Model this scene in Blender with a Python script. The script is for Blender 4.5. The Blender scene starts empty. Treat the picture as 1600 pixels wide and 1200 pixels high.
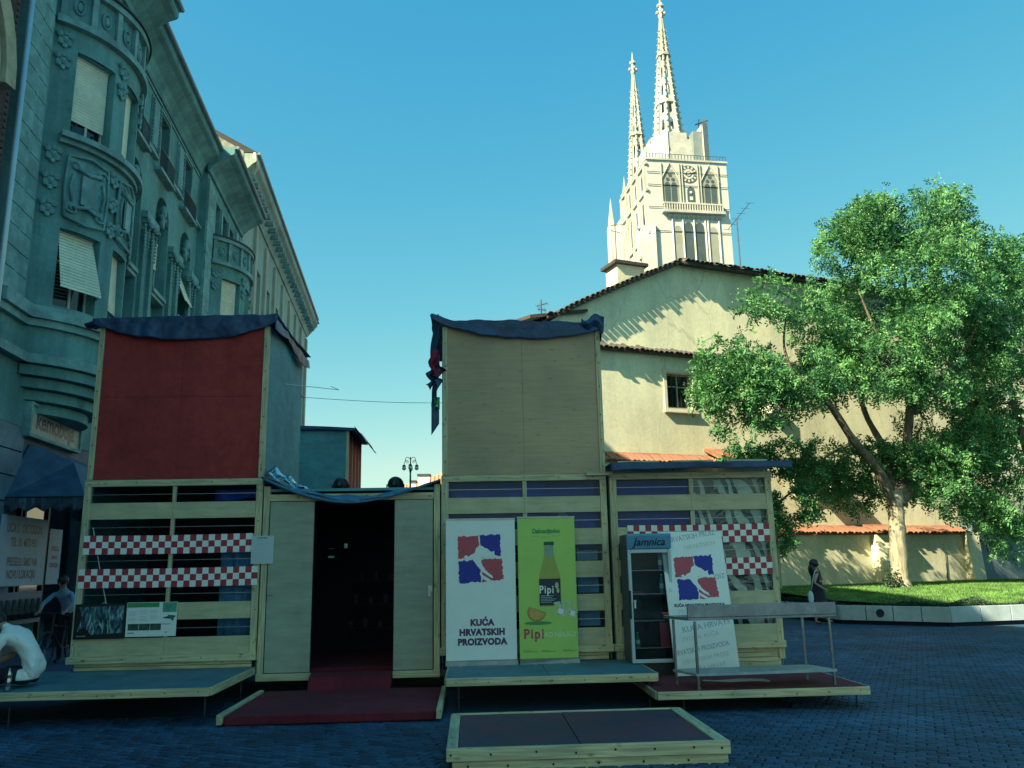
import bpy, bmesh, math, random
import numpy as np
from mathutils import Vector, Matrix, noise as mnoise

random.seed(7)
RNG = np.random.default_rng(7)
SC = bpy.context.scene
COL = SC.collection
R = math.radians
PI = math.pi

# ------------------------------------------------------------------ camera
EYE = 1.75
F_PX, PITCH, ROLL, YAW = 1310.0, R(12.3), R(1.1), R(2.9)
_F = Vector((math.sin(YAW) * math.cos(PITCH), math.cos(YAW) * math.cos(PITCH), math.sin(PITCH)))
_R0 = Vector((math.cos(YAW), -math.sin(YAW), 0))
_U0 = _R0.cross(_F)
_R = _R0 * math.cos(ROLL) - _U0 * math.sin(ROLL)
_U = _U0 * math.cos(ROLL) + _R0 * math.sin(ROLL)
CAMLOC = Vector((0, 0, EYE))
cam_data = bpy.data.cameras.new('camera')
cam = bpy.data.objects.new('camera', cam_data)
COL.objects.link(cam)
cam_data.sensor_width = 36
cam_data.lens = 36 * F_PX / 1600
cam_data.clip_end = 3000
cam_data.clip_start = 0.1
cam.matrix_world = Matrix.Translation(CAMLOC) @ Matrix((_R, _U, -_F)).transposed().to_4x4()
SC.camera = cam

# ------------------------------------------------------------------ sky, sun, exposure
SUN_EL, SUN_AZ = R(38.5), R(35)          # travelling direction (cos az, sin az) on the ground
to_sun = Vector((-math.cos(SUN_AZ) * math.cos(SUN_EL), -math.sin(SUN_AZ) * math.cos(SUN_EL), math.sin(SUN_EL)))
world = bpy.data.worlds.new('World')
SC.world = world
world.use_nodes = True
wn, wl = world.node_tree.nodes, world.node_tree.links
wn.clear()
sky = wn.new('ShaderNodeTexSky')
sky.sky_type = 'NISHITA'
sky.sun_disc = False
sky.sun_elevation = SUN_EL
sky.sun_rotation = math.atan2(to_sun.x, to_sun.y)
sky.altitude = 100
sky.air_density = 1.0
sky.dust_density = 1.0
sky.ozone_density = 1.0
# the photograph's colour grade, applied to the whole sky alike (per channel gain and power)
sep = wn.new('ShaderNodeSeparateColor'); com = wn.new('ShaderNodeCombineColor')
wl.new(sky.outputs[0], sep.inputs[0])
grade = []
for i, (gain, power) in enumerate(((.225, 1.65), (.886, .71), (1.565, .24))):
    pw = wn.new('ShaderNodeMath'); pw.operation = 'POWER'; pw.inputs[1].default_value = power
    ml = wn.new('ShaderNodeMath'); ml.operation = 'MULTIPLY'; ml.inputs[1].default_value = gain
    wl.new(sep.outputs[i], pw.inputs[0]); wl.new(pw.outputs[0], ml.inputs[0])
    grade.append(ml)
cap = wn.new('ShaderNodeMath'); cap.operation = 'MULTIPLY'; cap.inputs[1].default_value = .66
mn = wn.new('ShaderNodeMath'); mn.operation = 'MINIMUM'
wl.new(grade[1].outputs[0], cap.inputs[0]); wl.new(grade[0].outputs[0], mn.inputs[0]); wl.new(cap.outputs[0], mn.inputs[1])
for k, q in enumerate((mn, grade[1], grade[2])): wl.new(q.outputs[0], com.inputs[k])
bg = wn.new('ShaderNodeBackground'); bg.inputs[1].default_value = 0.126
wo = wn.new('ShaderNodeOutputWorld')
wl.new(com.outputs[0], bg.inputs[0]); wl.new(bg.outputs[0], wo.inputs[0])
sd = bpy.data.lights.new('sun', 'SUN'); sd.energy = 5.0; sd.angle = R(0.5); sd.color = (1.0, 0.90, 0.62)
sun = bpy.data.objects.new('sun', sd); COL.objects.link(sun)
sun.rotation_euler = (-to_sun).to_track_quat('-Z', 'Y').to_euler()
sun.location = (-40, -40, 60)
SC.view_settings.view_transform = 'Standard'
SC.view_settings.look = 'None'
SC.view_settings.exposure = 1.42
SC.view_settings.gamma = 1.0
SC.view_settings.use_curve_mapping = False
SC.cycles.max_bounces = 6
SC.cycles.transparent_max_bounces = 12

# ------------------------------------------------------------------ helpers
def px(x, y, Y=None, Z=None, pl=None):
    """where the line of sight through a photo pixel meets a depth, a height or a wall plane"""
    d = _F + _R * ((x - 800) / F_PX) - _U * ((y - 600) / F_PX)
    if Y is not None: return CAMLOC + d * (Y / d.y)
    if Z is not None: return CAMLOC + d * ((Z - EYE) / d.z)
    p0, n = pl
    return CAMLOC + d * ((p0 - CAMLOC).dot(n) / d.dot(n))

class MB:
    """collects geometry; build() links it as one mesh object. T maps local points to the world."""
    def __init__(s, T=None):
        s.v, s.f, s.m, s.T, s.cur = [], [], [], T, 0
    def add(s, vs, fs):
        o = len(s.v)
        s.v += [tuple(p) for p in vs]
        for f in fs:
            s.f.append(tuple(i + o for i in f)); s.m.append(s.cur)
        return s
    def box(s, x0, x1, y0, y1, z0, z1):
        if x0 > x1: x0, x1 = x1, x0
        if y0 > y1: y0, y1 = y1, y0
        if z0 > z1: z0, z1 = z1, z0
        return s.add([(x0,y0,z0),(x1,y0,z0),(x1,y1,z0),(x0,y1,z0),(x0,y0,z1),(x1,y0,z1),(x1,y1,z1),(x0,y1,z1)],
                     [(0,3,2,1),(4,5,6,7),(0,1,5,4),(1,2,6,5),(2,3,7,6),(3,0,4,7)])
    def hexa(s, p):
        return s.add(p, [(0,3,2,1),(4,5,6,7),(0,1,5,4),(1,2,6,5),(2,3,7,6),(3,0,4,7)])
    def quad(s, a, b, c, d): return s.add([a,b,c,d], [(0,1,2,3)])
    def poly(s, pts): return s.add(pts, [tuple(range(len(pts)))])
    def prism(s, pts, vec):
        """closed polygon (3-D points) extruded along vec"""
        n = len(pts); vec = Vector(vec)
        a = [Vector(p) for p in pts]; b = [p + vec for p in a]
        fs = [tuple(range(n))[::-1], tuple(range(n, 2*n))] + [(i, (i+1) % n, n + (i+1) % n, n + i) for i in range(n)]
        return s.add(a + b, fs)
    def tube(s, pts, r, n=8, cap=True):
        pts = [Vector(p) for p in pts]
        rs = r if isinstance(r, (list, tuple)) else [r] * len(pts)
        vs, fs = [], []
        up = None
        for i, p in enumerate(pts):
            t = (pts[min(i+1, len(pts)-1)] - pts[max(i-1, 0)]).normalized()
            if up is None:
                up = Vector((0,0,1)) if abs(t.z) < .9 else Vector((1,0,0))
            a = t.cross(up).normalized(); b = a.cross(t).normalized(); up = b
            for k in range(n):
                w = 2*PI*k/n
                vs.append(p + (a*math.cos(w) + b*math.sin(w)) * rs[i])
        for i in range(len(pts)-1):
            for k in range(n):
                k2 = (k+1) % n
                fs.append((i*n+k, i*n+k2, (i+1)*n+k2, (i+1)*n+k))
        if cap: fs += [tuple(range(n))[::-1], tuple(range((len(pts)-1)*n, len(pts)*n))]
        return s.add(vs, fs)
    def lathe(s, c, prof, n=12, axis='z', a0=0, a1=2*PI):
        """prof: (radius, height) pairs about a vertical (or x / y) axis through c"""
        c = Vector(c); full = abs(a1-a0-2*PI) < 1e-6; m = n if full else n+1
        vs, fs = [], []
        for r, h in prof:
            for k in range(m):
                w = a0 + (a1-a0)*k/n
                o = (r*math.cos(w), r*math.sin(w), h)
                if axis == 'y': o = (r*math.cos(w), h, r*math.sin(w))
                if axis == 'x': o = (h, r*math.cos(w), r*math.sin(w))
                vs.append(c + Vector(o))
        for i in range(len(prof)-1):
            for k in range(n):
                k2 = (k+1) % m
                fs.append((i*m+k, i*m+k2, (i+1)*m+k2, (i+1)*m+k))
        if full:
            if prof[0][0] > 1e-5: fs.append(tuple(range(m))[::-1])
            if prof[-1][0] > 1e-5: fs.append(tuple(range((len(prof)-1)*m, len(prof)*m)))
        return s.add(vs, fs)
    def ball(s, c, r, n=8, sq=(1,1,1)):
        c = Vector(c); vs, fs = [], []
        k = max(4, n//2+1)
        for i in range(k+1):
            a = PI*i/k
            for j in range(n):
                b = 2*PI*j/n
                vs.append(c + Vector((math.sin(a)*math.cos(b)*r*sq[0], math.sin(a)*math.sin(b)*r*sq[1], math.cos(a)*r*sq[2])))
        for i in range(k):
            for j in range(n):
                fs.append((i*n+j, (i+1)*n+j, (i+1)*n+(j+1) % n, i*n+(j+1) % n))
        return s.add(vs, fs)
    def sheet(s, fn, nu, nv, th=None, wr=0.0, ws=4.0):
        """grid surface fn(u,v); th = thickness vector"""
        vs = [Vector(fn(i/nu, j/nv)) for j in range(nv+1) for i in range(nu+1)]
        if wr: vs = [p + Vector((.4*mnoise.noise(p*ws+Vector((7,0,0))), -abs(mnoise.noise(Vector((p.x*ws, p.y*ws, p.z*ws*.6)))) - .4*abs(mnoise.noise(p*ws*2.7)), .5*mnoise.noise(p*ws+Vector((0,9,0)))))*wr for p in vs]
        fs = [(j*(nu+1)+i, j*(nu+1)+i+1, (j+1)*(nu+1)+i+1, (j+1)*(nu+1)+i) for j in range(nv) for i in range(nu)]
        if th is not None:
            th = Vector(th); o = len(vs)
            vs2 = [p + th for p in vs]
            fs2 = [tuple(q + o for q in reversed(f)) for f in fs]
            rim = [i for i in range(nu+1)] + [j*(nu+1)+nu for j in range(1, nv+1)] + [nv*(nu+1)+i for i in range(nu-1, -1, -1)] + [j*(nu+1) for j in range(nv-1, 0, -1)]
            fs3 = [(rim[(k+1) % len(rim)], rim[k], rim[k]+o, rim[(k+1) % len(rim)]+o) for k in range(len(rim))]
            return s.add(vs + vs2, fs + fs2 + fs3)
        return s.add(vs, fs)
    def build(s, name, mat, parent=None, smooth=False, kind=None, label=None, bevel=0):
        T = s.T
        vs = [tuple(T(*p)) for p in s.v] if T else s.v
        if parent is not None:
            root = parent
            while root.parent is not None: root = root.parent
            L = ROOTLOC.get(root.name, Vector((0,0,0)))
            vs = [(p[0]-L.x, p[1]-L.y, p[2]-L.z) for p in vs]
        me = bpy.data.meshes.new(name)
        me.from_pydata(vs, [], s.f)
        mats = mat if isinstance(mat, (list, tuple)) else [mat]
        for q in mats: me.materials.append(q)
        if len(mats) > 1: me.polygons.foreach_set('material_index', s.m)
        if smooth: me.polygons.foreach_set('use_smooth', [True]*len(me.polygons))
        bm = bmesh.new(); bm.from_mesh(me)
        bmesh.ops.recalc_face_normals(bm, faces=bm.faces)
        bm.to_mesh(me); bm.free()
        me.update()
        o = bpy.data.objects.new(name, me); COL.objects.link(o)
        if parent is not None: o.parent = parent
        if kind: o['kind'] = kind
        if label: o['label'] = label
        if bevel:
            b = o.modifiers.new('bevel', 'BEVEL'); b.width = bevel; b.segments = 1; b.limit_method = 'ANGLE'
        return o

ROOTLOC = {}
def thing(name, label, cat, loc=(0,0,0), group=None):
    o = bpy.data.objects.new(name, None); COL.objects.link(o)
    o.location = loc; o.empty_display_size = .2
    ROOTLOC[o.name] = Vector(loc)
    o['label'] = label; o['category'] = cat
    if group: o['group'] = group
    return o
def tag(o, label, cat, group=None):
    o['label'] = label; o['category'] = cat
    if group: o['group'] = group
    return o
def clone(o, parent=None, off=None):
    c = o.copy(); COL.objects.link(c)
    if parent is not None: c.parent = parent
    if off is not None: c.location = Vector(o.location) + Vector(off)
    for ch in list(o.children): clone(ch, c)
    return c
def piece(src, name, parent, M):
    """copy of a shared mesh placed by a matrix in the parent's space"""
    o = bpy.data.objects.new(name, src); COL.objects.link(o)
    root = parent
    while root.parent is not None: root = root.parent
    o.parent = parent
    o.matrix_local = Matrix.Translation(-ROOTLOC.get(root.name, Vector((0,0,0)))) @ M
    return o
def share(mb, name, mat):
    o = mb.build(name, mat); me = o.data
    bpy.data.objects.remove(o); return me
def basis(o, ax, ay, az):
    m = Matrix((Vector(ax), Vector(ay), Vector(az))).transposed().to_4x4(); m.translation = Vector(o); return m

# ------------------------------------------------------------------ materials
MATS = {}
def nodes_of(name):
    m = bpy.data.materials.new(name); m.use_nodes = True
    nt = m.node_tree; b = nt.nodes['Principled BSDF']
    return m, nt.nodes, nt.links, b
def N(nodes, t, **k):
    n = nodes.new(t)
    for a, v in k.items(): setattr(n, a, v)
    return n
def mat(name, c, rough=.7, var=.25, scale=3.0, stretch=(1,1,1), c2=None, bump=.0, bscale=40, metal=0, spec=None, detail=5, dirt=0, dirtscale=.7):
    """base colour broken up by two noises (fine and broad), optional relief"""
    if name in MATS: return MATS[name]
    m, n, l, b = nodes_of(name)
    tc = N(n, 'ShaderNodeTexCoord'); mp = N(n, 'ShaderNodeMapping'); mp.inputs[3].default_value = stretch
    l.new(tc.outputs['Object'], mp.inputs[0])
    nz = N(n, 'ShaderNodeTexNoise'); nz.inputs['Scale'].default_value = scale; nz.inputs['Detail'].default_value = detail; nz.inputs['Roughness'].default_value = .65
    l.new(mp.outputs[0], nz.inputs['Vector'])
    rp = N(n, 'ShaderNodeValToRGB')
    c = tuple(c); d = c2 if c2 else tuple(x*(1-var) for x in c); u = tuple(min(1, x*(1+var*.6)) for x in c)
    rp.color_ramp.elements[0].position = .3; rp.color_ramp.elements[0].color = (*d, 1)
    rp.color_ramp.elements[1].position = .7; rp.color_ramp.elements[1].color = (*u, 1)
    l.new(nz.outputs[0], rp.inputs[0])
    out = rp.outputs[0]
    if dirt:
        n2 = N(n, 'ShaderNodeTexNoise'); n2.inputs['Scale'].default_value = dirtscale; n2.inputs['Detail'].default_value = 8; n2.inputs['Roughness'].default_value = .7
        l.new(tc.outputs['Object'], n2.inputs['Vector'])
        r2 = N(n, 'ShaderNodeValToRGB'); r2.color_ramp.elements[0].position = .42; r2.color_ramp.elements[0].color = (1-dirt,)*3 + (1,)
        r2.color_ramp.elements[1].position = .62; r2.color_ramp.elements[1].color = (1,1,1,1)
        l.new(n2.outputs[0], r2.inputs[0])
        mx = N(n, 'ShaderNodeMix', data_type='RGBA', blend_type='MULTIPLY'); mx.inputs[0].default_value = 1
        l.new(out, mx.inputs[6]); l.new(r2.outputs[0], mx.inputs[7]); out = mx.outputs[2]
    l.new(out, b.inputs['Base Color'])
    b.inputs['Roughness'].default_value = rough; b.inputs['Metallic'].default_value = metal
    if spec is not None: b.inputs['Specular IOR Level'].default_value = spec
    if bump:
        n3 = N(n, 'ShaderNodeTexNoise'); n3.inputs['Scale'].default_value = bscale; n3.inputs['Detail'].default_value = 4
        l.new(mp.outputs[0], n3.inputs['Vector'])
        bp = N(n, 'ShaderNodeBump'); bp.inputs['Strength'].default_value = bump; bp.inputs['Distance'].default_value = .02
        l.new(n3.outputs[0], bp.inputs['Height']); l.new(bp.outputs[0], b.inputs['Normal'])
    MATS[name] = m
    return m
def weathered(name, c, streak=.2, patch=.15, crack=0.0, fine=.06, pscale=.35, sscale=1.6):
    """old render or stone: broad repairs, rain streaks down the face, hairline cracks"""
    if name in MATS: return MATS[name]
    m, n, l, b = nodes_of(name); tc = N(n, 'ShaderNodeTexCoord')
    def layer(prev, scale, stretch, lo, hi, p0, p1, detail=6, dist=0.0):
        mp = N(n, 'ShaderNodeMapping'); mp.inputs[3].default_value = stretch; l.new(tc.outputs['Object'], mp.inputs[0])
        nz = N(n, 'ShaderNodeTexNoise'); nz.inputs['Scale'].default_value = scale; nz.inputs['Detail'].default_value = detail; nz.inputs['Roughness'].default_value = .65; nz.inputs['Distortion'].default_value = dist
        l.new(mp.outputs[0], nz.inputs['Vector'])
        rp = N(n, 'ShaderNodeValToRGB'); e = rp.color_ramp.elements
        e[0].position = p0; e[0].color = (*lo, 1); e[1].position = p1; e[1].color = (*hi, 1); l.new(nz.outputs[0], rp.inputs[0])
        if prev is None: return rp.outputs[0], nz
        mx = N(n, 'ShaderNodeMix', data_type='RGBA', blend_type='MULTIPLY'); mx.inputs[0].default_value = 1
        l.new(prev, mx.inputs[6]); l.new(rp.outputs[0], mx.inputs[7]); return mx.outputs[2], nz
    one = (1, 1, 1)
    out, _ = layer(None, pscale, (1,1,1), tuple(x*(1-patch) for x in c), tuple(min(1, x*(1+patch*.35)) for x in c), .40, .58, 9)
    out, _ = layer(out, sscale, (1,1,.10), (1-streak, 1-streak*.9, 1-streak*.8), one, .36, .60)
    out, fn = layer(out, 9, (1,1,1), (1-fine*2,)*3, (1+fine,)*3, .3, .7)
    out, _ = layer(out, 3.1, (1,1,1), (1-patch*1.2, 1-patch*1.1, 1-patch), one, .28, .40, 8)
    if crack:
        mp = N(n, 'ShaderNodeMapping'); mp.inputs[3].default_value = (1,1,.45); l.new(tc.outputs['Object'], mp.inputs[0])
        nz = N(n, 'ShaderNodeTexNoise'); nz.inputs['Scale'].default_value = 2.2; l.new(mp.outputs[0], nz.inputs['Vector'])
        ad = N(n, 'ShaderNodeMix', data_type='VECTOR'); ad.inputs[0].default_value = .14; l.new(mp.outputs[0], ad.inputs[4]); l.new(nz.outputs['Color'], ad.inputs[5])
        vo = N(n, 'ShaderNodeTexVoronoi', feature='DISTANCE_TO_EDGE'); vo.inputs['Scale'].default_value = .42; l.new(ad.outputs[1], vo.inputs['Vector'])
        rp = N(n, 'ShaderNodeValToRGB'); e = rp.color_ramp.elements; e[0].position = .0; e[0].color = (1-crack,)*3+(1,); e[1].position = .006; e[1].color = (1,1,1,1); l.new(vo.outputs[0], rp.inputs[0])
        mx = N(n, 'ShaderNodeMix', data_type='RGBA', blend_type='MULTIPLY'); mx.inputs[0].default_value = 1; l.new(out, mx.inputs[6]); l.new(rp.outputs[0], mx.inputs[7]); out = mx.outputs[2]
    l.new(out, b.inputs['Base Color']); b.inputs['Roughness'].default_value = .9; b.inputs['Specular IOR Level'].default_value = .2
    bp = N(n, 'ShaderNodeBump'); bp.inputs['Strength'].default_value = .2; bp.inputs['Distance'].default_value = .02; l.new(fn.outputs[0], bp.inputs['Height']); l.new(bp.outputs[0], b.inputs['Normal'])
    MATS[name] = m
    return m
def wood(name, c, axis, knots=.5, rough=.75, var=.28):
    """sawn pine: grain along one axis, knots"""
    if name in MATS: return MATS[name]
    m, n, l, b = nodes_of(name)
    tc = N(n, 'ShaderNodeTexCoord'); mp = N(n, 'ShaderNodeMapping')
    s = [26, 26, 26]; s['xyz'.index(axis)] = 1.3
    mp.inputs[3].default_value = s; l.new(tc.outputs['Object'], mp.inputs[0])
    nz = N(n, 'ShaderNodeTexNoise'); nz.inputs['Scale'].default_value = 1.6; nz.inputs['Detail'].default_value = 6; nz.inputs['Distortion'].default_value = .6
    l.new(mp.outputs[0], nz.inputs['Vector'])
    rp = N(n, 'ShaderNodeValToRGB'); e = rp.color_ramp.elements
    e[0].position = .28; e[0].color = (*[x*(1-var*1.5) for x in c], 1); e[1].position = .68; e[1].color = (*[min(1, x*(1+var*.5)) for x in c], 1)
    l.new(nz.outputs[0], rp.inputs[0])
    k = N(n, 'ShaderNodeMapping'); s2 = [9, 9, 9]; s2['xyz'.index(axis)] = 4.5; k.inputs[3].default_value = s2; l.new(tc.outputs['Object'], k.inputs[0])
    vo = N(n, 'ShaderNodeTexVoronoi'); vo.inputs['Scale'].default_value = 1.0; l.new(k.outputs[0], vo.inputs['Vector'])
    r2 = N(n, 'ShaderNodeValToRGB'); f = r2.color_ramp.elements
    f[0].position = .06; f[0].color = (1-knots, 1-knots, 1-knots, 1); f[1].position = .2; f[1].color = (1,1,1,1)
    l.new(vo.outputs['Distance'], r2.inputs[0])
    br = N(n, 'ShaderNodeTexNoise'); br.inputs['Scale'].default_value = .9; br.inputs['Detail'].default_value = 5; l.new(tc.outputs['Object'], br.inputs['Vector'])
    r3 = N(n, 'ShaderNodeValToRGB'); g = r3.color_ramp.elements
    g[0].position = .35; g[0].color = (.72,.78,.8,1); g[1].position = .65; g[1].color = (1.05,1.0,.95,1)
    l.new(br.outputs[0], r3.inputs[0])
    m1 = N(n, 'ShaderNodeMix', data_type='RGBA', blend_type='MULTIPLY'); m1.inputs[0].default_value = 1
    l.new(rp.outputs[0], m1.inputs[6]); l.new(r2.outputs[0], m1.inputs[7])
    m2 = N(n, 'ShaderNodeMix', data_type='RGBA', blend_type='MULTIPLY'); m2.inputs[0].default_value = 1
    l.new(m1.outputs[2], m2.inputs[6]); l.new(r3.outputs[0], m2.inputs[7])
    l.new(m2.outputs[2], b.inputs['Base Color']); b.inputs['Roughness'].default_value = rough; b.inputs['Specular IOR Level'].default_value = .25
    bp = N(n, 'ShaderNodeBump'); bp.inputs['Strength'].default_value = .25; bp.inputs['Distance'].default_value = .004
    l.new(nz.outputs[0], bp.inputs['Height']); l.new(bp.outputs[0], b.inputs['Normal'])
    MATS[name] = m
    return m
def glass(name, tintc, through=.7, rough=.03, wav=0.0, wscale=3, ior=1.45):
    if name in MATS: return MATS[name]
    m, n, l, b = nodes_of(name); n.remove(b)
    out = [q for q in n if q.type == 'OUTPUT_MATERIAL'][0]
    tr = N(n, 'ShaderNodeBsdfTransparent'); tr.inputs[0].default_value = (*tintc, 1)
    gl = N(n, 'ShaderNodeBsdfGlossy'); gl.inputs['Roughness'].default_value = rough; gl.inputs['Color'].default_value = (.9,.95,.95,1)
    fr = N(n, 'ShaderNodeFresnel'); fr.inputs[0].default_value = ior
    mx = N(n, 'ShaderNodeMixShader')
    ad = N(n, 'ShaderNodeMath', operation='ADD'); ad.inputs[1].default_value = 1-through; ad.use_clamp = True
    l.new(fr.outputs[0], ad.inputs[0]); l.new(ad.outputs[0], mx.inputs[0]); l.new(tr.outputs[0], mx.inputs[1]); l.new(gl.outputs[0], mx.inputs[2])
    if wav:
        tc = N(n, 'ShaderNodeTexCoord'); nz = N(n, 'ShaderNodeTexNoise'); nz.inputs['Scale'].default_value = wscale; nz.inputs['Distortion'].default_value = 1.2
        l.new(tc.outputs['Object'], nz.inputs['Vector'])
        bp = N(n, 'ShaderNodeBump'); bp.inputs['Strength'].default_value = wav; bp.inputs['Distance'].default_value = .1
        l.new(nz.outputs[0], bp.inputs['Height']); l.new(bp.outputs[0], gl.inputs['Normal']); l.new(bp.outputs[0], fr.inputs['Normal'])
    l.new(mx.outputs[0], out.inputs[0])
    MATS[name] = m
    return m
def stripes(name, kind, cols, scale, **k):
    """flat print from a wave or checker texture in object space"""
    m, n, l, b = nodes_of(name)
    tc = N(n, 'ShaderNodeTexCoord')
    if kind == 'relief_map':     # satellite picture: warped pale ridges with a dark fjord
        nz = N(n, 'ShaderNodeTexNoise'); nz.inputs['Scale'].default_value = scale; nz.inputs['Detail'].default_value = 9; nz.inputs['Distortion'].default_value = 3.2; nz.inputs['Roughness'].default_value = .6
        mp = N(n, 'ShaderNodeMapping'); mp.inputs[2].default_value = (0, .7, 0); mp.inputs[3].default_value = (2.4, 1, .8)
        l.new(tc.outputs['Object'], mp.inputs[0]); l.new(mp.outputs[0], nz.inputs['Vector'])
        rp = N(n, 'ShaderNodeValToRGB'); e = rp.color_ramp.elements
        e[0].position = .42; e[0].color = (*cols[0], 1); e[1].position = .64; e[1].color = (*cols[2], 1)
        q = rp.color_ramp.elements.new(.52); q.color = (*cols[1], 1)
        l.new(nz.outputs[0], rp.inputs[0]); l.new(rp.outputs[0], b.inputs['Base Color'])
    b.inputs['Roughness'].default_value = k.get('rough', .5)
    return m

PINE_X = wood('pine_x', (0.72,0.62,0.38), 'x')
PINE_Y = wood('pine_y', (0.62,0.55,0.34), 'y')
PINE_Z = wood('pine_z', (0.72,0.62,0.38), 'z')
PLY = mat('ply_birch', (0.62,0.55,0.33), .7, .16, 2.2, (1,1,7), dirt=.18, dirtscale=1.6)
PLY_BROWN = wood('ply_brown', (0.57,0.41,0.25), 'x', .22, .75, .075)
PLY_DOOR = mat('ply_door', (0.38,0.4,0.29), .55, .18, 1.6, (1,1,5), dirt=.15, dirtscale=1.2)
PLY_RED = weathered('ply_red', (0.43,0.055,0.052), .16, .12, fine=.1, pscale=.8)
PLY_GREY = mat('ply_grey', (0.13,0.36,0.38), .7, .2, 2.5, (1,1,3), dirt=.22, dirtscale=1.5)
DECK = mat('deck_ply', (0.085,0.235,0.28), .6, .25, 5, (1,3,1), dirt=.3, dirtscale=2)
CARPET = mat('red_carpet', (0.2,0.016,0.03), .95, .25, 30, dirt=.3, dirtscale=2.5, bump=.3, bscale=250)
TARP = mat('tarp_blue', (0.02,0.065,0.15), .5, .3, 4, bump=.25, bscale=6, dirt=.25, dirtscale=2)
FOIL = glass('plastic_film', (.5,.6,.65), .55, .12, .6, 9)
DARK = mat('dark_interior', (.008,.010,.022), .8, .3, 4)  # near-black blue carries the interior shade in its base colour
STEEL = mat('steel', (0.3,0.33,0.35), .28, .18, 6, metal=1, dirt=.25, dirtscale=5)
ZINC = mat('zinc', (.33,.36,.37), .4, .2, 8, metal=.9)
BLACK = mat('black_plastic', (.012,.013,.016), .45, .2, 5)
IRON = mat('dark_iron', (.02,.024,.028), .5, .3, 8)
WHITE = mat('white_print', (0.88,0.87,0.8), .55, .05, 3)
WHITEPAINT = mat('white_paint', (.75,.74,.68), .5, .08, 3)
INK_RED = mat('ink_red', (0.55,0.075,0.1), .55, .12, 8)
INK_BLUE = mat('ink_blue', (0.014,0.025,0.3), .55, .12, 8)
INK_PURPLE = mat('ink_purple', (.10,.04,.12), .55, .05, 4)
INK_GREY = mat('ink_grey', (0.46,0.48,0.5), .55, .12, 2.5)
INK_PALE = mat('ink_pale', (.66,.64,.58), .55, .05, 2.5)
INK_BLACK = mat('ink_black', (.015,.018,.02), .5, .1, 4)
YELGREEN = mat('print_yellow_green', (0.46,0.66,0.13), .5, .08, 2)
GREEN_PRINT = mat('print_green', (.05,.30,.10), .55, .15, 6)
CHK_RED = mat('check_red', (0.42,0.03,0.05), .55, .1, 40)
BLUECLOTH = mat('blue_sheet', (0.016,0.06,0.42), .6, .2, 3)
PALECLOTH = mat('pale_blue_sheet', (0.14,0.36,0.62), .6, .3, 3)
PANE = glass('window_glass', (.80,.86,.88), 1.0, .03, ior=1.22)
PANE_WAVY = glass('window_plastic', (.85,.9,.9), .985, .04, .35, 2.2, ior=1.3)
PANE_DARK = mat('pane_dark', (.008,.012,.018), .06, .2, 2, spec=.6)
SKIN = mat('skin', (.38,.22,.15), .55, .08, 9)
HAIR = mat('dark_hair', (.012,.010,.010), .5, .3, 20)
print('materials ready')

# ================================================================== GROUND
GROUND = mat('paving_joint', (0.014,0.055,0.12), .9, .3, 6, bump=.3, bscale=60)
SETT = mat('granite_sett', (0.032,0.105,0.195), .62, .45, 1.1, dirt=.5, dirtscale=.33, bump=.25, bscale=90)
g = MB(); g.quad((-900,-300,0),(900,-300,0),(900,1500,0),(-900,1500,0))
plaza = g.build('plaza_ground', GROUND, kind='structure')
# setts laid in slanting rows; the nearest 300 are pieces of their own, the rest one mesh
def sett_mesh(w, d, h=.022, ch=.012):
    mb = MB(); a, b = w/2, d/2
    mb.add([(-a,-b,0),(a,-b,0),(a,b,0),(-a,b,0),(-a,-b,h-.008),(a,-b,h-.008),(a,b,h-.008),(-a,b,h-.008),
            (-a+ch,-b+ch,h),(a-ch,-b+ch,h),(a-ch,b-ch,h),(-a+ch,b-ch,h)],
           [(0,1,5,4),(1,2,6,5),(2,3,7,6),(3,0,4,7),(4,5,9,8),(5,6,10,9),(6,7,11,10),(7,4,8,11),(8,9,10,11)])
    return mb
SW, SD = .175, .105
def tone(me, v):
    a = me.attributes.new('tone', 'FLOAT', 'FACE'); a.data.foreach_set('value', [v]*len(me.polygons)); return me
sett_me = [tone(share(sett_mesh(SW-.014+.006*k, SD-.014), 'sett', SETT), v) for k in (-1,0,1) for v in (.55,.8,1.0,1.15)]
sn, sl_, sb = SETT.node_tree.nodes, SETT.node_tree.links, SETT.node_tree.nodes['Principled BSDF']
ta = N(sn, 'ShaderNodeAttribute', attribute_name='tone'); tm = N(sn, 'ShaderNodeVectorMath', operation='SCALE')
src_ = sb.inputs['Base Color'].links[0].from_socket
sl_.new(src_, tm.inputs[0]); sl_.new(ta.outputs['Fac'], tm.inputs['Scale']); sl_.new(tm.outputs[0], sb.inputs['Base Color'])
ca, sa = math.cos(R(-28)), math.sin(R(-28))
spots = []
for j in range(-190, 240):
    for i in range(-150, 190):
        u, v = (i + .5*(j % 2)) * SW, j * SD
        X, Y = .5 + u*ca - v*sa, 10.5 + u*sa + v*ca
        if Y < 6.3 or Y > 22: continue
        if abs(X) > Y*.68 + 1.2: continue
        if Y > 12.7 and X < 4.2: continue
        if -7.5 < X < -3.3 and Y > 11.2: continue
        if Y > 10.6 and -2.6 < X < 4.0: continue
        spots.append((X, Y))
def onview(X, Y):
    d = Vector((X, Y, 0)) - CAMLOC; z = d.dot(_F)
    x, y = 800 + F_PX*d.dot(_R)/z, 600 - F_PX*d.dot(_U)/z
    return -10 < x < 1610 and y < 1205
seen = [p for p in spots if onview(*p) and not (-.35 < p[0] < 2.4 and 7.7 < p[1] < 9.9)]
seen.sort(key=lambda p: p[1])
near_setts = set(seen[:290])
rest = MB(); tones_ = []
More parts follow.
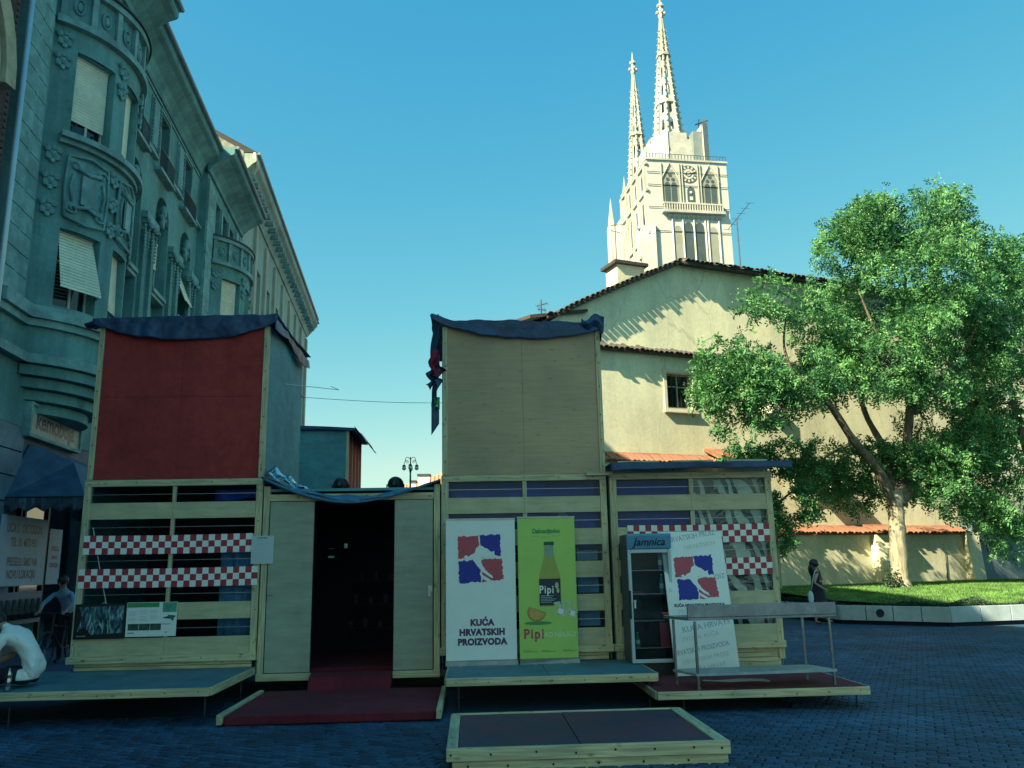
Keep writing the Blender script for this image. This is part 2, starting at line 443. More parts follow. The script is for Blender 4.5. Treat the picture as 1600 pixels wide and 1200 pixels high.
for (X, Y) in spots:
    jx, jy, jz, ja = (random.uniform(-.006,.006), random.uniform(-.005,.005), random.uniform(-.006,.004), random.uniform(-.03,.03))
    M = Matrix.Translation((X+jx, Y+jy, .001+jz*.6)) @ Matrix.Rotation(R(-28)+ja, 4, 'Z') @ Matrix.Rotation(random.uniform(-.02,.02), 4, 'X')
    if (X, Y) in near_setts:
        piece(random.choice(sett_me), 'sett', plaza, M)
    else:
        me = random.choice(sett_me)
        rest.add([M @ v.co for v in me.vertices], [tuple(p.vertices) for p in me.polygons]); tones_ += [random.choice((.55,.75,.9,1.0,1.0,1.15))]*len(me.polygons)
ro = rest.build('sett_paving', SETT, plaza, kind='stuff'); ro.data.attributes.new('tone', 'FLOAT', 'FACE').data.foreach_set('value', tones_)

# ================================================================== DECKS IN FRONT OF THE KIOSKS
def rod(root, x, y, z, r=.011):
    MB().tube([(x,y,.0),(x,y,z)], r, 6).lathe((x,y,0), [(.05,0),(.05,.008)], 8).build('leg', IRON, root)
def screws(root, pts, r=.008, ax='y', name='screw'):
    mb = MB()
    for p in pts:
        if ax == 'y': mb.lathe(p, [(r,-.004),(r,.006)], 6, 'y')
        else: mb.lathe(p, [(r,-.006),(r,.004)], 6)
    return mb.build(name, IRON, root, kind='stuff')
def deck(name, label, x0, x1, y0, y1, zt, topmat, group, edge=.085, ends=(True, True), split=None, under=True):
    t = thing(name, label, 'deck', ((x0+x1)/2, (y0+y1)/2, 0), group)
    xs = [x0] + (split or []) + [x1]
    for a, b in zip(xs, xs[1:]):
        MB().box(a+.003, b-.003, y0+.03, y1, zt-.021, zt).build('deck_sheet', topmat, t, bevel=.003)
    MB().box(x0, x1, y0-.005, y0+.045, zt-edge-.012, zt-.0025).build('edge_board', PINE_X, t, bevel=.004)
    for k, x in ((0, x0), (1, x1)):
        if ends[k]: MB().box(x-.0225, x+.0225, y0+.048, y1-.01, zt-edge-.012, zt-.0025).build('side_board', PINE_Y, t, bevel=.004)
    if under:
        for k in range(4):
            x = x0 + .3 + (x1-x0-.6)*k/3
            MB().box(x-.025, x+.025, y0+.05, y1-.02, zt-edge-.01, zt-.024).build('joist', PINE_Y, t)
    n = int((x1-x0)/.36)
    screws(t, [(x0+.12+(x1-x0-.24)*k/max(1, n-1), y0-.006, zt-edge*.5-.01+random.uniform(-.012,.012)) for k in range(n)])
    return t
GD = 'timber decks in front of the kiosks'
d = deck('market_deck', 'wide grey topped timber deck where the man in white sits', -7.6, -3.10, 10.55, 12.72, .43, DECK, GD, split=[-5.2])
for x, y in ((-3.16,10.62),(-5.4,10.62),(-7.4,10.62),(-3.16,12.2)): rod(d, x, y, .34)
d = deck('market_deck', 'grey topped timber deck carrying the two roll-up banners', -.33, 2.30, 10.90, 12.55, .42, DECK, GD, split=[.95])
for x, y in ((-.18,10.96),(2.2,10.96),(2.2,12.2),(-.18,12.2)): rod(d, x, y, .33)
d = deck('market_deck', 'red carpeted timber deck under the steel table and fridge', 2.18, 4.75, 10.38, 12.50, .27, CARPET, GD, edge=.08)
for x, y in ((2.5,10.44),(4.60,10.44),(4.6,12.2)): rod(d, x, y, .18)
# red carpeted entrance platform
t = thing('entrance_platform', 'low dark red carpeted platform leading into the open doorway', 'ramp', (-1.66, 11.3, 0))
MB().box(-2.86, -.44, 10.36, 12.36, .03, .135).build('carpet', CARPET, t, bevel=.012)
MB().hexa([(-2.28,12.3,.136),(-1.15,12.3,.136),(-1.15,12.66,.14),(-2.28,12.66,.14),(-2.28,12.36,.30),(-1.15,12.36,.30),(-1.15,12.66,.335),(-2.28,12.66,.335)]).build('threshold', CARPET, t)
MB().box(-.43, -.37, 10.30, 12.3, .05, .16).build('side_board', PINE_Y, t, bevel=.005)
MB().box(-2.93, -2.87, 10.30, 12.3, .05, .16).build('side_board', PINE_Y, t, bevel=.005)
MB().box(-2.80, -.50, 10.45, 12.2, .0, .028).build('base_frame', DARK, t)
# front step with red panels in a timber frame
t = thing('step_platform', 'low step with two red panels framed by pale timber in front', 'step', (1.03, 8.8, 0))
MB().box(-.24, 2.28, 7.86, 7.91, .095, .205).build('edge_board', PINE_X, t, bevel=.005)
MB().box(-.19, 2.26, 7.885, 7.93, .0, .092).build('edge_board', PINE_X, t, bevel=.005)
MB().box(-.24, -.14, 7.912, 9.7, .095, .203).build('side_board', PINE_Y, t, bevel=.005)
MB().box(2.16, 2.28, 7.912, 9.7, .095, .203).build('side_board', PINE_Y, t, bevel=.005)
MB().box(-.19, 2.24, 9.68, 9.73, .0, .200).build('edge_board', PINE_X, t, bevel=.005)
REDPANEL = mat('red_panel_worn', (.13,.022,.032), .6, .25, 3, c2=(.05,.05,.09), dirt=.3, dirtscale=1.6)
MB().box(-.135, .955, 7.915, 9.675, .16, .188).build('red_panel', REDPANEL, t, bevel=.003)
MB().box(.963, 2.155, 7.915, 9.675, .16, .189).build('red_panel', REDPANEL, t, bevel=.003)
screws(t, [(x, 7.858, .15+random.uniform(-.015,.015)) for x in (-.2,.15,.55,.9,1.25,1.6,1.95,2.2)] + [(x, 7.883, .05) for x in (-.05,.3,.7,1.1,1.5,1.9)], .011)

# ================================================================== KIOSKS
YF = 12.6
WZ0, PITCHZ = .63, .238
def kiosk_lower(root, x0, x1, y0, depth, zb=.42, sill=True, panes=True, wavy=(), skip=(), posts=(True, True), base_rows=2):
    pw = .095
    xi0, xi1 = x0+pw, x1-pw
    ztop = WZ0 + 10*PITCHZ
    for k, x in ((0, x0), (1, x1-pw)):
        if posts[k]: MB().box(x, x+pw, y0, y0+.1, zb+.1, ztop).build('post', PINE_Z, root, bevel=.004)
    MB().box(x0, x1, y0-.004, y0+.1, ztop+.001, ztop+.095).build('top_beam', PINE_X, root, bevel=.004)
    xm = (x0+x1)/2
    MB().box(xm-.025, xm+.025, y0+.02, y0+.07, WZ0, ztop).build('mullion', PINE_Z, root, bevel=.003)
    for i in range(5):
        z0 = WZ0 + i*2*PITCHZ
        if i not in skip or True:
            for a, b in ((xi0, xm), (xm, xi1)):
                MB().box(a+.002, b-.002, y0+.004, y0+.018, z0, z0+PITCHZ-.002).build('ply_strip', PLY, root)
        if not panes: continue
        for c, (a, b) in enumerate(((xi0, xm-.026), (xm+.026, xi1))):
            w0, w1 = z0+PITCHZ, z0+2*PITCHZ
            zm = (w0+w1)/2
            gm = PANE_WAVY if (i, c) in wavy else PANE
            MB().box(a, b, y0+.040, y0+.045, w0, zm+.004).build('pane', gm, root)
            MB().box(a, b, y0+.048, y0+.053, zm-.004, w1-.002).build('pane', gm, root)
            MB().box(a, b, y0+.030, y0+.039, zm-.003, zm+.004).build('pane_edge', ZINC, root)
            MB().box(a, a+.012, y0+.022, y0+.036, w0, w1-.002).build('pane_channel', ZINC, root)
    if sill:
        MB().box(x0-.03, x1+.01, y0-.05, y0+.1, WZ0-.1, WZ0-.002).build('sill_board', PINE_X, root, bevel=.005)
    n = base_rows; h = (WZ0-.1-zb)/n if zb < WZ0-.1 else 0
    for k in range(n):
        MB().box(x0+.06, x1-.06, y0+.02, y0+.06, zb+k*h+.002, zb+(k+1)*h-.004).build('base_board', PINE_X, root, bevel=.003)
    # walls, floor, ceiling of the box behind
    y1 = y0+depth
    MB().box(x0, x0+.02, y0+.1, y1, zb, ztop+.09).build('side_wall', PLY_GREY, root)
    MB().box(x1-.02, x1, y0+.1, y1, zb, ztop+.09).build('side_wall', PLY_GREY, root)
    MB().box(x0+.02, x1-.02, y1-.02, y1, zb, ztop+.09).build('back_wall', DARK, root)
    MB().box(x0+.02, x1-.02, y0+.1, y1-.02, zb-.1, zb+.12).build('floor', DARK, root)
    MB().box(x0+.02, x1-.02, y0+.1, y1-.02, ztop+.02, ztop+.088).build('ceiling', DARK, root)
    pts = []
    for x in (x0+pw/2, x1-pw/2):
        for k in range(6): pts.append((x+random.uniform(-.02,.02), y0-.001, .75+k*.42+random.uniform(-.08,.08)))
    for k in range(5):
        pts.append((x0+.2+(x1-x0-.4)*k/4, y0-.005, ztop+.05)); pts.append((x0+.2+(x1-x0-.4)*k/4, y0-.051, WZ0-.05))
    screws(root, pts, .009)
def kiosk_upper(root, x0, x1, y0, depth, front, side, zt, cells, z0=3.11):
    pw = .08
    for x in (x0+.02, x1-pw): MB().box(x, x+pw, y0, y0+.08, z0+.002, zt).build('post', PINE_Z, root, bevel=.004)
    for (a, b, c, d_) in cells:
        XA, XB = x0+.02+pw, x1-pw
        MB().box(XA+(XB-XA)*a+.001, XA+(XB-XA)*b-.001, y0+.018+random.uniform(0,.004), y0+.04, z0+(zt-z0)*c+.001, z0+(zt-z0)*d_-.001).build('panel', front, root, bevel=.002)
    y1 = y0+depth
    for x in (x0+.02, x1-.02):
        for a, b in ((y0+.08, y0+depth*.55), (y0+depth*.55, y1)):
            MB().box(x-.009, x+.009, a+.003, b-.003, z0, zt).build('side_panel', side, root, bevel=.002)
    MB().box(x0+.03, x1-.03, y1-.02, y1, z0, zt).build('back_wall', side, root)
    MB().box(x0+.02, x1-.02, y0+.02, y1-.021, zt, zt+.03).build('roof', side, root)
    pts = [(x, y0-.001, z0+.15+k*.38+random.uniform(-.06,.06)) for x in (x0+.06, x1-.04) for k in range(6)]
    screws(root, pts, .010)

KG = 'timber market kiosks on the square'
# --- left kiosk, red upper storey
LX0, LX1 = -5.66, -3.08
kl = thing('market_kiosk', 'two storey timber kiosk with dark red upper panels and banded glass below', 'kiosk', ((LX0+LX1)/2, YF+1.3, 0), KG)
kiosk_lower(kl, LX0, LX1, YF, 2.6, zb=.43)
kiosk_upper(kl, LX0, LX1, YF, 2.6, PLY_RED, PLY_GREY, 5.45, [(0,.5,0,.53),(.5,1,0,.53),(0,.5,.53,1),(.5,1,.53,1)])
# --- right kiosk, brown upper storey
RX0, RX1 = -.45, 2.03
kr = thing('market_kiosk', 'two storey timber kiosk with brown plywood upper panels behind two banners', 'kiosk', ((RX0+RX1)/2, YF+1.3, 0), KG)
kiosk_lower(kr, RX0, RX1, YF, 2.6, zb=.42)
kiosk_upper(kr, RX0, RX1, YF, 2.6, PLY_BROWN, PLY_GREY, 5.42, [(0,.5,0,1),(.5,1,0,1)])
MB().box(1.72, 2.12, YF-.09, YF-.012, 3.07, 3.12).build('loose_batten', PINE_X, kr)
# --- single storey kiosk on the right
SX0, SX1 = 2.08, 4.56
ks = thing('market_kiosk', 'single storey timber kiosk with blue roof sheet behind fridge and steel table', 'kiosk', ((SX0+SX1)/2, YF+1.3, 0), KG)
kiosk_lower(ks, SX0, SX1, YF, 2.6, zb=.27, wavy={(i, 1) for i in range(5)}, base_rows=4)
for k in range(3):
    MB().box(SX0+.1+k*.82, SX0+.1+k*.82+.62, YF-.25, YF-.19, 3.236, 3.26).build('roof_batten', PINE_X, ks)
# --- kiosk of the same kind further back
bx1 = -3.2; by = 22.0; bx0 = bx1-2.6
kb = thing('market_kiosk', 'distant two storey kiosk with grey front and red striped side', 'kiosk', ((bx0+bx1)/2, by+1.3, 0), KG)
kiosk_lower(kb, bx0, bx1, by, 2.6, zb=.43, panes=False)
MB().box(bx0+.05, bx1-.03, by+.0, by+.02, 3.12, 5.36).build('panel', PLY_GREY, kb)
for x in (bx0, bx1-.07): MB().box(x, x+.07, by-.004, by+.06, 3.11, 5.38).build('post', PINE_Z, kb)
for k in range(4):
    MB().box(bx1-.02, bx1, by+.06+k*.63, by+.06+k*.63+.6, 3.11, 5.36).build('side_panel', PLY_RED, kb)
    if k: MB().box(bx1-.02, bx1+.012, by+.03+k*.63, by+.055+k*.63, 3.11, 5.36).build('side_batten', PINE_Z, kb)
MB().box(bx0, bx1-.03, by+2.58, by+2.6, 3.11, 5.36).build('back_wall', PLY_GREY, kb)
MB().box(bx0, bx0+.02, by+.06, by+2.57, 3.11, 5.36).build('side_panel', PLY_GREY, kb)
# --- entrance section between the two kiosks
ke = thing('market_kiosk', 'low entrance kiosk with two open plywood doors and dark interior', 'kiosk', (-1.76, YF+1.3, 0), KG)
EX0, EX1 = -3.06, -.47
MB().box(EX0, EX0+.09, YF, YF+.09, .3, 2.98).build('post', PINE_Z, ke, bevel=.004)
MB().box(EX1-.09, EX1, YF, YF+.09, .3, 2.98).build('post', PINE_Z, ke, bevel=.004)
MB().box(EX0+.09, EX1-.09, YF+.01, YF+.09, 2.76, 2.86).build('lintel', PINE_X, ke, bevel=.004)
MB().box(EX0+.0, -2.30, YF-.04, YF+.06, .24, .335).build('sill_board', PINE_X, ke, bevel=.004)
MB().box(-1.14, EX1, YF-.04, YF+.06, .24, .335).build('sill_board', PINE_X, ke, bevel=.004)
for a, b, hx in ((-2.955, -2.315, -2.93), (-1.135, -.575, -.64)):
    lf = MB().box(a, b, YF-.006, YF+.034, .345, 2.75).build('door', PLY_DOOR, ke, bevel=.003)
    MB().box(a-.006, a, YF+.0, YF+.03, .345, 2.75).box(b, b+.006, YF+.0, YF+.03, .345, 2.75).build('door_edge', IRON, lf)
    if hx > -1: MB().box(hx, hx+.035, YF-.022, YF-.007, 1.35, 1.51).box(hx+.04, hx+.06, YF-.022, YF-.007, 1.42, 1.50).build('latch', ZINC, lf)
    else: MB().tube([(hx-.02,YF-.03,1.42),(hx+.06,YF-.03,1.42)], .008, 6).build('handle', ZINC, lf)
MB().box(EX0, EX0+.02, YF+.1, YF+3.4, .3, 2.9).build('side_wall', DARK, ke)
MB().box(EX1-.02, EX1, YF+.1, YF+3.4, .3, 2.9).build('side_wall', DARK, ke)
# back wall with three small square openings that let the daylight in
ops = [(-2.66,-2.55,2.14,2.23),(-2.66,-2.55,1.88,2.01),(-2.37,-2.31,2.15,2.23)]
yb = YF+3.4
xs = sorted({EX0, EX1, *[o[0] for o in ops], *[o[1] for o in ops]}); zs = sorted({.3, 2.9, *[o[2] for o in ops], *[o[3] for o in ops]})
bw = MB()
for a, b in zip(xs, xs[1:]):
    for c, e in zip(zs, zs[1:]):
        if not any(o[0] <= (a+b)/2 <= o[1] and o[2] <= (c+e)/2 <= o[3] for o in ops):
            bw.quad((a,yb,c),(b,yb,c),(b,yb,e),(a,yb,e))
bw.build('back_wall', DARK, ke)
for k, (a, b, c, e) in enumerate(ops):
    MB().box(a-.01, b+.01, yb+.012, yb+.02, c+(e-c)*.38, c+(e-c)*.44).build('glazing_bar', DARK, ke)
MB().box(EX0+.02, EX1-.02, YF+.66, YF+3.4, .2, .33).build('floor', CARPET, ke)
MB().box(EX0-.01, EX1+.01, YF+.02, YF+3.42, 2.9, 2.94).build('roof', PLY_GREY, ke)
# shelves with goods, the doorway's gloom put into their near-black colours
for k, z in enumerate((.75, 1.15, 1.55)):
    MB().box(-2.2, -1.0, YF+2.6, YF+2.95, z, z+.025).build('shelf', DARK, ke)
SHADE1 = mat('shaded_card', (0.02,0.02,0.025), .7, .3, 4)
for k in range(14):
    x = -2.15+.085*k; z = (.775, 1.175, 1.575)[k % 3]
    tag(MB().box(x, x+.07, YF+2.64, YF+2.74, z, z+.1+.05*(k % 2)).build('goods_box', SHADE1), 'small carton on the shelves inside the dark doorway', 'box', 'cartons on the entrance shelves')

# blue sheets and pale boxes seen through the kiosk glass
def drape(name, label, x0, x1, z0, z1, y, m, group=None):
    ph = random.uniform(0, 6)
    o = MB().sheet(lambda u, v: (x0+(x1-x0)*u, y+.03*math.sin(9*u+ph)+.02*math.sin(17*u+3*v), z0+(z1-z0)*v + .03*math.sin(5*u+ph)*(1-v)), 16, 4, (0,.006,0)).build(name, m, smooth=True)
    return tag(o, label, 'cloth', group)
drape('blue_sheet', 'deep blue sheet behind the top panes of the brown kiosk', RX0+.1, RX1-.1, 2.0, 3.0, YF+.16, BLUECLOTH)
drape('blue_sheet', 'deep blue sheet behind the left panes of the single storey kiosk', SX0+.1, SX0+1.35, 1.9, 3.0, YF+.16, BLUECLOTH)
drape('blue_sheet', 'light blue sheet hanging low behind the red kiosk glass', LX1-.62, LX1-.12, .75, 2.25, YF+.2, PALECLOTH)
drape('blue_sheet', 'dark blue sheet in the red kiosk top right window', LX1-.75, LX1-.1, 2.8, 2.96, YF+.2, BLUECLOTH)
for k, nm in enumerate(('lowest', 'second lowest', 'second highest', 'topmost')):
    z = .98+k*2*PITCHZ
    for x, side in ((1.25, 'beside the green banner'), (1.58, 'next to the corner post')):
        tag(MB().box(x, x+.31, YF+.2, YF+.5, z-.1, z+.28).build('storage_crate', PALECLOTH), nm+' pale blue crate in the stack '+side, 'crate', 'crates behind the brown kiosk glass')
# reflected pale building, painted in black and white on a sheet behind the plastic
ZEB = None
m_, n_, l_, b_ = nodes_of('painted_reflection')
tc_ = N(n_, 'ShaderNodeTexCoord'); mp_ = N(n_, 'ShaderNodeMapping'); mp_.inputs[2].default_value = (0, .75, 0); mp_.inputs[3].default_value = (1.9, 1, .6)
wv_ = N(n_, 'ShaderNodeTexWave'); wv_.inputs['Scale'].default_value = 1.1; wv_.inputs['Distortion'].default_value = 9; wv_.inputs['Detail'].default_value = 3; wv_.inputs['Detail Scale'].default_value = 1.3
rp_ = N(n_, 'ShaderNodeValToRGB'); rp_.color_ramp.elements[0].position = .42; rp_.color_ramp.elements[0].color = (.012,.02,.03,1); rp_.color_ramp.elements[1].position = .58; rp_.color_ramp.elements[1].color = (.75,.8,.72,1)
l_.new(tc_.outputs['Object'], mp_.inputs[0]); l_.new(mp_.outputs[0], wv_.inputs['Vector']); l_.new(wv_.outputs[0], rp_.inputs[0]); l_.new(rp_.outputs[0], b_.inputs['Base Color'])
drape('painted_reflection', 'black and white reflection painted on a sheet behind the plastic panes on the right', SX0+1.28, SX1-.1, .75, 3.0, YF+.14, m_)

# ================================================================== TARPAULINS
def sagcurve(u, a, b, sag, pw=1.0):
    return a + (b-a)*u - sag*(1-abs(2*u-1)**2.6)
# red kiosk: sheet over the roof, front hem sagging, right hem hanging along the side
t = thing('tarpaulin', 'dark blue tarpaulin draped over the roof of the red kiosk', 'tarpaulin', (-4.37, YF+1.2, 5.48))
MB().sheet(lambda u, v: (-5.74+2.78*u, YF-.05-.02*math.sin(7*u)*v, (5.56+.05*max(0,u-.9)*10 + .05*math.sin(2.2*u)) * (1-v) + v*sagcurve(u, 5.49, 5.50, .27)), 80, 12, (0,.004,0), wr=.05).build('front_hem', TARP, t, smooth=True)
MB().sheet(lambda u, v: (-5.74+2.78*u, YF-.05+2.75*v, 5.545+.05*max(0,u-.9)*10*(1-v)+.05*math.sin(2.2*u)+.03*math.sin(11*u)*math.sin(5*v)), 60, 24, (0,0,.004), wr=.03).build('roof_sheet', TARP, t, smooth=True)
MB().sheet(lambda u, v: (-2.985+.03*math.sin(8*u)*v, YF-.04+2.7*u, 5.58-.05*u-.16*v-.06*v*math.sin(9*u+1)), 50, 8, (.004,0,0), wr=.05).build('side_hem', TARP, t, smooth=True)
MB().sheet(lambda u, v: (-5.86+.14*u, YF-.06+.4*v, 5.52-.03*math.sin(5*v)-.05*(1-u)), 4, 6, (0,0,.012)).build('corner_flap', TARP, t, smooth=True)
# brown kiosk
t = thing('tarpaulin', 'blue tarpaulin over the brown kiosk with a torn strip at its left corner', 'tarpaulin', (.8, YF+1.2, 5.45))
MB().sheet(lambda u, v: (-.62+2.66*u+.01*math.sin(9*v), YF-.055-.02*math.sin(8*u)*v,
    (5.62-.13*min(1,u*7)+.02*math.sin(5*u))*(1-v) + v*(sagcurve(u, 5.54, 5.38, .24))), 80, 12, (0,.004,0), wr=.05).build('front_hem', TARP, t, smooth=True)
MB().sheet(lambda u, v: (-.62+2.66*u, YF-.05+2.75*v, 5.60-.13*min(1,u*7)*(1-v)-.08*v+.02*math.sin(5*u)), 60, 24, (0,0,.004), wr=.03).build('roof_sheet', TARP, t, smooth=True)
MB().sheet(lambda u, v: (-.50-.10*u-.03*v*(1-v)+.02*math.sin(11*v), YF-.06+.25*u+.04*math.sin(6*v), 5.6-1.35*v+.08*u*math.sin(5*v)), 8, 40, (.004,.002,0), wr=.06).build('torn_strip', TARP, t, smooth=True)
MB().sheet(lambda u, v: (1.72+.36*u, YF-.075-.07*math.sin(PI*u)*math.sin(PI*v), 5.60-.10*(1-u)-.28*v*(.35+.65*u)+.04*math.sin(9*u+2)), 24, 20, (0,.004,0), wr=.08, ws=6).build('corner_fold', TARP, t, smooth=True)
MB().sheet(lambda u, v: (2.06+.02*math.sin(5*v), YF-.05+.5*u, 5.52-.30*v-.03*math.sin(7*u)), 8, 8, (.012,0,0)).build('side_hem', TARP, t, smooth=True)
# scraps caught on the left post of the brown kiosk
t = tag(MB().sheet(lambda u, v: (-.60+.22*u*(.35+.65*v)+.03*math.sin(8*v), YF-.10-.05*math.sin(7*u)*v, 5.02-.38*v-.05*math.sin(6*u)*v), 16, 20, (0,.004,0), wr=.09, ws=9).build('red_rag', mat('red_cloth', (.17,.012,.03), .8, .25, 8), smooth=True), 'crumpled dark red cloth caught on the brown kiosk left post', 'cloth')
t = tag(MB().sheet(lambda u, v: (-.64+.16*u+.03*math.sin(11*v), YF-.07-.06*math.sin(9*u)*v, 4.76-.30*v-.08*math.sin(7*u)*v), 16, 20, (0,.004,0), wr=.12, ws=9).build('blue_rag', TARP, smooth=True), 'bunched navy cloth hanging under the red rag', 'cloth')
t = tag(MB().sheet(lambda u, v: (-.60+.12*u, YF+.02, 4.14-.42*v+.10*(1-u)*(1-v)-.0*u+.18*u*v), 6, 8, (0,.01,0)).build('torn_scrap', TARP, smooth=True), 'small torn blue scrap beside the left edge of the brown kiosk', 'cloth')
t = tag(MB().sheet(lambda u, v: (-.56+.09*u, YF-.03-.05*math.sin(3*u)*v, 4.30-.17*v-.04*math.sin(9*u)*v), 6, 6, (0,.008,0)).build('green_scrap', mat('green_cloth', (.03,.25,.09), .7, .3, 14), smooth=True), 'small bright green scrap between the navy cloth and torn scrap', 'cloth')
# awning over the entrance
t = thing('tarpaulin', 'shiny grey blue tarpaulin sagging over the open entrance doors', 'tarpaulin', (-1.76, YF+.5, 2.9))
TARP2 = mat('tarp_shiny', (0.035,0.16,0.28), .3, .25, 5, bump=.3, bscale=7)
def awn(u):   # front hem height
    return 2.74 + .36*abs(u-.52)**1.7*3.2*(1.0 if u < .52 else .95)
MB().sheet(lambda u, v: (-3.08+2.62*u, YF-.10+.06*math.sin(PI*u)*0-.0*v+.9*v*v, awn(u)*(1-v)+(2.96+.02*math.sin(9*u))*v+.012*math.sin(23*u+9*v)), 90, 20, (0,0,.004), wr=.035).build('sheet', TARP2, t, smooth=True)
MB().sheet(lambda u, v: (-3.08+2.62*u, YF-.105-.008*math.sin(15*u), awn(u)-.002-(.035+.02*math.sin(6*u))*v), 44, 2, (0,.01,0)).build('hem', TARP2, t, smooth=True)
MB().sheet(lambda u, v: (-3.06+.55*u+.03*math.sin(8*v), YF+.02+.5*v, 3.16-.22*u+.16*v*(1-u)+.03*math.sin(14*u+8*v)), 14, 10, (0,0,.008)).build('crumpled_film', FOIL, t, smooth=True)
# blue sheet roof of the single storey kiosk
t = thing('roof_sheet', 'flat slate blue sheet roof overhanging the single storey kiosk', 'tarpaulin', (3.4, YF+1.2, 3.12))
MB().sheet(lambda u, v: (2.06+2.72*u, YF-.30+3.0*v, 3.225+.008*math.sin(11*u)+.06*v), 24, 10, (0,0,-.02)).build('sheet', TARP2, t, smooth=True)
MB().sheet(lambda u, v: (2.06+2.72*u, YF-.305-.012*math.sin(9*u)*v, 3.23-.105*v-.012*math.sin(6*u+1)*v), 70, 6, (0,.004,0), wr=.03).build('front_hem', TARP, t, smooth=True)
tag(MB().sheet(lambda u, v: (bx0-.1+2.85*u, by-.08+2.9*v, 5.43+.06*math.sin(3*u+.4)-.10*abs(v-.4)), 16, 10, (0,0,.02)).sheet(lambda u, v: (bx0-.1+2.85*u, by-.09, 5.43+.06*math.sin(3*u+.4)-.04-(.14-.08*u)*v), 16, 3, (0,.02,0)).sheet(lambda u, v: (bx1+.14+.25*v, by-.08+2.9*u, 5.43-.32*v-.03*math.sin(9*u)), 12, 3, (.02,0,0)).build('tarpaulin', TARP, smooth=True), 'dark tarpaulin over the distant grey and red kiosk', 'tarpaulin')
# two round floodlights on the entrance roof
for k, x in enumerate((-2.02, -1.18)):
    s = thing('floodlight', ('dark round floodlight on the entrance roof near the distant kiosk', 'dark round floodlight on the entrance roof near the brown kiosk')[k], 'lamp', (x, YF+.55, 2.95), 'floodlights on the entrance roof')
    MB().lathe((x, YF+.55, 3.04), [(.02,-.12),(.09,-.1),(.12,-.02),(.125,.06),(.11,.075)], 16, 'y').build('housing', BLACK, s, smooth=True)
    MB().lathe((x, YF+.43, 3.04), [(.03,-.05),(.05,0)], 10, 'y').build('socket', IRON, s)
    MB().tube([(x-.13,YF+.55,2.95),(x-.13,YF+.55,3.04)], .012, 6).tube([(x+.13,YF+.55,2.95),(x+.13,YF+.55,3.04)], .012, 6).box(x-.14,x+.14,YF+.5,YF+.6,2.945,2.96).build('bracket', IRON, s)
tag(MB().tube([(-2.56,YF+2.6,5.05),(-2.35,YF+2.2,4.9),(-2.9,YF+.4,4.62)], .006, 5).build('guy_rope', WHITEPAINT), 'thin pale rope slanting across the grey side of the red kiosk', 'rope')
tag(MB().tube([(LX0+.16,YF+.03,2.42),(LX0+.30,YF+.03,1.85),(LX0+.48,YF+.03,1.17)], .005, 5).tube([(LX0+.10,YF+.032,1.14),(LX0+.42,YF+.032,1.37)], .004, 5).build('cord', WHITEPAINT), 'thin white cord hanging inside the red kiosk window bands', 'cord')

# ================================================================== CHECKERED RIBBONS, SHEETS, POSTERS
def ribbon(label, x0, x1, z0, h, y, rows=3):
    n = max(1, round((x1-x0)/(h/rows))); w = (x1-x0)/n
    mb = MB()
    for r in range(rows):
        for c in range(n):
            mb.cur = (r + c) % 2
            a, b = x0+c*w, x0+(c+1)*w; sag = lambda x: -.01*math.sin(PI*(x-x0)/(x1-x0))
            wz = h/rows
            mb.quad((a,y+.004*math.sin(4*a),z0+r*wz+sag(a)),(b,y+.004*math.sin(4*b),z0+r*wz+sag(b)),(b,y+.004*math.sin(4*b),z0+(r+1)*wz+sag(b)),(a,y+.004*math.sin(4*a),z0+(r+1)*wz+sag(a)))
    mb.cur = 0
    mb.box(x0, x1, y+.006, y+.008, z0-.005, z0+h-.012)
    return tag(mb.build('checkered_ribbon', [WHITE, CHK_RED]), label, 'banner', 'red and white checkered ribbons')
ribbon('upper red and white checkered ribbon across the red kiosk front', LX0+.06, LX1-.12, WZ0+6*PITCHZ-.02, .265, YF-.012)
ribbon('lower red and white checkered ribbon on the red kiosk, above the map poster', LX0+.03, LX1-.02, WZ0+4*PITCHZ-.015, .265, YF-.012)
ribbon('checkered ribbon above fridge and leaning sign on the single storey kiosk', SX0+.24, SX1-.09, WZ0+6*PITCHZ+.0, .265, YF-.012)
ribbon('short lower checkered ribbon right of the leaning sign', SX0+1.35, SX1-.09, WZ0+4*PITCHZ+.0, .25, YF-.012)

def text_mesh(body, size, align='CENTER', bold=0.0, shear=0.0, sx=1.0, track=1.0):
    cu = bpy.data.curves.new('lettering', 'FONT')
    cu.body = body; cu.size = size; cu.align_x = align; cu.align_y = 'CENTER'
    cu.offset = bold; cu.shear = shear; cu.space_character = track; cu.resolution_u = 3
    o = bpy.data.objects.new('lettering', cu); COL.objects.link(o)
    me = bpy.data.meshes.new_from_object(o.evaluated_get(bpy.context.evaluated_depsgraph_get()))
    bpy.data.objects.remove(o); bpy.data.curves.remove(cu)
    if sx != 1.0:
        for v in me.vertices: v.co.x *= sx
    return me
def lettering(body, size, m, parent, M, name='lettering', **k):
    """printed words: flat letters lying just proud of the face; M has x right, y up, z out of the face"""
    me = text_mesh(body, size, **k)
    me.materials.clear(); me.materials.append(m)
    o = bpy.data.objects.new(name, me); COL.objects.link(o)
    root = parent
    while root.parent is not None: root = root.parent
    o.parent = parent
    o.matrix_local = Matrix.Translation(-ROOTLOC.get(root.name, Vector((0,0,0)))) @ M
    return o

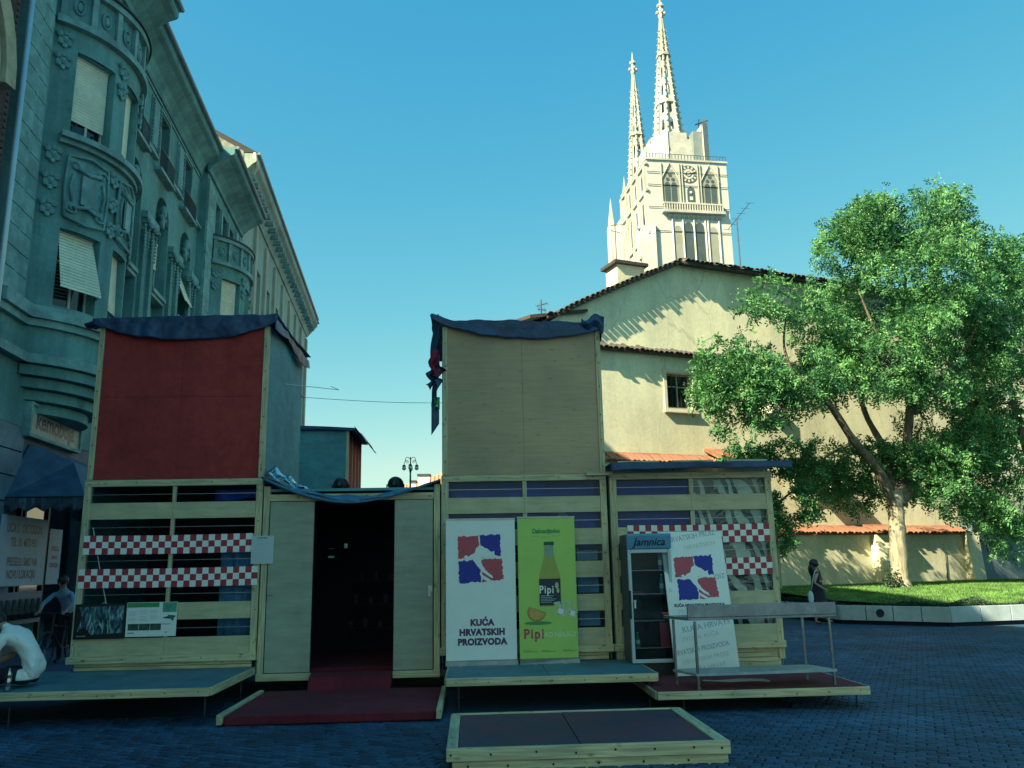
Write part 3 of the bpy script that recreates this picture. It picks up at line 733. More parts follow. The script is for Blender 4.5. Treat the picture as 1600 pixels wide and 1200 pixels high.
class Face:
    """a flat printed face: origin at its lower left, u right, v up, n out"""
    def __init__(s, o, u, v):
        s.o, s.u, s.v = Vector(o), Vector(u).normalized(), Vector(v).normalized(); s.n = s.u.cross(s.v)
    def p(s, a, b, lift=0): return s.o + s.u*a + s.v*b + s.n*lift
    def M(s, a, b, lift=.003, rot=0): return basis(s.p(a,b,lift), s.u, s.v, s.n) @ Matrix.Rotation(rot, 4, 'Z')
    def patch(s, pts, lift=.002): return MB().poly([s.p(a,b,lift) for a,b in pts])
    def rect(s, a0, b0, a1, b1, lift=.002): return s.patch([(a0,b0),(a1,b0),(a1,b1),(a0,b1)], lift)
def ragged(pts, amp, n=14, seed=1):
    rr = random.Random(seed); out = []
    for k in range(len(pts)):
        a, b = Vector(pts[k]), Vector(pts[(k+1) % len(pts)])
        t = (b-a); nn = Vector((t.y, -t.x)).normalized()
        for i in range(n):
            q = a + t*(i/n)
            out.append(tuple(q + nn*rr.uniform(-amp*.6, amp) + t.normalized()*rr.uniform(-amp*.3, amp*.3)))
    return out
def tri_fill(face, pts, lift):
    """concave outline -> filled with triangles"""
    from mathutils.geometry import tessellate_polygon
    v3 = [Vector((a,b,0)) for a,b in pts]
    mb = MB(); mb.add([face.p(a,b,lift) for a,b in pts], [tuple(f) for f in tessellate_polygon([v3])])
    return mb
def house_logo(face, parent, cx, cy, s, seed=3):
    """four brushed squares, two red and two blue, with a white country outline across them"""
    q = lambda l: [(cx+(x-262)/140*s*.5, cy+(503-y)/140*s*.5) for x, y in l]
    for k, (pts, m) in enumerate((([(125,368),(252,362),(256,500),(122,500)], INK_RED), ([(258,362),(385,356),(386,486),(262,496)], INK_BLUE),
                     ([(128,512),(258,506),(262,640),(130,646)], INK_BLUE), ([(266,506),(392,500),(400,628),(268,640)], INK_RED))):
        tri_fill(face, ragged(q(pts), s*.022, 12, seed+k), .0025).build('brushed_square', m, parent)
    land = [(160,488),(178,480),(186,492),(202,478),(224,470),(236,436),(252,428),(268,424),(286,438),(304,444),(326,464),(346,456),(344,474),(352,492),(340,500),(322,492),(300,498),(272,492),(258,504),(262,524),(276,548),(292,572),(310,588),(330,602),(338,620),(326,616),(300,600),(276,582),(256,562),(240,544),(226,524),(214,508),(202,500),(190,510),(180,520),(172,506)]
    tri_fill(face, ragged(q(land)[::-1], s*.006, 3, seed+9), .0045).build('country_outline', WHITE, parent)
    isl = [(262,590),(284,606),(312,622),(326,632),(320,640),(296,634),(272,620)]
    tri_fill(face, q(isl)[::-1], .0055).build('island_stroke', WHITE, parent)

def rollup(name, label, bl, br, z0, z1, m, group):
    bl, br = Vector(bl), Vector(br); u = (br-bl).normalized(); w = (br-bl).length
    mid = (bl+br)/2
    t = thing(name, label, 'banner', (mid.x, mid.y, z0), group)
    nrm = u.cross(Vector((0,0,1)))          # towards the viewer
    back = -nrm
    o = bl + Vector((0,0,z0+.07-bl.z)); 
    f = Face(o, u, (0,0,1))
    h = z1-z0-.09
    MB().prism([f.p(0,0,0), f.p(w,0,0), f.p(w,h,0), f.p(0,h,0)], back*.003).build('sheet', m, t)
    MB().prism([f.p(-.006,h,.008), f.p(w+.006,h,.008), f.p(w+.006,h+.022,.008), f.p(-.006,h+.022,.008)], back*.02).build('top_rail', ZINC, t)
    MB().prism([f.p(-.008,-.07,.05), f.p(w+.008,-.07,.05), f.p(w+.008,-.015,.05), f.p(w+.008,0,.02), f.p(-.008,0,.02), f.p(-.008,-.015,.05)], back*.001).prism([f.p(-.008,-.068,.049), f.p(-.008,-.015,.049), f.p(-.008,0,.02), f.p(-.008,0,-.05), f.p(-.008,-.068,-.05)], u*(w+.016)).build('base_cassette', ZINC, t)
    MB().tube([f.p(w/2,0,-.02), f.p(w/2,h,-.012)], .008, 6).build('pole', ZINC, t)
    for a in (.2, w-.2): MB().prism([f.p(a-.03,-.07,.05), f.p(a+.03,-.07,.05), f.p(a+.03,-.07,.12), f.p(a-.03,-.07,.12)], f.v*.006).build('foot', ZINC, t)
    return t, f, w, h
t, f, w, h = rollup('rollup_banner', 'white roll-up banner with red and blue map emblem and KUĆA HRVATSKIH PROIZVODA', (-.37,12.22,.42), (.62,12.27,.42), .42, 2.44, WHITE, 'roll-up banners')
house_logo(f, t, w*.50, h*.715, .66)
for k, s in enumerate(('KUĆA', 'HRVATSKIH', 'PROIZVODA')):
    lettering(s, .118, INK_PURPLE, t, f.M(w*.51, .50-.130*k), bold=.0075, sx=.98, track=1.06)
t, f, w, h = rollup('rollup_banner', 'yellow green roll-up banner with a soda bottle picture', (.66,12.26,.42), (1.49,12.30,.42), .42, 2.455, YELGREEN, 'roll-up banners')
lettering('Dalmacijavino', .088, GREEN_PRINT, t, f.M(w*.5, h-.19), bold=.004, sx=.82)
lettering('S P L I T', .038, GREEN_PRINT, t, f.M(w*.5, h-.28))
f.rect(w*.25, h-.262, w*.40, h-.258).build('print_rule', GREEN_PRINT, t); f.rect(w*.60, h-.262, w*.75, h-.258).build('print_rule', GREEN_PRINT, t)
# bottle
bo = [(-.055,0),(.055,0)]
cx, by0 = w*.54, .70
prof = [(.150,0),(.155,.02),(.155,.37),(.145,.45),(.105,.58),(.072,.70),(.066,.86),(.07,.88)]
f.patch([(cx-r,by0+z) for r,z in prof] [::-1]+[(cx+r,by0+z) for r,z in prof], .002).build('printed_bottle', mat('print_soda', (.42,.40,.07), .4, .25, 2), t)
f.patch([(cx-.066,by0+.70),(cx+.066,by0+.70),(cx+.060,by0+.87),(cx-.060,by0+.87)], .003).build('printed_neck', mat('print_neck', (.25,.36,.26), .4, .3, 6), t)
f.rect(cx-.074, by0+.855, cx+.074, by0+.905, .0035).build('printed_cap', mat('print_cap', (.02,.07,.05), .4), t)
f.rect(cx-.153, by0+.015, cx+.153, by0+.385, .0032).build('printed_label', mat('print_label', (.015,.03,.045), .5, .3, 20), t)
lettering('Pipi', .15, WHITE, t, f.M(cx-.05, by0+.23, .005), bold=.003, sx=.85, track=1.15)
for k in range(5): f.rect(cx-.135, by0+.055+.022*k, cx+.02+.03*((k*7) % 3), by0+.062+.022*k, .0045).build('label_line', INK_GREY, t)
for k, (dx, dz, r) in enumerate(((.10,.29,.045),(.115,.22,.035))): f.patch([(cx+dx+r*.6*math.cos(a), by0+dz+r*math.sin(a)) for a in [2*PI*i/14 for i in range(14)]], .0042).build('label_spot', mat('print_cream', (.55,.50,.30), .5, .2, 20), t)
# orange slice, ice
orx, orz = w*.30, .60
f.patch([(orx+.135*math.cos(a), orz+.02+.125*math.sin(a)) for a in [R(140)+R(220)*i/18 for i in range(19)]], .0025).build('printed_rind', mat('print_orange', (.55,.24,.03), .5, .15, 9), t)
f.patch([(orx+.005+.112*math.cos(a), orz+.022+.100*math.sin(a)) for a in [R(142)+R(212)*i/18 for i in range(19)]], .0035).build('printed_flesh', mat('print_flesh', (.65,.38,.10), .5, .2, 16), t)
f.patch([(orx+.02+.20*math.cos(a), orz-.125+.025*math.sin(a)) for a in [2*PI*i/18 for i in range(18)]], .0018).build('printed_shade', GREEN_PRINT, t)
ICE = mat('print_ice', (.58,.60,.42), .4, .45, 22)
for k, (dx, dz, s, a) in enumerate(((.72,.63,.085,.3),(.84,.70,.095,-.4),(.92,.60,.075,.2),(.66,.72,.06,.9))):
    f.patch([(w*dx+s*math.cos(a+PI/2*i+.05*i)*1.1, dz+s*math.sin(a+PI/2*i)) for i in range(4)], .0030+.0008*k).build('printed_ice', ICE, t)
    f.patch([(w*dx+s*.6*math.cos(a+PI/2*i+.3), dz+s*.6*math.sin(a+PI/2*i+.3)) for i in range(4)], .0034+.0008*k).build('printed_facet', YELGREEN if k % 2 else WHITE, t)
lettering('Pipi', .185, INK_RED, t, f.M(w*.245, .325), bold=.006, sx=.9, track=1.2)
lettering('KAO NEKAD!', .098, mat('ink_lime', (.80,.86,.60), .5), t, f.M(w*.66, .315), sx=.86)
for a, b in ((.06,.30),(.37,.62),(.74,.95)):
    f.rect(w*a, .085, w*b, .093).build('print_rule', GREEN_PRINT, t); f.rect(w*a, .102, w*(a+.13), .108).build('print_rule', GREEN_PRINT, t)

# leaning printed sign beside the fridge
t = thing('leaning_sign', 'pale leaning sign with map emblem over repeated grey lettering', 'sign', (3.17, 11.7, .27))
bl, br, tl = Vector((2.70,11.62,.285)), Vector((3.60,11.70,.285)), Vector((2.76,11.98,2.20))
f = Face(bl, br-bl, tl-bl - (br-bl).normalized()*(tl-bl).dot((br-bl).normalized())); w = (br-bl).length; h = 1.94
MB().prism([f.p(0,0), f.p(w,0), f.p(w,h), f.p(0,h)], -f.n*.02).build('board', WHITE, t)
MB().prism([f.p(0,h,.004), f.p(w,h,.004), f.p(w,h+.012,.004), f.p(0,h+.012,.004)], -f.n*.026).build('top_rail', ZINC, t)
MB().tube([f.p(w*.5,h*.9,-.02), f.p(w*.5,0,-.02)+Vector((0,.55,0))], .012, 6).build('prop', ZINC, t)
house_logo(f, t, w*.50, h*.665, .60, 20)
lettering('KUĆA HRVATSKIH PROIZVODA', .052, INK_PURPLE, t, f.M(w*.50, h*.665-.375), bold=.0028, sx=.98)
for s, a, b, sz, m in (('HRVATSKIH PROIZ', .50, 1.87, .105, INK_GREY), ('HRVATSKIH', .62, 1.74, .09, INK_PALE), ('A', .06, 1.12, .09, INK_PALE), ('OIZ', .88, 1.30, .09, INK_GREY),
        ('PROIZVODA', .40, .86, .08, INK_PALE), ('KUĆA HRVATS', .56, .64, .105, INK_GREY), ('ZVODA  KUĆA', .45, .50, .08, INK_PALE), ('RVATSKIH PROIZVODA', .47, .345, .092, INK_GREY), ('HRVATSKIH PROIZ', .50, .22, .08, INK_PALE), ('KUĆA HRVAT', .52, .10, .08, INK_PALE)):
    sx = min(1.0, 1.35*w/max(.001, len(s)*sz*.68)*.72)
    lettering(s, sz, m, t, f.M(w*a, b, .0015, R(9)), bold=.002 if m is INK_GREY else .001, sx=sx)

# posters on the red kiosk
def board(name, label, cat, x0, x1, z0, z1, y, m, th=.012, group=None):
    t = thing(name, label, cat, ((x0+x1)/2, y, z0), group)
    MB().box(x0, x1, y, y+th, z0, z1).build('board', m, t)
    return t, Face((x0, y, z0), (1,0,0), (0,0,1))
SATMAP = stripes('satellite_map', 'relief_map', ((.012,.02,.035), (.05,.16,.19), (.38,.52,.48)), 3.4)
t, f = board('map_poster', 'black framed satellite map poster on the red kiosk', 'poster', -5.62, -4.91, .865, 1.345, YF-.04, BLACK)
tri_fill(f, [(.05,.10),(.10,.30),(.06,.44),(.68,.45),(.67,.08),(.25,.06),(.20,.11),(.14,.17)][::-1], .002).build('picture', SATMAP, t)
f.rect(.05,.035,.065,.05).build('caption_mark', INK_PALE, t); f.rect(.075,.040,.17,.046).build('caption_line', INK_PALE, t)
t, f = board('info_poster', 'white information sheet with green heading beside the map poster', 'poster', -4.90, -4.20, .885, 1.355, YF-.042, WHITE, .008)
f.rect(.005,.40,.45,.465).build('heading_band', GREEN_PRINT, t); f.rect(.50,.33,.695,.465).build('heading_patch', mat('print_teal', (.08,.36,.24), .5, .3, 8), t)
PHOTO = mat('print_photo', (.05,.10,.07), .5, .7, 9, c2=(.006,.012,.012))
for k in range(3): f.rect(.03+.155*k,.085,.03+.155*k+.150,.175).build('photo_strip', PHOTO, t)
for k in range(9):
    for c in range(3):
        if (k+c) % 5: f.rect(.03+.15*c, .36-.018*k, .03+.15*c+.09+.03*((k*3+c) % 2), .364-.018*k).build('text_line', INK_GREY, t)
tri_fill(f, ragged([(.50,.25),(.60,.235),(.66,.21),(.68,.28),(.60,.30),(.55,.27)][::-1], .012, 4, 5), .002).build('leaf_print', mat('print_leaf', (.03,.14,.10), .5, .3, 20), t)
f.rect(.03,.045,.12,.055).build('text_line', INK_BLACK, t); f.rect(.55,.05,.58,.06).build('text_line', INK_BLACK, t); f.rect(.50,.16,.62,.175).build('text_line', INK_GREY, t)
t, f = board('paper_notice', 'white paper notice taped on the post at the right end of the ribbons', 'notice', -3.20, -2.88, 1.86, 2.26, YF-.03, mat('paper', (.55,.62,.62), .6, .08, 3), .003)
for k in range(8): f.rect(.05, .34-.035*k, .05+.12+.08*((k*5) % 3)/2, .344-.035*k).build('text_line', INK_GREY, t)
f.rect(.08,.365,.22,.375).build('text_line', INK_BLACK, t)

# ================================================================== FRIDGE AND STEEL TABLE
fx0, fx1, fy, fz0, fz1 = 2.17, 2.78, 11.85, .27, 2.17
t = thing('drinks_fridge', 'tall glass door drinks fridge with blue lit style header on the red deck', 'fridge', ((fx0+fx1)/2, fy+.3, fz0))
t['label'] = 'tall glass door drinks fridge with blue header panel on the red deck'
FRB = mat('fridge_white', (.50,.56,.58), .4, .06, 4); FRG = mat('fridge_grey', (.10,.13,.15), .5, .2, 5)
FRBLUE = mat('fridge_blue', (.10,.28,.42), .35, .15, 4)
MB().box(fx0, fx0+.03, fy+.06, fy+.6, fz0+.16, fz1-.005).box(fx1-.03, fx1, fy+.06, fy+.6, fz0+.16, fz1-.005).box(fx0+.03, fx1-.03, fy+.57, fy+.6, fz0+.16, fz1-.005).box(fx0+.03, fx1-.03, fy+.06, fy+.57, fz1-.21, fz1-.006).build('cabinet', FRG, t)
MB().box(fx0+.02, fx1-.02, fy+.06, fy+.58, fz0, fz0+.158).build('plinth', BLACK, t)
MB().prism([(fx0-.005,fy+.058,fz1-.205),(fx0-.005,fy-.005,fz1-.205),(fx0-.005,fy-.03,fz1-.03),(fx0-.005,fy,fz1),(fx0-.005,fy+.058,fz1)], (fx1-fx0+.01,0,0)).build('header', FRBLUE, t)
hm = basis(((fx0+fx1)/2, fy-.024, fz1-.118), (1,0,0), Vector((0,-.025,.175)).normalized(), Vector((0,-.99,-.14)))
lettering('Jamnica', .150, mat('ink_navy', (.008,.015,.05), .4), t, hm, bold=.002, shear=.28, sx=.98)
dz0, dz1 = fz0+.165, fz1-.215
dr = MB().box(fx0, fx0+.045, fy, fy+.05, dz0, dz1).box(fx1-.045, fx1, fy, fy+.05, dz0, dz1).box(fx0+.045, fx1-.045, fy, fy+.05, dz1-.05, dz1).box(fx0+.045, fx1-.045, fy, fy+.05, dz0, dz0+.05).build('door', FRB, t, bevel=.006)
MB().box(fx0+.046, fx1-.046, fy+.018, fy+.024, dz0+.051, dz1-.051).build('pane', glass('fridge_glass', (.75,.82,.85), 1.0, .05, ior=1.22), dr)
MB().box(fx0-.012, fx0+.016, fy-.035, fy-.002, 1.02, 1.40).build('handle', BLACK, dr, bevel=.006)
MB().box(fx0+.065, fx0+.085, fy+.012, fy+.017, 1.16, 1.27).box(fx0+.055, fx0+.095, fy+.012, fy+.0165, 1.25, 1.263).build('arrow_sticker', WHITE, dr)
MB().box(fx1-.165, fx1-.055, fy+.011, fy+.017, 1.075, 1.10).build('sticker', INK_RED, dr); MB().box(fx1-.14, fx1-.07, fy+.011, fy+.017, 1.045, 1.062).build('sticker', WHITE, dr)
for k, z in enumerate((.62, .98, 1.34, 1.66)):
    MB().box(fx0+.035, fx1-.035, fy+.08, fy+.55, z, z+.012).build('shelf', ZINC, t)
def bottle(name, label, x, y, z, m, cap, hh=.26, r=.032, group=None):
    b = thing(name, label, 'bottle', (x, y, z), group)
    MB().lathe((x,y,z), [(r*.9,0),(r,.01),(r,hh*.58),(r*.8,hh*.70),(r*.42,hh*.86),(r*.42,hh*.94)], 10).build('body', m, b, smooth=True)
    MB().lathe((x,y,z), [(r*.48,hh*.94),(r*.48,hh)], 10).build('cap', cap, b)
    MB().lathe((x,y,z), [(r*1.02,hh*.25),(r*1.02,hh*.5)], 10).build('wrapper', WHITE, b)
    return b
bottle('drink_bottle', 'blue and white plastic bottle high on the right of the fridge', fx1-.13, fy+.14, 1.672, PALECLOTH, INK_BLUE)
bottle('drink_bottle', 'white capped bottle on the second fridge shelf', fx1-.12, fy+.16, 1.352, PALECLOTH, WHITE)
bottle('drink_bottle', 'green bottle low on the left inside the fridge', fx0+.11, fy+.14, .632, GREEN_PRINT, YELGREEN, .2)
tag(MB().box(fx0+.07, fx0+.2, fy+.1, fy+.2, 1.352, 1.385).build('drink_carton', INK_RED), 'flat red carton on the second fridge shelf', 'carton')
tag(MB().box(fx1-.19, fx1-.055, fy+.1, fy+.2, .632, .96).build('drink_carton', INK_RED), 'tall red carton low on the right inside the fridge', 'carton')

t = thing('steel_table', 'stainless steel catering table with upstand and low shelf on the red deck', 'table', (3.5, 10.8, .27))
n0, n1 = Vector((2.70,10.47,0)), Vector((4.42,10.59,0)); U = (n1-n0).normalized(); V = Vector((-U.y, U.x, 0)); V = (V - U*.22).normalized()
n1 = n0 + U*1.72; D = .52
def tp(a, b, z): return n0 + U*a + V*b + Vector((0,0,z))
def tslab(a0,a1,b0,b1,z0,z1): return MB().hexa([tp(a0,b0,z0),tp(a1,b0,z0),tp(a1,b1,z0),tp(a0,b1,z0),tp(a0,b0,z1),tp(a1,b0,z1),tp(a1,b1,z1),tp(a0,b1,z1)])
tslab(-.10,1.80,-.03,D+.05,1.072,1.105).build('table_top', STEEL, t, bevel=.004)
tslab(-.10,1.80,-.034,-.014,1.107,1.25).build('upstand', STEEL, t, bevel=.003)
for a in (.0, 1.72):
    for b in (0, D):
        MB().tube([tp(a,b,.272), tp(a,b,1.058)], .019, 8).lathe(tp(a,b,.27), [(.026,0),(.026,.035)], 8).build('leg', STEEL, t, smooth=False)
SHELFM = mat('scuffed_shelf', (.16,.24,.28), .45, .5, 9, c2=(.5,.52,.48))
tslab(-.03,1.75,-.02,D+.02,.425,.455).build('shelf', SHELFM, t)
tag(MB().tube([(2.95,11.2,.279),(3.25,11.05,.279),(3.55,11.1,.279),(3.75,11.0,.279),(3.72,11.15,.279),(3.45,11.22,.279),(3.1,11.12,.279)], .009, 6).build('cable', WHITEPAINT), 'white cable lying loosely on the red carpet under the table', 'cable')

# ================================================================== THE STREET OF TALL HOUSES ON THE LEFT
TH = R(-4.3)
SU = Vector((math.sin(TH), math.cos(TH), 0)); SN = Vector((SU.y, -SU.x, 0)); SO = Vector((-8.6, 0, 0))
def LB(s, d, z): return SO + SU*s + SN*d + Vector((0,0,z))
PLASTER = weathered('teal_plaster', (0.165,0.345,0.325), .34, .24, .0)
PLASTER2 = mat('relief_plaster', (0.19,0.38,0.37), .85, .22, 5, dirt=.3, dirtscale=1.2)
STONE = mat('quoin_stone', (0.21,0.4,0.38), .85, .2, 2.2, dirt=.3, dirtscale=1.1, bump=.2, bscale=25)
LEDGE = mat('ledge_stone', (0.24,0.42,0.4), .8, .2, 2.5, dirt=.4, dirtscale=1.4)
SLATM = mat('shutter_slat', (0.82,0.8,0.6), .6, .08, 3, dirt=.15, dirtscale=2)
FRAMEP = mat('window_frame_paint', (.50,.50,.42), .6, .1, 4)
CREAM = weathered('cream_plaster', (.44,.49,.39), .25, .15)
BRICKD = mat('dark_brick', (.10,.05,.045), .85, .35, 3)
MORTAR = mat('brick_mortar', (.10,.09,.085), .9, .2, 5)
ROOFDK = mat('dark_roof', (.05,.045,.045), .8, .3, 3)
def wall_grid(mb, a0, a1, z0, z1, d, ops, depth, back=None, step=None):
    """flat wall at offset d with rectangular openings (a0,a1,z0,z1) and reveals of the given depth"""
    xs = {a0, a1}; zs = {z0, z1}
    for o in ops: xs |= {o[0], o[1]}; zs |= {o[2], o[3]}
    if step:
        k = a0
        while k < a1: xs.add(round(k, 4)); k += step
    xs = sorted(x for x in xs if a0-1e-6 <= x <= a1+1e-6); zs = sorted(z for z in zs if z0-1e-6 <= z <= z1+1e-6)
    for a, b in zip(xs, xs[1:]):
        for c, e in zip(zs, zs[1:]):
            m = ((a+b)/2, (c+e)/2)
            if not any(o[0] < m[0] < o[1] and o[2] < m[1] < o[3] for o in ops):
                mb.quad((a,d,c),(b,d,c),(b,d,e),(a,d,e))
    for o in ops:
        p, q, r, t_ = o[:4]; dd = d-depth
        mb.quad((p,d,r),(p,dd,r),(p,dd,t_),(p,d,t_)); mb.quad((q,d,r),(q,d,t_),(q,dd,t_),(q,dd,r))
        mb.quad((p,d,t_),(p,dd,t_),(q,dd,t_),(q,d,t_)); mb.quad((p,d,r),(q,d,r),(q,dd,r),(p,dd,r))
    return mb
def window(root, T, a0, a1, z0, z1, d, fm=None, cross=.62):
    """sash window: frame + mullions (part), panes (sub-parts)"""
    fm = fm or FRAMEP; w = .06; am = (a0+a1)/2; zc = z0+(z1-z0)*cross
    fr = MB(T).box(a0,a0+w,d,d+.06,z0,z1).box(a1-w,a1,d,d+.06,z0,z1).box(a0+w,a1-w,d,d+.06,z1-w,z1).box(a0+w,a1-w,d,d+.06,z0,z0+w).box(am-.03,am+.03,d+.004,d+.064,z0+w,z1-w).box(a0+w,am-.03,d+.002,d+.062,zc-.03,zc+.03).box(am+.03,a1-w,d+.002,d+.062,zc-.03,zc+.03).build('window', fm, root)
    for p, q in ((a0+w, am-.03), (am+.03, a1-w)):
        for r, t_ in ((z0+w, zc-.03), (zc+.03, z1-w)):
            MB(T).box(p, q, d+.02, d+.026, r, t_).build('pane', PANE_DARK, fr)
    return fr
def shutter(root, T, a0, a1, z0, z1, d, tilt=0.0, pitch=.078):
    """roller shutter built of slats, hanging from z1; tilt pushes its foot outwards"""
    fr = MB(T).box(a0-.02, a1+.02, d-.02, d+.03, z1, z1+.05).build('shutter', SLATM, root)
    n = int((z1-z0)/pitch)
    for k in range(n):
        z = z1-(k+1)*pitch; f0 = (z1-z)/(z1-z0); f1 = (z1-z-pitch)/(z1-z0)
        e0, e1 = d+tilt*f0, d+tilt*f1
        MB(T).hexa([(a0,e0+.012,z+.003),(a1,e0+.012,z+.003),(a1,e0-.0,z+.003),(a0,e0-.0,z+.003),(a0,e1+.022,z+pitch-.011),(a1,e1+.022,z+pitch-.011),(a1,e1-.0,z+pitch-.011),(a0,e1-.0,z+pitch-.011)]).build('slat', SLATM, fr)
    for a in (a0+.15, a1-.15): MB(T).box(a-.02,a+.02,d+tilt-.02,d+tilt+.04,z0-.03,z0+.012).build('stop', IRON, fr)
    return fr
bld = thing('apartment_building', 'tall teal art nouveau apartment building with bow window bays and roller shutters', 'building', LB(27, -3, 0))
# ---- middle wall with three arches
S0, S1, ZL, ZT = 23.4, 32.6, 7.3, 17.75
arcs = [24.9, 28.0, 31.1]
mb = MB(LB); ops = []
for c in arcs: ops += [(c-.78, c+.78, 8.0, 13.8)]
upw = [24.6, 27.5, 30.7]
for c in upw: ops += [(c-.55, c+.55, 15.55, 17.35)]
zcut = 14.62
wall_grid(mb, S0, S1, ZL, 13.8, 0, [o for o in ops if o[2] < 13], .38)
wall_grid(mb, S0, S1, zcut, ZT, 0, [o for o in ops if o[2] > 13], .32)
xs = [S0]
for c in arcs: xs += [c-.78, c+.78]
xs += [S1]
for k in range(0, len(xs), 2): mb.quad((xs[k],0,13.8),(xs[k+1],0,13.8),(xs[k+1],0,zcut),(xs[k],0,zcut))
for c in arcs:
    P = [(c-.78*math.cos(PI*i/14), 13.8+.78*math.sin(PI*i/14)) for i in range(15)]
    for (a, za), (b, zb_) in zip(P, P[1:]):
        mb.quad((a,0,za),(b,0,zb_),(b,0,zcut),(a,0,zcut)); mb.quad((a,0,za),(a,-.38,za),(b,-.38,zb_),(b,0,zb_))
mb.box(S0, S1, -.62, -.38, ZL, ZT)
mb.build('wall', PLASTER, bld)
for c in arcs:
    window(bld, LB, c-.62, c+.62, 11.15, 13.1, -.37); window(bld, LB, c-.62, c+.62, 8.15, 10.1, -.37)
    if c != 31.1: shutter(bld, LB, c-.56, c+.56, 12.1, 13.05, -.29)
    else: shutter(bld, LB, c-.56, c+.56, 11.7, 13.05, -.29, .55)
    MB(LB).box(c-.74, c+.74, -.36, .10, 10.98, 11.12).box(c-.70, c+.70, -.36, .03, 10.86, 10.978).build('sill', LEDGE, bld)
    MB(LB).box(c-.6, c+.6, -.372, -.33, 10.2, 10.8).box(c-.45, c+.45, -.329, -.30, 10.3, 10.7).build('relief_panel', PLASTER2, bld)
    # keystone head in the arch crown
    mm = MB(LB); mm.ball((c,.02,14.1), .17, 8, (1,.8,1.5)); mm.ball((c-.16,0,13.85), .11, 6); mm.ball((c+.16,0,13.85), .11, 6); mm.box(c-.12,c+.12,-.1,.06,13.5,13.9)
    mm.build('keystone', PLASTER2, bld, smooth=True)
# flat pilasters between the arches and garlands hung from them
for c in (S0+.35, 26.45, 29.55, S1-.45):
    MB(LB).box(c-.55, c-.28, .003, .12, ZL, 12.6).box(c+.28, c+.55, .003, .12, ZL, 12.6).build('pilaster', PLASTER, bld)
    gm = MB(LB).box(c-.66, c+.66, .003, .20, 12.98, 13.2).box(c-.60, c+.60, .003, .16, 12.82, 12.978)
    for k in range(9): gm.ball((c-.56+.14*k, .2, 12.86+.05*math.cos(k*1.7)), .085, 6)
    gm.build('garland', PLASTER2, bld)
    for a in (-.58, -.2, .2, .58):
        dm = MB(LB)
        for k in range(8): dm.ball((c+a, .13, 12.72-.12*k), .07-.004*k, 6, (1,.8,.9))
        dm.build('drop_ornament', PLASTER2, bld)
# upper floor windows, iron window guards and stepping ledge
for i, c in enumerate(upw):
    window(bld, LB, c-.54, c+.54, 15.56, 17.34, -.31)
    MB(LB).box(c-.62,c-.552,.002,.04,15.5,17.42).box(c+.552,c+.62,.002,.04,15.5,17.42).box(c-.62,c+.62,.002,.05,17.422,17.5).build('architrave', LEDGE, bld)
    # panelled shutter reliefs with twisted columns on the near side
    pm = MB(LB).box(c-1.62,c-.68,.003,.05,15.55,17.4).box(c-1.42,c-.88,.051,.085,15.75,17.2)
    pm.build('relief_panel', PLASTER2, bld)
    for a in (c-1.54, c-.76):
        tm = MB(LB)
        for k in range(14): tm.ball((a, .075, 15.65+.125*k), .062, 6)
        tm.build('twisted_column', PLASTER2, bld)
    rail = MB(LB).box(c-.8,c+.8,.18,.21,15.86,15.90).box(c-.8,c+.8,.18,.21,15.20,15.23)
    for k in range(17): rail.box(c-.8+.1*k-.007,c-.8+.1*k+.007,.185,.205,15.23,15.86)
    rail.build('window_guard', IRON, bld)
    MB(LB).box(c-.88,c+.88,.003,.26,15.06,15.17).build('ledge', LEDGE, bld)
    e = upw[i+1]-.88 if i < 2 else S1
    MB(LB).box(c+.88, e, .003, .16, 15.38, 15.49).build('ledge', LEDGE, bld)
    MB(LB).box(c+.80, c+.879, .003, .2, 15.171, 15.49).build('ledge', LEDGE, bld)
# frieze moulding under the eaves
for z, p in ((17.55,.05),(17.70,.09)): MB(LB).box(S0, S1, .003, p, z, z+.07).build('moulding', PLASTER2, bld)
# ---- cornice (profile swept along the street)
def cornice(root, s0, s1, d, z0, z1, over, m1, m2, T=LB):
    prof = [(0,z0),(.10,z0),(.14,z0+.15),(over*.35,z0+.35*(z1-z0)),(over*.75,z0+.62*(z1-z0)),(over*.95,z0+.70*(z1-z0)),(over,z0+.76*(z1-z0)),(over,z1-.08),(over+.05,z1-.06),(over+.05,z1),(0,z1)]
    MB(T).prism([(s0, d+p, z) for p, z in prof], (s1-s0,0,0)) if False else None
    mb = MB(T); n = len(prof)
    mb.add([(s0, d+p, z) for p, z in prof] + [(s1, d+p, z) for p, z in prof], [tuple(range(n))[::-1], tuple(range(n, 2*n))] + [(i, (i+1) % n, n+(i+1) % n, n+i) for i in range(n)])
    mb.build('cornice', m1, root)
    MB(T).tube([(s0, d+over+.10, z1+.0), (s1, d+over+.10, z1+.0)], .075, 8).build('gutter', m2, root)
GUT = mat('gutter_zinc', (.20,.26,.28), .5, .2, 3)
cornice(bld, S0+.02, S1-.02, 0, 17.75, 18.85, .75, PLASTER, GUT)
MB(LB).add([(16.6,.9,18.9),(39.6,.9,18.9),(39.6,-5,22.3),(16.6,-5,22.3),(16.6,-12,18.9),(39.6,-12,18.9)], [(0,1,2,3),(3,2,5,4),(0,3,4),(1,5,2),(0,4,5,1)]).build('roof', ROOFDK, bld)
MB(LB).box(16.62, 39.58, -12, -.63, 0, 18.84).build('side_wall', PLASTER, bld)
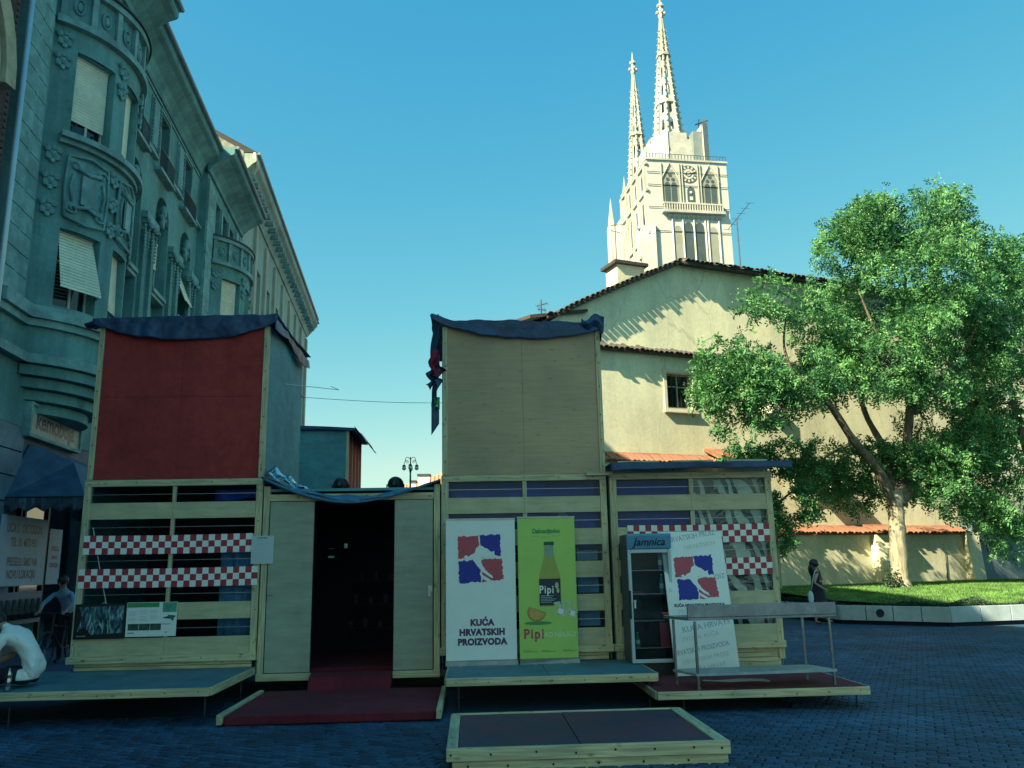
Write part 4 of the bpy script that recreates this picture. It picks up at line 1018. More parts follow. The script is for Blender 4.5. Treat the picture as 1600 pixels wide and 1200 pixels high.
# ---- projecting end bays with bow windows
RB, DC, DB = 2.4, -.92, .3
def rosette_mesh():
    mb = MB(lambda a, d, z: (a, d, z)); mb.box(-.16,.16,0,.07,-.17,.13)
    for a, z, r in ((-.14,.12,.10),(.14,.12,.10),(-.1,-.1,.09),(.1,-.1,.09),(0,-.02,.11),(0,.16,.07),(0,-.2,.07)): mb.ball((a,.08,z), r, 7, (1,.7,1))
    return mb
ros_me = share(rosette_mesh(), 'rosette', PLASTER2)
def risalit(sc, near):
    def BW(a, dd, z):        # bow: a along the arc, dd out of it
        return LB(sc + (RB+dd)*math.sin(a/RB), DC + (RB+dd)*math.cos(a/RB), z)
    aw = RB*math.acos((DB-DC)/RB)          # half arc length
    # flat wall either side and behind, upper storey wall over the bow
    MB(LB).box(sc-3.4, sc+3.4, -.62, DB, 0 if near else ZL, ZL+.001).build('base_wall', PLASTER, bld) if False else None
    mb = MB(LB)
    hw = RB*math.sin(aw/RB)
    mb.box(sc-3.4, sc-hw+.02, -.62, DB, ZL, 15.2).box(sc+hw-.02, sc+3.4, -.62, DB, ZL, 15.2)
    uo = [(sc-1.9,sc-.9,15.55,17.35),(sc-.5,sc+.5,15.55,17.35),(sc+.9,sc+1.9,15.55,17.35)]
    wall_grid(mb, sc-3.4, sc+3.4, 15.2, 18.0, DB, uo, .3)
    mb.quad((sc-3.4,DB,15.2),(sc-3.4,-.6,15.2),(sc-3.4,-.6,18),(sc-3.4,DB,18)); mb.quad((sc+3.4,DB,15.2),(sc+3.4,-.6,15.2),(sc+3.4,-.6,18),(sc+3.4,DB,18))
    mb.build('wall', PLASTER, bld)
    for o in uo:
        window(bld, LB, o[0]+.01, o[1]-.01, o[2]+.01, o[3]-.01, DB-.29)
        MB(LB).box(o[0]-.32,o[0]-.04,DB+.002,DB+.05,15.5,17.4).build('relief_panel', PLASTER2, bld)
    # bow wall
    wins = [(-1.97,-.93),(-.46,.46),(.93,1.97)]
    bo = [(a,b,11.75,13.9) for a,b in wins] + [(a,b,7.62,9.45) for a,b in wins]
    wb = MB(BW); wall_grid(wb, -aw, aw, ZL, 14.45, 0, bo, .32, step=.2)
    wb.build('bow_wall', PLASTER, bld, smooth=False)
    MB(BW).quad((-aw,-.5,ZL),(aw,-.5,ZL),(aw,-.5,14.4),(-aw,-.5,14.4)) if False else None
    for a, b in wins:
        for z0, z1 in ((11.76,13.89),(7.63,9.44)):
            window(bld, BW, a+.01, b-.01, z0, z1, -.31)
        shutter(bld, BW, a+.05, b-.05, 12.15, 13.86, -.2)
        shutter(bld, BW, a+.05, b-.05, 7.95, 9.42, -.2, .42 if a < -1 else .05)
        # curved sill and carved panel
        sl = MB(BW)
        k = 6
        for i in range(k):
            p, q = a-.22+(b-a+.44)*i/k, a-.22+(b-a+.44)*(i+1)/k
            sl.box(p, q, -.05, .24, 11.58, 11.72); sl.box(p+.0, q-.0, -.05, .12, 11.47, 11.578)
        sl.build('sill', LEDGE, bld)
        c = (a+b)/2; zc, hh, ww = 10.48, .74, .50
        pn = MB(BW).box(c-ww,c+ww,.003,.05,zc-hh,zc+hh).build('carved_panel', PLASTER2, bld)
        fm = MB(BW)
        fm.tube([(c-ww,.07,zc-hh),(c-ww-.04,.07,zc),(c-ww,.07,zc+hh),(c,.09,zc+hh+.09),(c+ww,.07,zc+hh),(c+ww+.04,.07,zc),(c+ww,.07,zc-hh),(c,.09,zc-hh-.10),(c-ww,.07,zc-hh)], .036, 6)
        for sx in (-1, 1):
            for sz in (-1, 1):
                fm.tube([(c+sx*(.34+.15*math.cos(t)*(1-t/9)), .08, zc+sz*(.52+.13*math.sin(t)*(1-t/9))) for t in [i*.7 for i in range(11)]], .026, 5)
            fm.tube([(c+sx*.36,.08,zc-.34),(c+sx*.43,.09,zc),(c+sx*.36,.08,zc+.34)], .032, 6)
        for sz in (-1, 1): fm.tube([(c-.3,.08,zc+sz*.5),(c,.1,zc+sz*.40),(c+.3,.08,zc+sz*.5)], .05, 6)
        fm.build('scrollwork', PLASTER2, pn, smooth=True)
        MB(BW).box(c-.17,c+.17,.051,.10,zc-.36,zc+.36).build('plaque', LEDGE, pn)
    for a in (-2.28, -.70, .70, 2.28):
        for z in (14.08, 13.52, 11.15, 10.5, 9.85):
            P = BW(a, 0, z); rt = (BW(a+.01,0,z)-BW(a-.01,0,z)).normalized(); out = (BW(a,.1,z)-P).normalized()
            piece(ros_me, 'rosette', bld, basis(P, rt, out, (0,0,1)) @ Matrix.Diagonal((.86,.7,.86,1)))
    # ledges, parapet and lower rings follow the bow
    def ring(z0, z1, out, name='ledge', m=LEDGE, inn=-.2, r=aw):
        mb = MB(BW); k = 22
        for i in range(k):
            p, q = -r+2*r*i/k, -r+2*r*(i+1)/k
            mb.box(p, q, inn, out, z0, z1)
        return mb.build(name, m, bld)
    ring(14.45, 14.62, .16); ring(14.62, 15.5, .0, 'parapet', PLASTER); ring(15.5, 15.66, .14); ring(15.66, 15.72, .20, 'parapet_cap', IRON)
    MB(LB).add([(sc,DC,15.6)] + [tuple(((sc+RB*math.sin(a/RB)), DC+RB*math.cos(a/RB), 15.6)) for a in np.linspace(-aw,aw,18)], [(0,i,i+1) for i in range(1,18)]).build('bow_roof', GUT, bld)
    for i in range(8):
        a = -aw+.12+(2*aw-.24)*i/7
        MB(BW).box(a-.07,a+.07,.002,.09,14.622,15.498).build('parapet_pilaster', LEDGE, bld)
        if i < 7:
            c = a+(2*aw-.24)/14
            MB(BW).tube([(c+.11*math.cos(t),.03,15.06+.2*math.sin(t)) for t in [2*PI*k/12 for k in range(13)]], .03, 5).ball((c,.03,15.06), .08, 6, (1,.6,1.6)).build('medallion', PLASTER2, bld)
    ring(7.22, 7.50, .22); ring(7.06, 7.22, .12); ring(6.42, 7.06, .0, 'band', PLASTER); ring(6.22, 6.42, .2); 
    for k, (z, o) in enumerate(((5.98,.06),(5.74,-.12),(5.50,-.32),(5.26,-.54))): ring(z, z+.22, o, 'corbel_ring', PLASTER, -1.2)
    for lo, hi in ((sc-3.4, sc-hw), (sc+hw, sc+3.4)):
        for z0, z1, p in ((7.22,7.5,.22),(7.06,7.22,.12),(6.22,6.42,.2)): MB(LB).box(lo, hi, DB, DB+p, z0, z1).build('ledge', LEDGE, bld)
    MB(LB).box(sc-3.4, sc+3.4, -.62, DB-.002, 4.9, ZL).build('band', PLASTER, bld)
    # quoins at both edges
    for e, w in ((sc-3.4, 1), (sc+3.4, -1)):
        k = 0; z = 7.55
        while z < 17.5:
            h = .46
            for j in range(2):
                wd = (.50, .58) if k % 2 else (.58, .50)
                a0_ = e + w*(.0 if j == 0 else wd[0]+.012); a1_ = a0_ + w*wd[j]
                MB(LB).box(a0_, a1_, DB+.002, DB+.09-.02*j, z, z+h-.02).build('quoin_block', STONE, bld)
            z += h; k += 1
    cornice(bld, sc-3.6, sc+3.6, DB, 17.9, 18.98, 1.05, PLASTER, GUT)
    MB(LB).box(sc-3.4, sc+3.4, DB-.35, DB-.002, 17.9, 18.0).build('moulding', PLASTER2, bld)
risalit(20.0, True)
risalit(36.0, False)
# ---- ground floor
SHOPW = mat('shop_wall', (.09,.13,.16), .7, .25, 1.5, dirt=.3, dirtscale=.8)
MB(LB).box(16.6, 18.5, -.62, DB-.06, 0, 4.9).build('pier', SHOPW, bld)
for k in range(9):
    MB(LB).box(16.62, 18.48, DB-.058, DB+.03, .05+k*.54, .05+k*.54+.51).build('rusticated_block', mat('pier_stone', (.16,.22,.26), .8, .2, 1.6, dirt=.35, dirtscale=1), bld)
MB(LB).box(22.9, 23.4, -.62, DB, 0, 4.9).box(23.4, 32.6, -.62, 0, 4.4, ZL).box(32.6, 39.4, -.62, .2, 0, 4.9).build('base_wall', SHOPW, bld)
for k in range(3): MB(LB).box(25.8+3.1*k-.35, 25.8+3.1*k+.35, -.62, 0, 0, 4.4).build('pier', SHOPW, bld)
for k in range(4):
    a = (23.42, 26.16, 29.26, 32.36)[k]; b = (25.44, 28.54, 31.64, 32.58)[k]
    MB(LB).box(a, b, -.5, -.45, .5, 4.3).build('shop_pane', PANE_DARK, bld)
# shop front under the bow: recessed dark glazing in iron frames
MB(LB).box(18.5, 22.9, -1.0, -.95, 0, 4.9).build('shop_back', DARK, bld)
for a in (18.55, 20.0, 20.2, 21.5, 22.85): MB(LB).box(a-.05, a+.05, -.3, -.2, 0, 4.2).build('shop_frame', IRON, bld)
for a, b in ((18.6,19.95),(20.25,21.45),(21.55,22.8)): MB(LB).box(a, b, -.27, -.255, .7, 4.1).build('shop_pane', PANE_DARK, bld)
MB(LB).box(18.6, 19.95, -.3, -.1, .0, .68).build('stall_riser', mat('riser', (.03,.07,.13), .6, .2, 3), bld)
MB(LB).box(18.5, 22.9, -.3, DB-.02, 4.2, 4.9).build('shop_lintel', SHOPW, bld)
# rain pipe at the near corner
tag(MB(LB).tube([(16.45,.42,.2),(16.45,.42,18.6)], .06, 10).build('rain_pipe', mat('pale_pipe', (.42,.55,.62), .35, .1, 2, metal=.3), smooth=True), 'long pale rain pipe between the brick house and the teal building', 'pipe')
# shop sign
t = thing('shop_sign', 'framed shop sign reading kemoboja under the corbelled bow', 'sign', LB(20.4,.4,5.0))
sgn = Face(LB(18.45,.42,4.78), SU, (0,0,1))
MB(LB).box(18.45, 21.25, .30, .42, 4.78, 5.40).build('board', mat('sign_face', (0.4,0.44,0.36), .6, .2, 5, dirt=.3, dirtscale=4), t)
MB(LB).box(18.38,21.32,.30,.47,5.40,5.47).box(18.38,21.32,.30,.47,4.71,4.78).box(18.38,18.45,.30,.47,4.78,5.40).box(21.25,21.32,.30,.47,4.78,5.40).build('frame', LEDGE, t)
M = basis(sgn.p(1.40,.33,.006), SU, (0,0,1), SN)
M = basis(sgn.p(1.40,.33,.006), SU, (0,0,1), SU.cross(Vector((0,0,1))))
lettering('kemoboja', .58, mat('ink_violet', (.03,.02,.07), .5), t, M, bold=.012, sx=.94)
# awning over the shop door
AWN = mat('awning_cloth', (.055,.10,.17), .7, .3, 2.5, dirt=.3, dirtscale=2); AWN2 = mat('awning_valance', (.13,.20,.27), .7, .25, 5, dirt=.3, dirtscale=4)
t = thing('shop_awning', 'faded blue hipped awning with scalloped valance over the shop door', 'awning', LB(20.4, 1.2, 3.0))
a0_, a1_, o1, zl, zh = 17.9, 21.6, 1.9, 3.35, 4.35
MB(LB).add([(a0_,.3,zl),(a1_,.3,zl),(a1_,o1,zl),(a0_,o1,zl),(a0_+.9,.32,zh+.25),(a1_-.9,.32,zh+.25),(a1_-1.1,1.2,zh-.15),(a0_+1.1,1.2,zh-.15)], [(3,2,6,7),(0,3,7,4),(2,1,5,6),(7,6,5,4)]).build('canopy', AWN, t)
def val(u0, v0, u1, v1, n):
    def fn(u, v):
        k = abs(math.sin(PI*n*u)); return (u0+(u1-u0)*u, v0+(v1-v0)*u + .03*math.sin(2*PI*n*u), zl - (.30-.09*(1-k))*v)
    return MB(LB).sheet(fn, 64, 2, (0,.006,0)).build('valance', AWN2, t, smooth=True)
val(a0_, o1, a1_, o1, 11); val(a0_, .3, a0_, o1, 5); val(a1_, .3, a1_, o1, 5)
for a in (a0_, a1_): MB(LB).tube([(a,o1,zl),(a,.3,zl-.0)], .015, 6).build('arm', IRON, t)
# notices in the shop window
def notice(label, s0, s1, z0, z1, lines, d=-.24):
    t = thing('shop_notice', label, 'notice', LB((s0+s1)/2, d, z0), 'notices in the shop window')
    MB(LB).box(s0, s1, d, d+.012, z0, z1).build('sheet', mat('notice_paper', (.30,.42,.52), .6, .1, 4), t)
    for txt, f, sz in lines:
        lettering(txt, sz, INK_BLACK, t, basis(LB((s0+s1)/2, d+.016, z0+(z1-z0)*f), SU, (0,0,1), SU.cross(Vector((0,0,1)))), bold=.004, sx=.72)
notice('shop notice with two blocks of dark lettering about a move, left of the door', 17.75, 20.05, 1.55, 3.0, (('LICA S . OKTOGON', .82, .27), ('TEL: 01 4872-931', .62, .25), ('PRESELILI SMO NA', .34, .25), ('NOVU LOKACIJU', .16, .25)), d=.36)
notice('narrow white notice on the dark shop door', 20.85, 21.6, 1.55, 2.85, (('PRESELILI', .64, .15), ('SMO NA', .48, .12), ('LOKACIJU', .34, .15)), d=.1)
t = thing('goods_display', 'pale display of small goods low in the shop window', 'display', LB(19.2,.36,.8))
MB(LB).box(17.9, 20.1, .30, .36, .75, 1.42).build('backboard', mat('display', (.10,.15,.22), .6, .2, 4), t)
for k in range(7): MB(LB).lathe((18.1+.3*k,.38,.85), [(.07,0),(.10,.12),(.06,.3),(.03,.42)], 8).build('goods', BLACK, t)

# ---- cream building further down the street
b2 = thing('corner_building', 'long cream corner building with deep eaves at the end of the street', 'building', LB(55, -4, 0))
wb = MB(LB); o2 = []
cs = [43.0+3.4*k for k in range(8)]
for c in cs:
    for z in (1.2, 6.3, 10.9, 15.6): o2.append((c-.6, c+.6, z, z+(2.6 if z < 15 else 2.9)))
wall_grid(wb, 39.7, 69.0, 0, 21.3, 0, o2, .3)
wb.quad((39.7,0,0),(39.7,-9,0),(39.7,-9,21.3),(39.7,0,21.3))
ce = 69.0
for i in range(6):      # rounded end
    a, b = PI/2*i/6, PI/2*(i+1)/6
    p = lambda w: (ce+2.2*math.sin(w), -2.2+2.2*math.cos(w))
    wb.quad((*p(a),0),(*p(b),0),(*p(b),21.3),(*p(a),21.3))
wb.quad((ce+2.2,-2.2,0),(ce+2.2,-12,0),(ce+2.2,-12,21.3),(ce+2.2,-2.2,21.3))
wb.build('wall', CREAM, b2)
for o in o2: window(b2, LB, o[0]+.01, o[1]-.01, o[2]+.01, o[3]-.01, -.29)
for k in range(9): MB(LB).box(41.0+3.4*k, 41.6+3.4*k, .003, .16, 5.4, 20.6).build('pilaster', mat('cream_pilaster', (.50,.48,.36), .85, .12, 1.2, dirt=.2), b2)
for o in o2:
    if o[2] > 6: MB(LB).box(o[0]-.12,o[1]+.12,.002,.12,o[2]-.14,o[2]-.01).build('sill', LEDGE, b2)
cornice(b2, 39.7, 69.0, 0, 21.0, 22.5, .85, CREAM, GUT)
for i in range(6):
    a, b = PI/2*i/6, PI/2*(i+1)/6
    q = lambda w, r, z: (ce+r*math.sin(w), -2.2+r*math.cos(w), z)
    MB(LB).hexa([q(a,2.2,21.0),q(b,2.2,21.0),q(b,1.6,21.0),q(a,1.6,21.0),q(a,3.1,22.1),q(b,3.1,22.1),q(b,1.6,22.1),q(a,1.6,22.1)]).hexa([q(a,3.1,22.101),q(b,3.1,22.101),q(b,1.6,22.101),q(a,1.6,22.101),q(a,3.15,22.5),q(b,3.15,22.5),q(b,1.6,22.5),q(a,1.6,22.5)]).build('cornice', CREAM, b2)
for k in range(29):
    MB(LB).box(40.2+k*1.0, 40.45+k*1.0, .1, .7, 21.35, 21.6).build('bracket', LEDGE, b2)
MB(LB).add([(39.7,.9,22.55),(70.5,.9,22.55),(70.5,-5,25.8),(39.7,-5,25.8),(39.7,-11,22.55),(70.5,-11,22.55)], [(0,1,2,3),(3,2,5,4),(1,5,2),(0,3,4),(0,4,5,1)]).build('roof', ROOFDK, b2)
MB(LB).add([(39.68,.2,21.3),(39.68,-5,21.3),(39.68,-5,25.6),(39.68,.2,22.6)], [(0,1,2,3)]).build('gable_wall', mat('gable_plaster', (.36,.38,.30), .9, .3, 7, dirt=.4, dirtscale=3), b2)
MB(LB).tube([(39.6,.75,22.5),(39.9,.9,21.9),(40.3,.6,21.6),(40.5,.18,21.0)], .075, 8).tube([(40.5,.18,21.0),(40.5,.18,0)], .07, 8).build('down_pipe', mat('pale_pipe2', (.62,.60,.48), .4, .1, 2), b2, smooth=True)

# ---- dark brick house at the very edge
b3 = thing('brick_house', 'dark brick house with a cream arched window hood at the picture edge', 'building', LB(6, -4, 0))
MB(LB).box(-7, 16.35, -12, .25, 0, 22).build('wall', MORTAR, b3)
brk = [share(MB().box(0,.24,0,.03,0,.062), 'brick', BRICKD), share(MB().box(0,.115,0,.026,0,.062), 'brick', BRICKD)]
ZAX = Vector((0,0,1)); cnt = 0; many = MB()
for r in range(150):
    z = 7.2 + r*.076
    for c in range(5):
        s = 15.15 + .25*c - (.125 if r % 2 else 0)
        if s < 15.05 or s+.24 > 16.34: continue
        o = LB(s, .25, z)
        if cnt < 280 and (z > 12.5): piece(brk[0], 'brick', b3, basis(o, SU, SN, ZAX)); cnt += 1
        else: many.hexa([o, o+SU*.24, o+SU*.24+SN*.03, o+SN*.03, o+ZAX*.062, o+SU*.24+ZAX*.062, o+SU*.24+SN*.03+ZAX*.062, o+SN*.03+ZAX*.062])
many.build('brickwork', BRICKD, b3, kind='stuff')
CREAMST = mat('cream_stone', (.52,.46,.31), .8, .2, 3, dirt=.25, dirtscale=2)
for k, (rr, wd, out, zc) in enumerate(((1.75,.30,.50,11.45),(1.42,.22,.38,11.45),(1.14,.2,.28,11.45))):
    hm_ = MB(LB)
    for i in range(14):
        a, b = PI*.0+PI*i/14, PI*(i+1)/14
        p = lambda w, r, d: (13.85+r*math.cos(w), d, zc+r*math.sin(w)*1.15)
        hm_.hexa([p(a,rr,.25),p(b,rr,.25),p(b,rr,out),p(a,rr,out),p(a,rr+wd,.25),p(b,rr+wd,.25),p(b,rr+wd,out+.06),p(a,rr+wd,out+.06)])
    hm_.build('hood_moulding', CREAMST, b3)
for k in range(3): MB(LB).box(15.05-.28*k, 15.3-.28*k+.1, .252, .50-.1*k, 10.9, 11.43).build('corbel', CREAMST, b3)
MB(LB).box(12.4, 15.0, .252, .30, 14.5, 14.9).box(15.1, 15.5, .252, .42, 14.2, 14.6).build('string_course', CREAMST, b3)
window(b3, LB, 12.9, 14.8, 8.8, 11.3, .22)

# ================================================================== YELLOW CHURCH HOUSE BEHIND THE GARDEN
WA = R(20); WU = Vector((math.cos(WA), math.sin(WA), 0)); WN = Vector((math.sin(WA), -math.cos(WA), 0)); WO = Vector((14.55, 33, 0))
def WB(t, d, z): return WO + WU*t + WN*d + Vector((0,0,z))      # d towards the viewer
YELLOW = weathered('yellow_render', (0.8,0.765,0.54), .16, .12, .22)
TILE = mat('roof_tile_clay', (.34,.15,.09), .85, .35, 3, dirt=.3, dirtscale=2)
TILEDK = mat('roof_tile_old', (.075,.065,.055), .9, .4, 3)
hs = thing('yellow_house', 'big yellow rendered house wall with stepped gable and small windows behind the trees', 'house', WB(1, -5, 0))
T0, TA, TE = -12.4, -6.8, 14.0
def ztop(t): return 10.35 + (13.15-10.35)*min(1, max(0, (t+12.4)/5.6))**.92
mb = MB(WB)
wo = [(-7.70,-6.55,7.42,8.78),(-4.20,-3.30,7.38,8.35),(-2.0,-1.05,4.35,5.35)]
xs = sorted({T0, TE, *[o[0] for o in wo], *[o[1] for o in wo], *[T0+.4*k for k in range(14)], TA})
zs = [0, 4.35, 5.35, 7.38, 7.42, 8.35, 8.78, 9.9]
for a, b in zip(xs, xs[1:]):
    for c, e in zip(zs, zs[1:]):
        if not any(o[0] < (a+b)/2 < o[1] and o[2] < (c+e)/2 < o[3] for o in wo): mb.quad((a,0,c),(b,0,c),(b,0,e),(a,0,e))
    mb.quad((a,0,9.9),(b,0,9.9),(b,0,ztop(b)),(a,0,ztop(a)))
for p, q, r, s in wo:
    mb.quad((p,0,r),(p,-.28,r),(p,-.28,s),(p,0,s)); mb.quad((q,0,r),(q,-.28,r),(q,-.28,s),(q,0,s)); mb.quad((p,0,s),(q,0,s),(q,-.28,s),(p,-.28,s)); mb.quad((p,0,r),(q,0,r),(q,-.28,r),(p,-.28,r))
mb.quad((T0,0,0),(T0,-10,0),(T0,-10,10.35),(T0,0,10.35)); mb.quad((TE,0,0),(TE,-10,0),(TE,-10,13.15),(TE,0,13.15)); mb.quad((T0,-10,0),(TE,-10,0),(TE,-10,13.1),(T0,-10,10.3))
mb.build('wall', YELLOW, hs)
HFR = mat('house_window_white', (.62,.58,.46), .6, .08, 5); MIDFR = mat('window_grey_paint', (.30,.30,.26), .5, .15, 4); DKFR = mat('window_brown', (.035,.03,.03), .5, .2, 4)
for i, (p, q, r, s) in enumerate(wo):
    w = .13
    MB(WB).box(p-w,p-.002,.002,.06,r-w,s+w).box(q+.002,q+w,.002,.06,r-w,s+w).box(p,q,.002,.06,s+.002,s+w).box(p,q,.002,.06,r-w,r-.002).build('window_surround', HFR, hs)
    MB(WB).box(p-w-.04,q+w+.04,.002,.14,r-w-.05,r-w-.004).build('sill', HFR, hs)
    fr = MB(WB).box(p+.01,p+.08,-.24,-.17,r+.01,s-.01).box(q-.08,q-.01,-.24,-.17,r+.01,s-.01).box((p+q)/2-.035,(p+q)/2+.035,-.238,-.168,r+.02,s-.02).box(p+.08,q-.08,-.242,-.172,s-.08,s-.01).box(p+.08,q-.08,-.242,-.172,r+.01,r+.08).box(p+.08,q-.08,-.236,-.17,r+(s-r)*.62,r+(s-r)*.62+.04).build('window', MIDFR if i == 0 else HFR, hs)
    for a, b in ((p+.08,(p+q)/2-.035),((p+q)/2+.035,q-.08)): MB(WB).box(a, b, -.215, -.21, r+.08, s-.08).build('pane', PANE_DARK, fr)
for k in range(5): MB(WB).box(-7.6+.2*k, -7.585+.2*k, -.13, -.115, 7.45, 8.76).build('window_bar', IRON, hs)
# small lean-to canopy and open casement at the low window
MB(WB).hexa([(-2.6,.0,5.62),(-.7,.0,5.62),(-.7,.85,5.50),(-2.6,.85,5.50),(-2.6,.0,5.70),(-.7,.0,5.70),(-.7,.85,5.58),(-2.6,.85,5.58)]).build('canopy', ROOFDK, hs)
MB(WB).hexa([(-.98,.05,4.36),(-.93,.05,4.36),(-.72,.62,4.36),(-.77,.62,4.36),(-.98,.05,5.34),(-.93,.05,5.34),(-.72,.62,5.34),(-.77,.62,5.34)]).build('open_casement', HFR, hs)
MB(WB).hexa([(-3.28,.05,7.42),(-3.24,.05,7.42),(-3.1,.42,7.42),(-3.14,.42,7.42),(-3.28,.05,8.2),(-3.24,.05,8.2),(-3.1,.42,8.2),(-3.14,.42,8.2)]).build('open_casement', HFR, hs)
# roof planes: slope falling to the left, long eave to the right
rk = [T0-.25+.4*k for k in range(15)] + [TA]
mb = MB(WB)
for a, b in zip(rk, rk[1:]):
    mb.hexa([(a,.28,ztop(a)-.0),(b,.28,ztop(b)),(b,-10.2,ztop(b)),(a,-10.2,ztop(a)),(a,.28,ztop(a)+.14),(b,.28,ztop(b)+.14),(b,-10.2,ztop(b)+.14),(a,-10.2,ztop(a)+.14)])
mb.build('roof', TILEDK, hs)
MB(WB).hexa([(TA,.42,13.06),(TE+.4,.42,13.06),(TE+.4,-5,13.9),(TA,-5,13.9),(TA,.42,13.2),(TE+.4,.42,13.2),(TE+.4,-5,14.04),(TA,-5,14.04)]).build('roof', TILEDK, hs)
MB(WB).add([(TA,0,13.15),(TA,-5,13.9),(TA,-10,13.1),(TE,0,13.15),(TE,-5,13.9),(TE,-10,13.1)], [(0,1,2),(3,4,5),(1,2,5,4)]).build('roof_end', TILEDK, hs)
def tile_mesh(L, r, m):
    mb = MB(); n = 6
    vs = []
    for y, k in ((0,1.0),(-L,.9)):
        for i in range(n+1):
            w = PI*i/n; vs.append((r*k*math.cos(w), y, r*k*.75*math.sin(w)))
    for y, k in ((0,.78),(-L,.7)):
        for i in range(n+1):
            w = PI*i/n; vs.append((r*k*math.cos(w), y, r*k*.75*math.sin(w)-.004))
    m1 = n+1
    fs = [(i,i+1,m1+i+1,m1+i) for i in range(n)] + [(2*m1+i+1,2*m1+i,3*m1+i,3*m1+i+1) for i in range(n)] + [(i+1,i,2*m1+i,2*m1+i+1) for i in range(n)]
    mb.add(vs, fs); return share(mb, 'roof_tile', m)
tdk = tile_mesh(.42, .105, TILEDK); tred = tile_mesh(.55, .10, TILE)
def rowtiles(me, root, t0, t1, d, zf, pitch, tiltdeg):
    t = t0
    while t < t1:
        z = zf(t) + random.uniform(-.012,.012); sl = math.atan2(zf(t+.05)-zf(t-.05), .1)
        ax = (WU*math.cos(sl) + Vector((0,0,math.sin(sl)))); up = Vector((0,0,1)); 
        M = basis(WB(t, d+random.uniform(-.05,.06), z), ax, -WN*-1 * 1.0, ax.cross(-WN*-1)*1.0) if False else None
        yv = WN; zv = ax.cross(yv)
        if zv.z < 0: zv = -zv
        m4 = Matrix((ax, yv, zv)).transposed().to_4x4(); m4 = m4 @ Matrix.Rotation(R(-tiltdeg)+random.uniform(-.04,.04), 4, 'X')
        m4.translation = WB(t, d+random.uniform(-.05,.06), z)
        piece(me, 'roof_tile', root, m4)
        t += pitch
rowtiles(tdk, hs, T0-.2, TA, .40, lambda t: ztop(t)+.12, .215, 3)
rowtiles(tdk, hs, TA+.1, 9.5, .55, lambda t: 13.16, .215, 22)
# string ledge of tiles, then coping over the thicker lower wall
MB(WB).hexa([(T0,.0,9.42),(7,.0,9.42),(7,.24,9.40),(T0,.24,9.40),(T0,.0,9.62),(7,.0,9.62),(7,.24,9.46),(T0,.24,9.46)]).build('string_course', TILEDK, hs)
rowtiles(tdk, hs, -10.6, -2.0, .33, lambda t: 9.45, .215, 30)
MB(WB).box(-12.4, -5.95, .0, .55, 0, 5.25).build('buttress_wall', YELLOW, hs)
MB(WB).hexa([(-12.4,.0,5.60),(-5.2,.0,5.60),(-5.2,.66,5.22),(-12.4,.66,5.22),(-12.4,.0,5.70),(-5.2,.0,5.70),(-5.2,.66,5.30),(-12.4,.66,5.30)]).build('coping', TILE, hs)
rowtiles(tred, hs, -10.7, -5.2, .72, lambda t: 5.27, .205, 31)
MB(WB).box(-6.15, -5.75, .0, .82, 0, 5.42).build('pier', YELLOW, hs)
MB(WB).hexa([(-6.2,-.0,5.86),(-5.1,-.0,5.86),(-5.1,.95,5.42),(-6.2,.95,5.42),(-6.2,-.0,5.96),(-5.1,-.0,5.96),(-5.1,.95,5.50),(-6.2,.95,5.50)]).build('pier_coping', TILE, hs)
# chimney
def wpx(x, y, d):
    p = px(x, y, pl=(WB(0, d, 0), WN)) - WO; return p.dot(WU), p.z
c0, zc0 = wpx(964, 412, -1.0); c1, _ = wpx(1006, 410, -1.0)
MB(WB).box(c0, c1, -1.9, -1.0, 10.6, zc0).build('chimney', YELLOW, hs)
MB(WB).box(c0-.16, c1+.12, -2.05, -.86, zc0+.003, zc0+.13).build('chimney_cap', ROOFDK, hs)
# older dark roof to the left of the gable
MB(WB).hexa([(-13.3,.2,10.3),(-11.0,.2,10.75),(-11.0,-6,11.6),(-13.3,-6,11.2),(-13.3,.2,10.42),(-11.0,.2,10.87),(-11.0,-6,11.72),(-13.3,-6,11.32)]).build('lean_to_roof', TILEDK, hs)
# ---- garden wall with tile coping and buttresses
gw = thing('garden_wall', 'yellow garden wall with red tile coping and sloping buttresses behind the lawn', 'wall', WB(.5, .6, 0))
MB(WB).box(-5.7, 6.0, .012, .75, 0, 2.72).build('wall', YELLOW, gw)
MB(WB).hexa([(-5.7,.0,3.05),(6.0,.0,3.05),(6.0,.92,2.70),(-5.7,.92,2.70),(-5.7,.0,3.12),(6.0,.0,3.12),(6.0,.92,2.77),(-5.7,.92,2.77)]).build('coping', TILE, gw)
rowtiles(tred, gw, -3.4, 6.0, .98, lambda t: 2.76, .205, 21)
MB(WB).hexa([(.75,.74,0),(1.75,.74,0),(1.75,1.75,0),(.75,1.75,0),(.75,.74,2.75),(1.75,.74,2.75),(1.75,1.02,2.70),(.75,1.02,2.70)]).build('buttress', YELLOW, gw)
MB(WB).hexa([(.70,.5,3.06),(2.2,.5,3.06),(2.2,1.22,2.76),(.70,1.22,2.76),(.70,.5,3.13),(2.2,.5,3.13),(2.2,1.22,2.83),(.70,1.22,2.83)]).build('buttress_coping', TILE, gw)
rowtiles(tred, gw, .78, 2.2, 1.26, lambda t: 2.80, .205, 22)
MB(WB).hexa([(5.75,.74,0),(6.4,.74,0),(6.4,1.2,0),(5.75,1.2,0),(5.75,.74,2.8),(6.4,.74,2.8),(6.4,1.0,2.8),(5.75,1.0,2.8)]).build('buttress', YELLOW, gw)
MB(WB).box(.0,.0,.0,.0,.0,.0) if False else None
for s in range(3): MB(WB).tube([(4.6+.02*s,.77,.2),(4.6+.03*s,.78,1.2+.4*s)], .012, 5).build('cable', IRON, gw)
CONC = mat('blue_concrete', (.20,.27,.30), .85, .15, 1, dirt=.25, dirtscale=.8)
